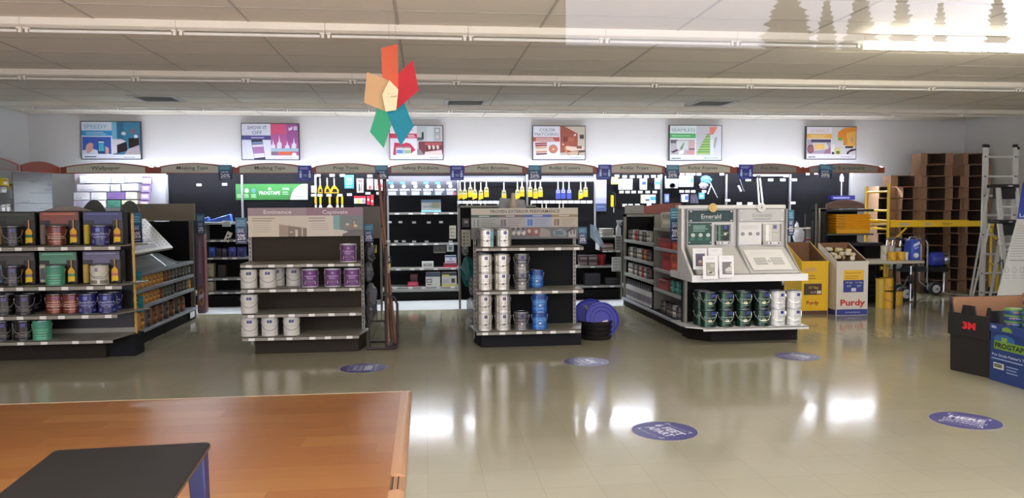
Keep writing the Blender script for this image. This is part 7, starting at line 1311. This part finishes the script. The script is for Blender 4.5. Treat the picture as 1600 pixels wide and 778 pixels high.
# wheeled sprayers
rub = M('tyre_rubber', (22, 22, 22), .7); hubm = M('wheel_hub', (186, 188, 186), .35)
def wheel(t, x, y, z, r): MB().lathe([(r*.6, -.03), (r*.93, -.03), (r, -.015), (r, .015), (r*.93, .03), (r*.6, .03)], (x, y, z), 24, axis=(0, -1, 0)).build('tyre', rub, t); MB().lathe([(r*.59, -.032), (r*.59, .03), (r*.3, .036), (r*.2, .05), (.01, .05)], (x, y, z), 20, axis=(0, -1, 0)).build('hub', hubm, t); MB().lathe([(r*.14, .05), (r*.1, .06)], (x, y, z), 10, axis=(0, -1, 0)).build('axle_cap', black_p, t)
qg = fl(1461, 462); Yw = qg.y-.0
t = thing('wheeled_sprayer', 'blue-motored paint sprayer on a two-wheeled chrome cart', 'sprayer', (qg.x, Yw, 0)); rw = at(1461, 440, Yw).z/2
wheel(t, qg.x, Yw, rw, rw); wheel(t, qg.x+.1, Yw+.3, rw, rw)
xh0, xh1 = xs(1450, Yw+.05, 400), xs(1468, Yw+.05, 400); zh = zs(1450, 373, Yw+.05)
for yy in (Yw+.06, Yw+.26): MB().tube([(qg.x+.02, yy, rw), (xh0, yy, rw+.1), (xh0, yy, zh-.08), (xh0-.04, yy, zh-.02), (xh0-.12, yy, zh)], .015, 8).build('cart_frame', steel_m, t)
MB().tube([(xh0-.12, Yw+.06, zh), (xh0-.14, Yw+.16, zh), (xh0-.12, Yw+.26, zh)], .015, 8).build('handlebar', steel_m, t); MB().tube([(qg.x-.02, Yw+.03, rw), (qg.x+.1, Yw+.3, rw)], .014, 8).build('axle', steel_m, t)
qm = at(1466, 405, Yw+.2); MB().lathe([(.1, -.13), (.12, -.1), (.12, .1), (.1, .13), (.05, .14)], qm, 18, axis=(1, -.2, 0)).build('motor', M('motor_blue', (48, 62, 150), .3, var=.2, scale=20), t); MB().lathe([(.122, .05), (.128, .09), (.122, .13)], qm, 18, axis=(1, -.2, 0)).build('motor_band', steel_m, t); MB().box(qm.x-.14, qm.x+.1, Yw+.08, Yw+.32, qm.z-.2, qm.z-.12).build('motor_bracket', black_p, t)
MB().tube([(qm.x+.05, Yw+.15, qm.z-.15), (qm.x+.06, Yw+.12, .4), (qm.x+.03, Yw+.1, .05)], .018, 8).build('suction_tube', steel_m, t); MB().tube([(qg.x+.1, Yw, .05), (qg.x+.35, Yw-.05, .02), (qg.x+.5, Yw-.1, .012)], .008, 6).build('hose', M('hose_grey', (150, 150, 150), .4), t)
qg = fl(1417, 465); Yw = 11.0; qg = Vector((xs(1415, Yw, 455), Yw, 0))
t = thing('wheeled_sprayer', 'chrome-legged paint sprayer cart standing behind the folding table', 'sprayer', (qg.x, Yw, 0)); wheel(t, qg.x, Yw, .12, .12); wheel(t, qg.x+.12, Yw+.35, .12, .12)
xl = xs(1422, Yw-.05, 440); MB().tube([(xl, Yw-.06, .02), (xl, Yw-.06, .55)], .014, 8).tube([(qg.x+.12, Yw+.3, .12), (qg.x+.2, Yw+.1, .55)], .012, 8).build('cart_frame', steel_m, t)
MB().box(qg.x-.05, qg.x+.35, Yw+.0, Yw+.25, .45, .53).build('pump_body', M('pump_dark', (50, 56, 60), .3, .4), t, .01); MB().lathe([(.05, -.1), (.06, -.08), (.06, .08), (.04, .1)], (xs(1404, Yw, 415), Yw+.1, .56), 14, axis=(1, 0, 0)).build('motor', M('motor_pale', (176, 180, 182), .35, .4), t)
MB().lathe([(.02, 0), (.03, .02), (.03, .12), (.02, .14)], (xl, Yw-.06, .28), 10).build('valve', black_p, t)
a, c = at(1410, 447, Yw-.1), fl(1441, 466); MB().tube([a, (a+c)/2+Vector((0,0,.02)), Vector((c.x, c.y, .03))], .016, 8).build('chrome_foot', steel_m, t)
# ladders
alu = M('ladder_alu', (204, 204, 200), .4, .25, var=.08)
YL = 10.6; t = thing('extension_ladder', 'tall aluminium extension ladder with black top caps, standing by the wall', 'ladder', (xs(1565, YL), YL, 0))
xl0, xl1 = xs(1537, YL, 340), xs(1584, YL, 340); ztl = zs(1540, 230, YL)
for x, yy, dz in ((xl0, YL, .0), (xl0+.07, YL+.05, .0), (xl1, YL, .0), (xl1+.07, YL+.05, -.03)):
    MB().box(x-.028, x+.028, yy, yy+.03, .0, ztl+dz).build('rail', alu, t, .004); MB().box(x-.032, x+.036, yy-.006, yy+.04, ztl+dz, ztl+dz+.045).build('top_cap', black_p, t, .006)
    b = MB()
    for k in range(8): b.lathe([(.013, 0), (.011, .005)], (x, yy-.0005, ztl-.14-.29*k), 8, axis=(0, -1, 0))
    b.build('rivets', M('rivet_dark', (60, 58, 56), .5), t, kind='stuff')
for k in range(8): MB().tube([(xl0+.03, YL+.015, ztl-.14-.29*k), (xl1-.03, YL+.015, ztl-.14-.29*k)], .016, 8).build('rung', alu, t)
def stepladder(pxl, pxr, pyt, Y, label, cat='ladder', pxb=None):
    x0, x1 = xs(pxl, Y, pyt), xs(pxr, Y, pyt); z = zs(pxl, pyt, Y); t = thing('step_ladder', label, cat, ((x0+x1)/2, Y, 0)); spread = .03
    MB().box(x0, x1, Y-.03, Y+.2, z-.03, z+.02).box(x0+.06, x1-.04, Y-.02, Y+.15, z-.19, z-.031).build('top_cap', black_p, t, .01)
    P(0, 0, 1, 1).e(.6, .5, .18, .3, (170, 172, 170), 1).front('badge', x0+.05, x1-.05, z-.025, z+.015, Y-.0305, t)
    for s, x in ((-1, x0+.03), (1, x1-.03)):
        MB().hexa([(x-.03+s*spread, Y-.3, 0), (x+.03+s*spread, Y-.3, 0), (x+.03+s*spread, Y-.27, 0), (x-.03+s*spread, Y-.27, 0)], [(x-.03, Y-.01, z-.03), (x+.03, Y-.01, z-.03), (x+.03, Y+.02, z-.03), (x-.03, Y+.02, z-.03)]).build('front_rail', alu, t); MB().tube([(x+s*spread*.8, Y+.5, 0), (x, Y+.18, z-.03)], .016, 6).build('rear_rail', alu, t)
    k = 1
    while z-.3*k > .1:
        f = (.3*k)/z; MB().box(x0+.01-spread*f, x1-.01+spread*f, Y-.03-.28*f, Y+.05-.28*f, z-.3*k-.015, z-.3*k+.012).build('step', alu, t); k += 1
    MB().tube([(x0-.06, Y-.1, z*.55), (x0-.09, Y-.22, z*.6), (x0-.06, Y-.2, z*.5)], .008, 6).build('spreader_hook', black_p, t)
    return t
stepladder(1557, 1591, 290, 10.1, 'aluminium step ladder with black top, in front of the extension ladder'); stepladder(1559, 1590, 346, 9.6, 'shorter aluminium step ladder with black top beside the white leaning board')
# leaning white board with blue head
Yb0 = 8.9; pb = [(1557, 462), (1612, 462), (1640, 330), (1640, 290), (1598, 292), (1590, 342)]
t = thing('ladder_sign', 'large white leaning instruction board with bright blue head', 'sign', tuple(at(1590, 462, Yb0)))
def bp(px, py):
    y = Yb0
    for _ in range(8): y = Yb0+at(px, py, y).z*.16
    return at(px, py, y)
low = Vector((bp(1550, 480).x-.03, Yb0, 0)); low2 = Vector((bp(1640, 462).x, Yb0, 0))
MB().prism([low, low2, bp(1640, 342), bp(1590.5, 342)], (0, .02, 0)).build('board', M('board_white', (190, 190, 182), .5), t); MB().prism([bp(1590.5, 342), bp(1640, 342), bp(1640, 285), bp(1600, 285)], (0, .02, 0)).build('head', M('board_blue', (44, 62, 150), .45), t)
p = P(1540, 285, 1640, 470)
p.t('LADDERS', 1593, 339, 6, (206, 210, 226), 2, w=46, al='l', bold=.02)
for y in range(352, 404, 4): p.r(1592-(y-342)*.25, y, 1590-(y-342)*.25+22, y+1, (150, 152, 148), 1)
p.r(1577, 406, 1606, 407.5, (130, 132, 130), 1)
for k, x in enumerate((1574, 1586, 1598)): p.ring(x-1, 422, 3.2, 5, 1, (150, 152, 150), 1).lines(x-4, x+4, (430, 434), 1, (150, 152, 148), 1)
qa, qb = bp(1540, 470), bp(1640, 285); nrm = Vector((0, -1, .16)).normalized()
p._build('print', lambda u, v, l: bp(1540+u*100, 470-v*185)+nrm*(.0012*l), t, None)
MB().tube([(low2.x-.3, Yb0+.25, 1.3), (low2.x-.3, Yb0+.6, 0)], .015, 6).build('prop_leg', black_p, t)
# ================================================================== TAPE DISPLAYS AT THE RIGHT EDGE
cardb = M('cardboard', (150, 108, 74), .8, var=.1); cblk = M('carton_black', (30, 28, 27), .45)
a, b_, c = fl(1484, 577), fl(1549, 591.5), fl(1600, 606.5); xa = (a.x+b_.x)/2; ya_, yb_, yc_ = a.y, b_.y, min(c.y, 5.6)-.05
zt = atx(1486, 486, a.x).z; ztb_ = atx(1486, 463, a.x).z; dX = .7
t = thing('tape_carton', 'black cardboard dump box with red lettering at the edge of the floor', 'display box', (xa+.3, (ya_+yb_)/2, 0))
MB().hexa([(a.x, ya_, 0), (b_.x, yb_, 0), (b_.x+dX, yb_, 0), (a.x+dX, ya_, 0)], [(a.x-.01, ya_, zt*.62), (b_.x-.01, yb_, zt*.62), (b_.x+dX, yb_, zt*.62), (a.x+dX, ya_, zt*.62)]).build('lower_box', cblk, t, .004)
th = .012
def wallp(p0, p1, z0, z1, name, m): d = (Vector(p1)-Vector(p0)).normalized(); n = Vector((-d.y, d.x, 0))*th; P0, P1 = Vector((*p0[:2], z0)), Vector((*p1[:2], z0)); return MB().hexa([P0, P1, P1+n, P0+n], [P+Vector((0, 0, z1-z0)) for P in (P0, P1, P1+n, P0+n)]).build(name, m, t)
zl = zt*.62+.001
wallp((b_.x-.02, yb_), (a.x-.02, ya_), zl, zt, 'front_wall', cblk); wallp((a.x+dX, ya_), (a.x-.02, ya_), zl, ztb_, 'far_wall', cblk); wallp((b_.x-.02, yb_+.014), (b_.x+dX, yb_+.014), zl, zt+.05, 'near_wall', cblk)
MB().box(a.x+dX-.02, a.x+dX, yb_+.02, ya_-.014, zl, ztb_+.02).build('back_wall', cardb, t); MB().box(a.x, a.x+dX-.02, ya_-.024, ya_-.0125, zl+.01, ztb_-.004).build('far_lining', cardb, t)
L3 = (Vector((a.x-.0215, ya_, 0))-Vector((b_.x-.0215, yb_, 0)))
for f0, f1 in ((.36, .7), (-.0, .12), (.9, 1.0)):
    P0 = Vector((b_.x-.02, yb_, zt))+L3*f0; P1 = Vector((b_.x-.02, yb_, zt))+L3*f1; MB().hexa([P0, P1, P1+Vector((th, 0, 0)), P0+Vector((th, 0, 0))], [P0+L3*.03+Vector((0,0,.075)), P1-L3*.03+Vector((0,0,.075)), P1-L3*.03+Vector((th,0,.075)), P0+L3*.03+Vector((th,0,.075))]).build('lip_tab', cblk, t)
uu = -L3; p = P(0, 0, 65, 106); p.t('3M', 34, 26, 12, (206, 40, 50), 1, w=20, bold=.05); p.flat('logo', Vector((a.x-.0335, ya_-.004, 0)), uu, (0, 0, zt), t)
# blue tape display in front of it
t = thing('tape_display', 'blue cardboard tape display with green lettering, rolls stacked on top', 'display box', (xa+.35, (yb_+yc_)/2, 0))
f0, f1 = Vector((b_.x-.03, yb_-.015, 0)), Vector((c.x-.03, yc_, 0)); zh = atx(1551, 508, f0.x).z; zq = zh+.1; fm = M('carton_blue', (36, 58, 110), .45)
D = Vector((.6, 0, 0)); Z = lambda z: Vector((0, 0, z))
MB().hexa([f1, f0, f0+D, f1+D], [f1+Z(zh-.05), f0+Z(zh-.05), f0+D+Z(zh-.05), f1+D+Z(zh-.05)]).build('body', fm, t, .004)
MB().hexa([f1+Z(zh-.05)-D*.02, f0+Z(zh-.05)-D*.02, f0+D*.01+Z(zh-.05), f1+D*.01+Z(zh-.05)], [f1+Z(zh+.02)-D*.02, f0+Z(zh+.02)-D*.02, f0+D*.0+Z(zh+.02), f1+Z(zh+.02)]).build('front_lip', M('carton_blue_l', (40, 60, 118), .45), t)
L = f1-f0; full = L.length; Wp = 78; p = P(0, 0, Wp, 100); u_ = L
p.r(0, 0, Wp, 100, (36, 58, 112), 0).e(27, 13, 20, 10, (50, 96, 150), 1, 20).r(8, 17, 72, 34, (108, 146, 52), 2).t('FROGTAPE', 40, 30.5, 10, (26, 34, 40), 3, w=60, bold=.03).p([(22, 17), (32, 17), (34, 13), (30, 9), (26, 10), (22, 13)], (120, 160, 60), 3).e(24, 10, 2, 1.6, (140, 176, 70), 4, 8).e(31, 9.6, 2, 1.6, (140, 176, 70), 4, 8).t("Pro Grade Painter's Tape", 40, 48, 5.6, (190, 198, 214), 2, w=70, bold=.01).lines(4, 74, (52.5,), 2.4, (140, 156, 186), 2).r(8, 62, 28, 74, (206, 206, 200), 2).r(9.5, 64, 25, 71, (56, 58, 44), 3).r(9.5, 66, 25, 69, (130, 126, 80), 4)
for y in (64, 70, 76): p.lines(33, 56, (y,), 1.8, (150, 166, 196), 2)
p.flat('print', f0+Vector((-.001, 0, 0)), L, Z(zh-.05), t)
P(0, 0, 78, 12).r(0, 0, 78, 12, (42, 62, 120), 0).lines(4, 14, (3, 5), 1.4, (180, 190, 214), 1).p([(24, 9), (26, 4), (34, 2), (42, 4), (44, 9)], (120, 150, 60), 1).flat('lip_print', f0-D*.0215+Z(zh-.05), L, Z(.07), t)
roll = thing('tape_roll', 'x', 'tape roll'); MB().lathe([(.042, 0), (.078, 0), (.08, .003), (.08, .047), (.078, .05), (.042, .05)], (0,0,0), 24).build('roll', M('tape_green', (86, 128, 60), .5), roll); MB().lathe([(.0805, .004), (.0812, .006), (.0812, .033), (.0805, .035)], (0,0,0), 24).build('wrapper', M('wrap_blue', (44, 74, 124), .35), roll); MB().lathe([(.0412, -.0005), (.0412, .0508)], (0,0,0), 16).build('core', M('core_grey', (150, 146, 136), .7), roll)
P(0, 0, 100, 30).r(30, 4, 50, 16, (176, 120, 70), 1).p([(32, 14), (40, 8), (48, 14)], (120, 150, 60), 2).lines(54, 90, (6, 11), 3, (190, 196, 210), 1).cyl('label_print', .0813, .008, .031, 120, 260, roll)
zr = zh-.049
lab_ = ('blue-wrapped tape roll, lowest of the stack nearest the black box', 'blue-wrapped tape roll, second in the stack nearest the black box', 'blue-wrapped tape roll, third in the stack nearest the black box', 'blue-wrapped tape roll, top of the stack nearest the black box')
for i in range(4): place(roll, (f0.x+.12, f0.y-.12, zr+.051*i), R_(20*i), lab_[i], 'tape rolls on the blue display')
for i in range(6): place(roll, (f0.x+.13, f0.y-.31, zr+.051*i), R_(35*i), f"blue-wrapped tape roll, {ORD[i]} from the bottom in the tall stack at the edge", 'tape rolls on the blue display')

# ================================================================== FLOOR STICKERS, LOW TABLE, HANGING COLOUR PANELS
def sticker(px, py, ang, lines_, label, r=.212):
    q = fl(px, py); t = thing('floor_sticker', label, 'floor sticker', (q.x, q.y, 0), 'distancing stickers on the floor')
    MB().lathe([(r, .0004), (r, .0012), (.001, .0013)], (q.x, q.y, 0), 40).build('disc', M('sticker_navy', (62, 60, 112), .35), t)
    MB().lathe([(r+.006, .0003), (r+.006, .0008), (r-.002, .0009)], (q.x, q.y, 0), 40).build('border', M('sticker_edge', (150, 142, 130), .4), t)
    p = P(-50, -50, 50, 50); W_ = (204, 204, 214)
    for txt, y, h, w_, b in lines_: p.t(txt, 0, y, h, W_ if h > 8 else (150, 150, 180), 1, w=w_, bold=b)
    for a0 in (45, 135, 225, 315):
        c, s = math.cos(R_(a0)), math.sin(R_(a0)); X, Y_ = 38*c, -38*s; p.p([(X+5*c, Y_-5*s), (X-5*s-1*c, Y_-5*c+1*s), (X-3.4*s-2.6*c, Y_-3.4*c+2.6*s), (X+2*c, Y_-2*s), (X+3.4*s-2.6*c, Y_+3.4*c+2.6*s), (X+5*s-1*c, Y_+5*c+1*s)], W_, 1)
    ux = Vector((math.cos(R_(ang)), math.sin(R_(ang)), 0)); uy = Vector((-ux.y, ux.x, 0))
    p.flat('lettering', Vector((q.x, q.y, .0014))-ux*r-uy*r, ux*2*r, uy*2*r, t, eps=.0003)
SIX = [('PLEASE STAY', -22, 6.5, 44, 0), ('6 FEET', -3, 15, 62, .03), ('APART', 16, 15, 58, .03), ('THANK YOU', 33, 6.5, 40, 0)]
HERE = [('PLEASE WAIT', -24, 6.5, 44, 0), ('HERE', -4, 16, 50, .04), ('TO MAINTAIN', 9, 9, 62, .01), ('DISTANCE', 21, 9, 56, .01), ('THANK YOU', 34, 6.5, 40, 0)]
sticker(567.5, 575, -92, HERE, 'navy round floor sticker in front of the mauve display')
sticker(915.5, 565, -76, HERE, 'navy round floor sticker in front of the exterior display')
sticker(1246, 557, -58, HERE, 'navy round floor sticker in front of the white display')
sticker(1038.5, 673, -70, SIX, 'navy round floor sticker reading 6 FEET APART', .215)
sticker(1508, 657, -50, HERE, 'faded blue-grey floor sticker out on the open floor near the tape boxes', .222)
# low black table
ztab = .5; c1, c2, c3, c4 = [fl(*q_, ztab) for q_ in ((85, 703), (330, 690), (262, 790), (-40, 800))]
t = thing('low_table', 'low table with black rounded top and navy legs on the laminate floor', 'table', ((c1.x+c3.x)/2, (c1.y+c3.y)/2, .02)); cc = (c1+c2+c3+c4)/4
def rounded(c, r, n=5):
    out = []
    for i in range(len(c)):
        p0, p1, p2 = c[i-1], c[i], c[(i+1) % len(c)]; d0, d1 = (p0-p1).normalized(), (p2-p1).normalized()
        for k in range(n+1): f = k/n; out.append(p1+d0*r*(1-f)**2+d1*r*f**2)
    return out
rp = rounded([c4, c3, c2, c1], .03)
MB().prism([v-Vector((0,0,.022)) for v in rp], (0, 0, .022)).build('tabletop', M('table_black', (30, 27, 23), .45, spec=.15, var=.12, scale=14), t, .004)
MB().prism([cc+(v-cc)*1.004-Vector((0,0,.019)) for v in rp], (0, 0, .012)).build('edge_band', M('edge_brown', (78, 62, 46), .4), t)
for v in (c1, c2, c3, c4):
    d = (cc-v); d.z = 0; d = d.normalized(); o = v+d*.07; f = v+d*.05; w1, w2 = .036, .028
    MB().hexa([(f.x-w2, f.y-w2, .0205), (f.x+w2, f.y-w2, .0205), (f.x+w2, f.y+w2, .0205), (f.x-w2, f.y+w2, .0205)], [(o.x-w1, o.y-w1, ztab-.0225), (o.x+w1, o.y-w1, ztab-.0225), (o.x+w1, o.y+w1, ztab-.0225), (o.x-w1, o.y+w1, ztab-.0225)]).build('leg', M('leg_navy', (34, 40, 84), .4), t, .006)
MB().prism([cc+(v-cc)*.86-Vector((0,0,.075)) for v in (c4, c3, c2, c1)], (0, 0, .05)).build('apron', M('apron_dark', (36, 32, 30), .5), t)
# hanging translucent colour panels
def clear_col(name, rgb, k=.45):
    m = bpy.data.materials.new(name); m.use_nodes = True; nt = m.node_tree; b = nt.nodes['Principled BSDF']; c = lin(rgb); b.inputs['Base Color'].default_value = (*c, 1); b.inputs['Roughness'].default_value = .3
    tl = nt.nodes.new('ShaderNodeBsdfTranslucent'); tl.inputs[0].default_value = (*c, 1); trn = nt.nodes.new('ShaderNodeBsdfTransparent'); trn.inputs[0].default_value = (*[min(1, .15+v*1.1) for v in c], 1)
    m1 = nt.nodes.new('ShaderNodeMixShader'); m1.inputs[0].default_value = .45; m2 = nt.nodes.new('ShaderNodeMixShader'); m2.inputs[0].default_value = k
    L_ = nt.links.new; L_(b.outputs[0], m1.inputs[1]); L_(tl.outputs[0], m1.inputs[2]); L_(m1.outputs[0], m2.inputs[1]); L_(trn.outputs[0], m2.inputs[2]); L_(m2.outputs[0], nt.nodes['Material Output'].inputs['Surface']); return m
YM = 6.0; q = at(608, 145, YM); t = thing('hanging_mobile', 'hanging flower of five translucent coloured panels around a cream pentagon', 'hanging decoration', (q.x, YM, q.z))
PAN = (('orange_panel', (252, 140, 100), [(595.5, 75), (621.5, 68.5), (622.5, 141), (608.5, 126), (597, 121)], 0), ('red_panel', (236, 60, 80), [(645, 93.5), (654.5, 141), (619.5, 171), (622, 141), (610, 126), (620, 117)], .006), ('peach_panel', (250, 212, 168), [(573.5, 112.5), (608.5, 126), (597, 147.5), (602.5, 174), (568.5, 160.5)], .012),
       ('green_panel', (84, 200, 156), [(597, 147), (611, 196), (599.5, 231.5), (578, 206), (590, 166)], .018), ('teal_panel', (40, 176, 194), [(622.5, 144), (632.5, 163), (646.5, 197), (626, 228), (603, 174.5), (619, 172)], .024))
for nm, c_, pts, dy in PAN: MB().prism([at(*p_, YM+dy) for p_ in pts], (0, .003, 0)).build(nm, clear_col('clear_'+nm, c_, .42), t, label=nm.replace('_', ' ')+', translucent')
pent = [(608.5, 125), (622.5, 140), (619, 172), (602.6, 174.3), (597, 147.6)]
o = MB().prism([at(*p_, YM-.012) for p_ in pent], (0, .004, 0)).build('pentagon', M('pent_cream', (226, 206, 164), .5), t)
p = P(597, 125, 623, 175); p.t('SHERWIN-WILLIAMS', 610, 147.6, 1, (60, 50, 44), 1, w=11).t('COLOR', 605.5, 153.6, 3, (190, 180, 160), 1, w=10).t('SNAP', 615.5, 153, 3, (70, 56, 50), 1, w=9.5)
x0, x1, z0, z1 = pxrect(597, 125, 623, 175, YM-.012); p.flat('lettering', (x0, YM-.0125, z0), (x1-x0, 0, .006), (0, 0, z1-z0), o)
a = at(608, 70, YM); MB().tube([a, (a.x, YM, ZC)], .0015, 5).tube([at(618, 70, YM), (at(618, 70, YM).x, YM, ZC)], .0015, 5).build('cord', M('cord_grey', (150, 148, 142), .5), t)
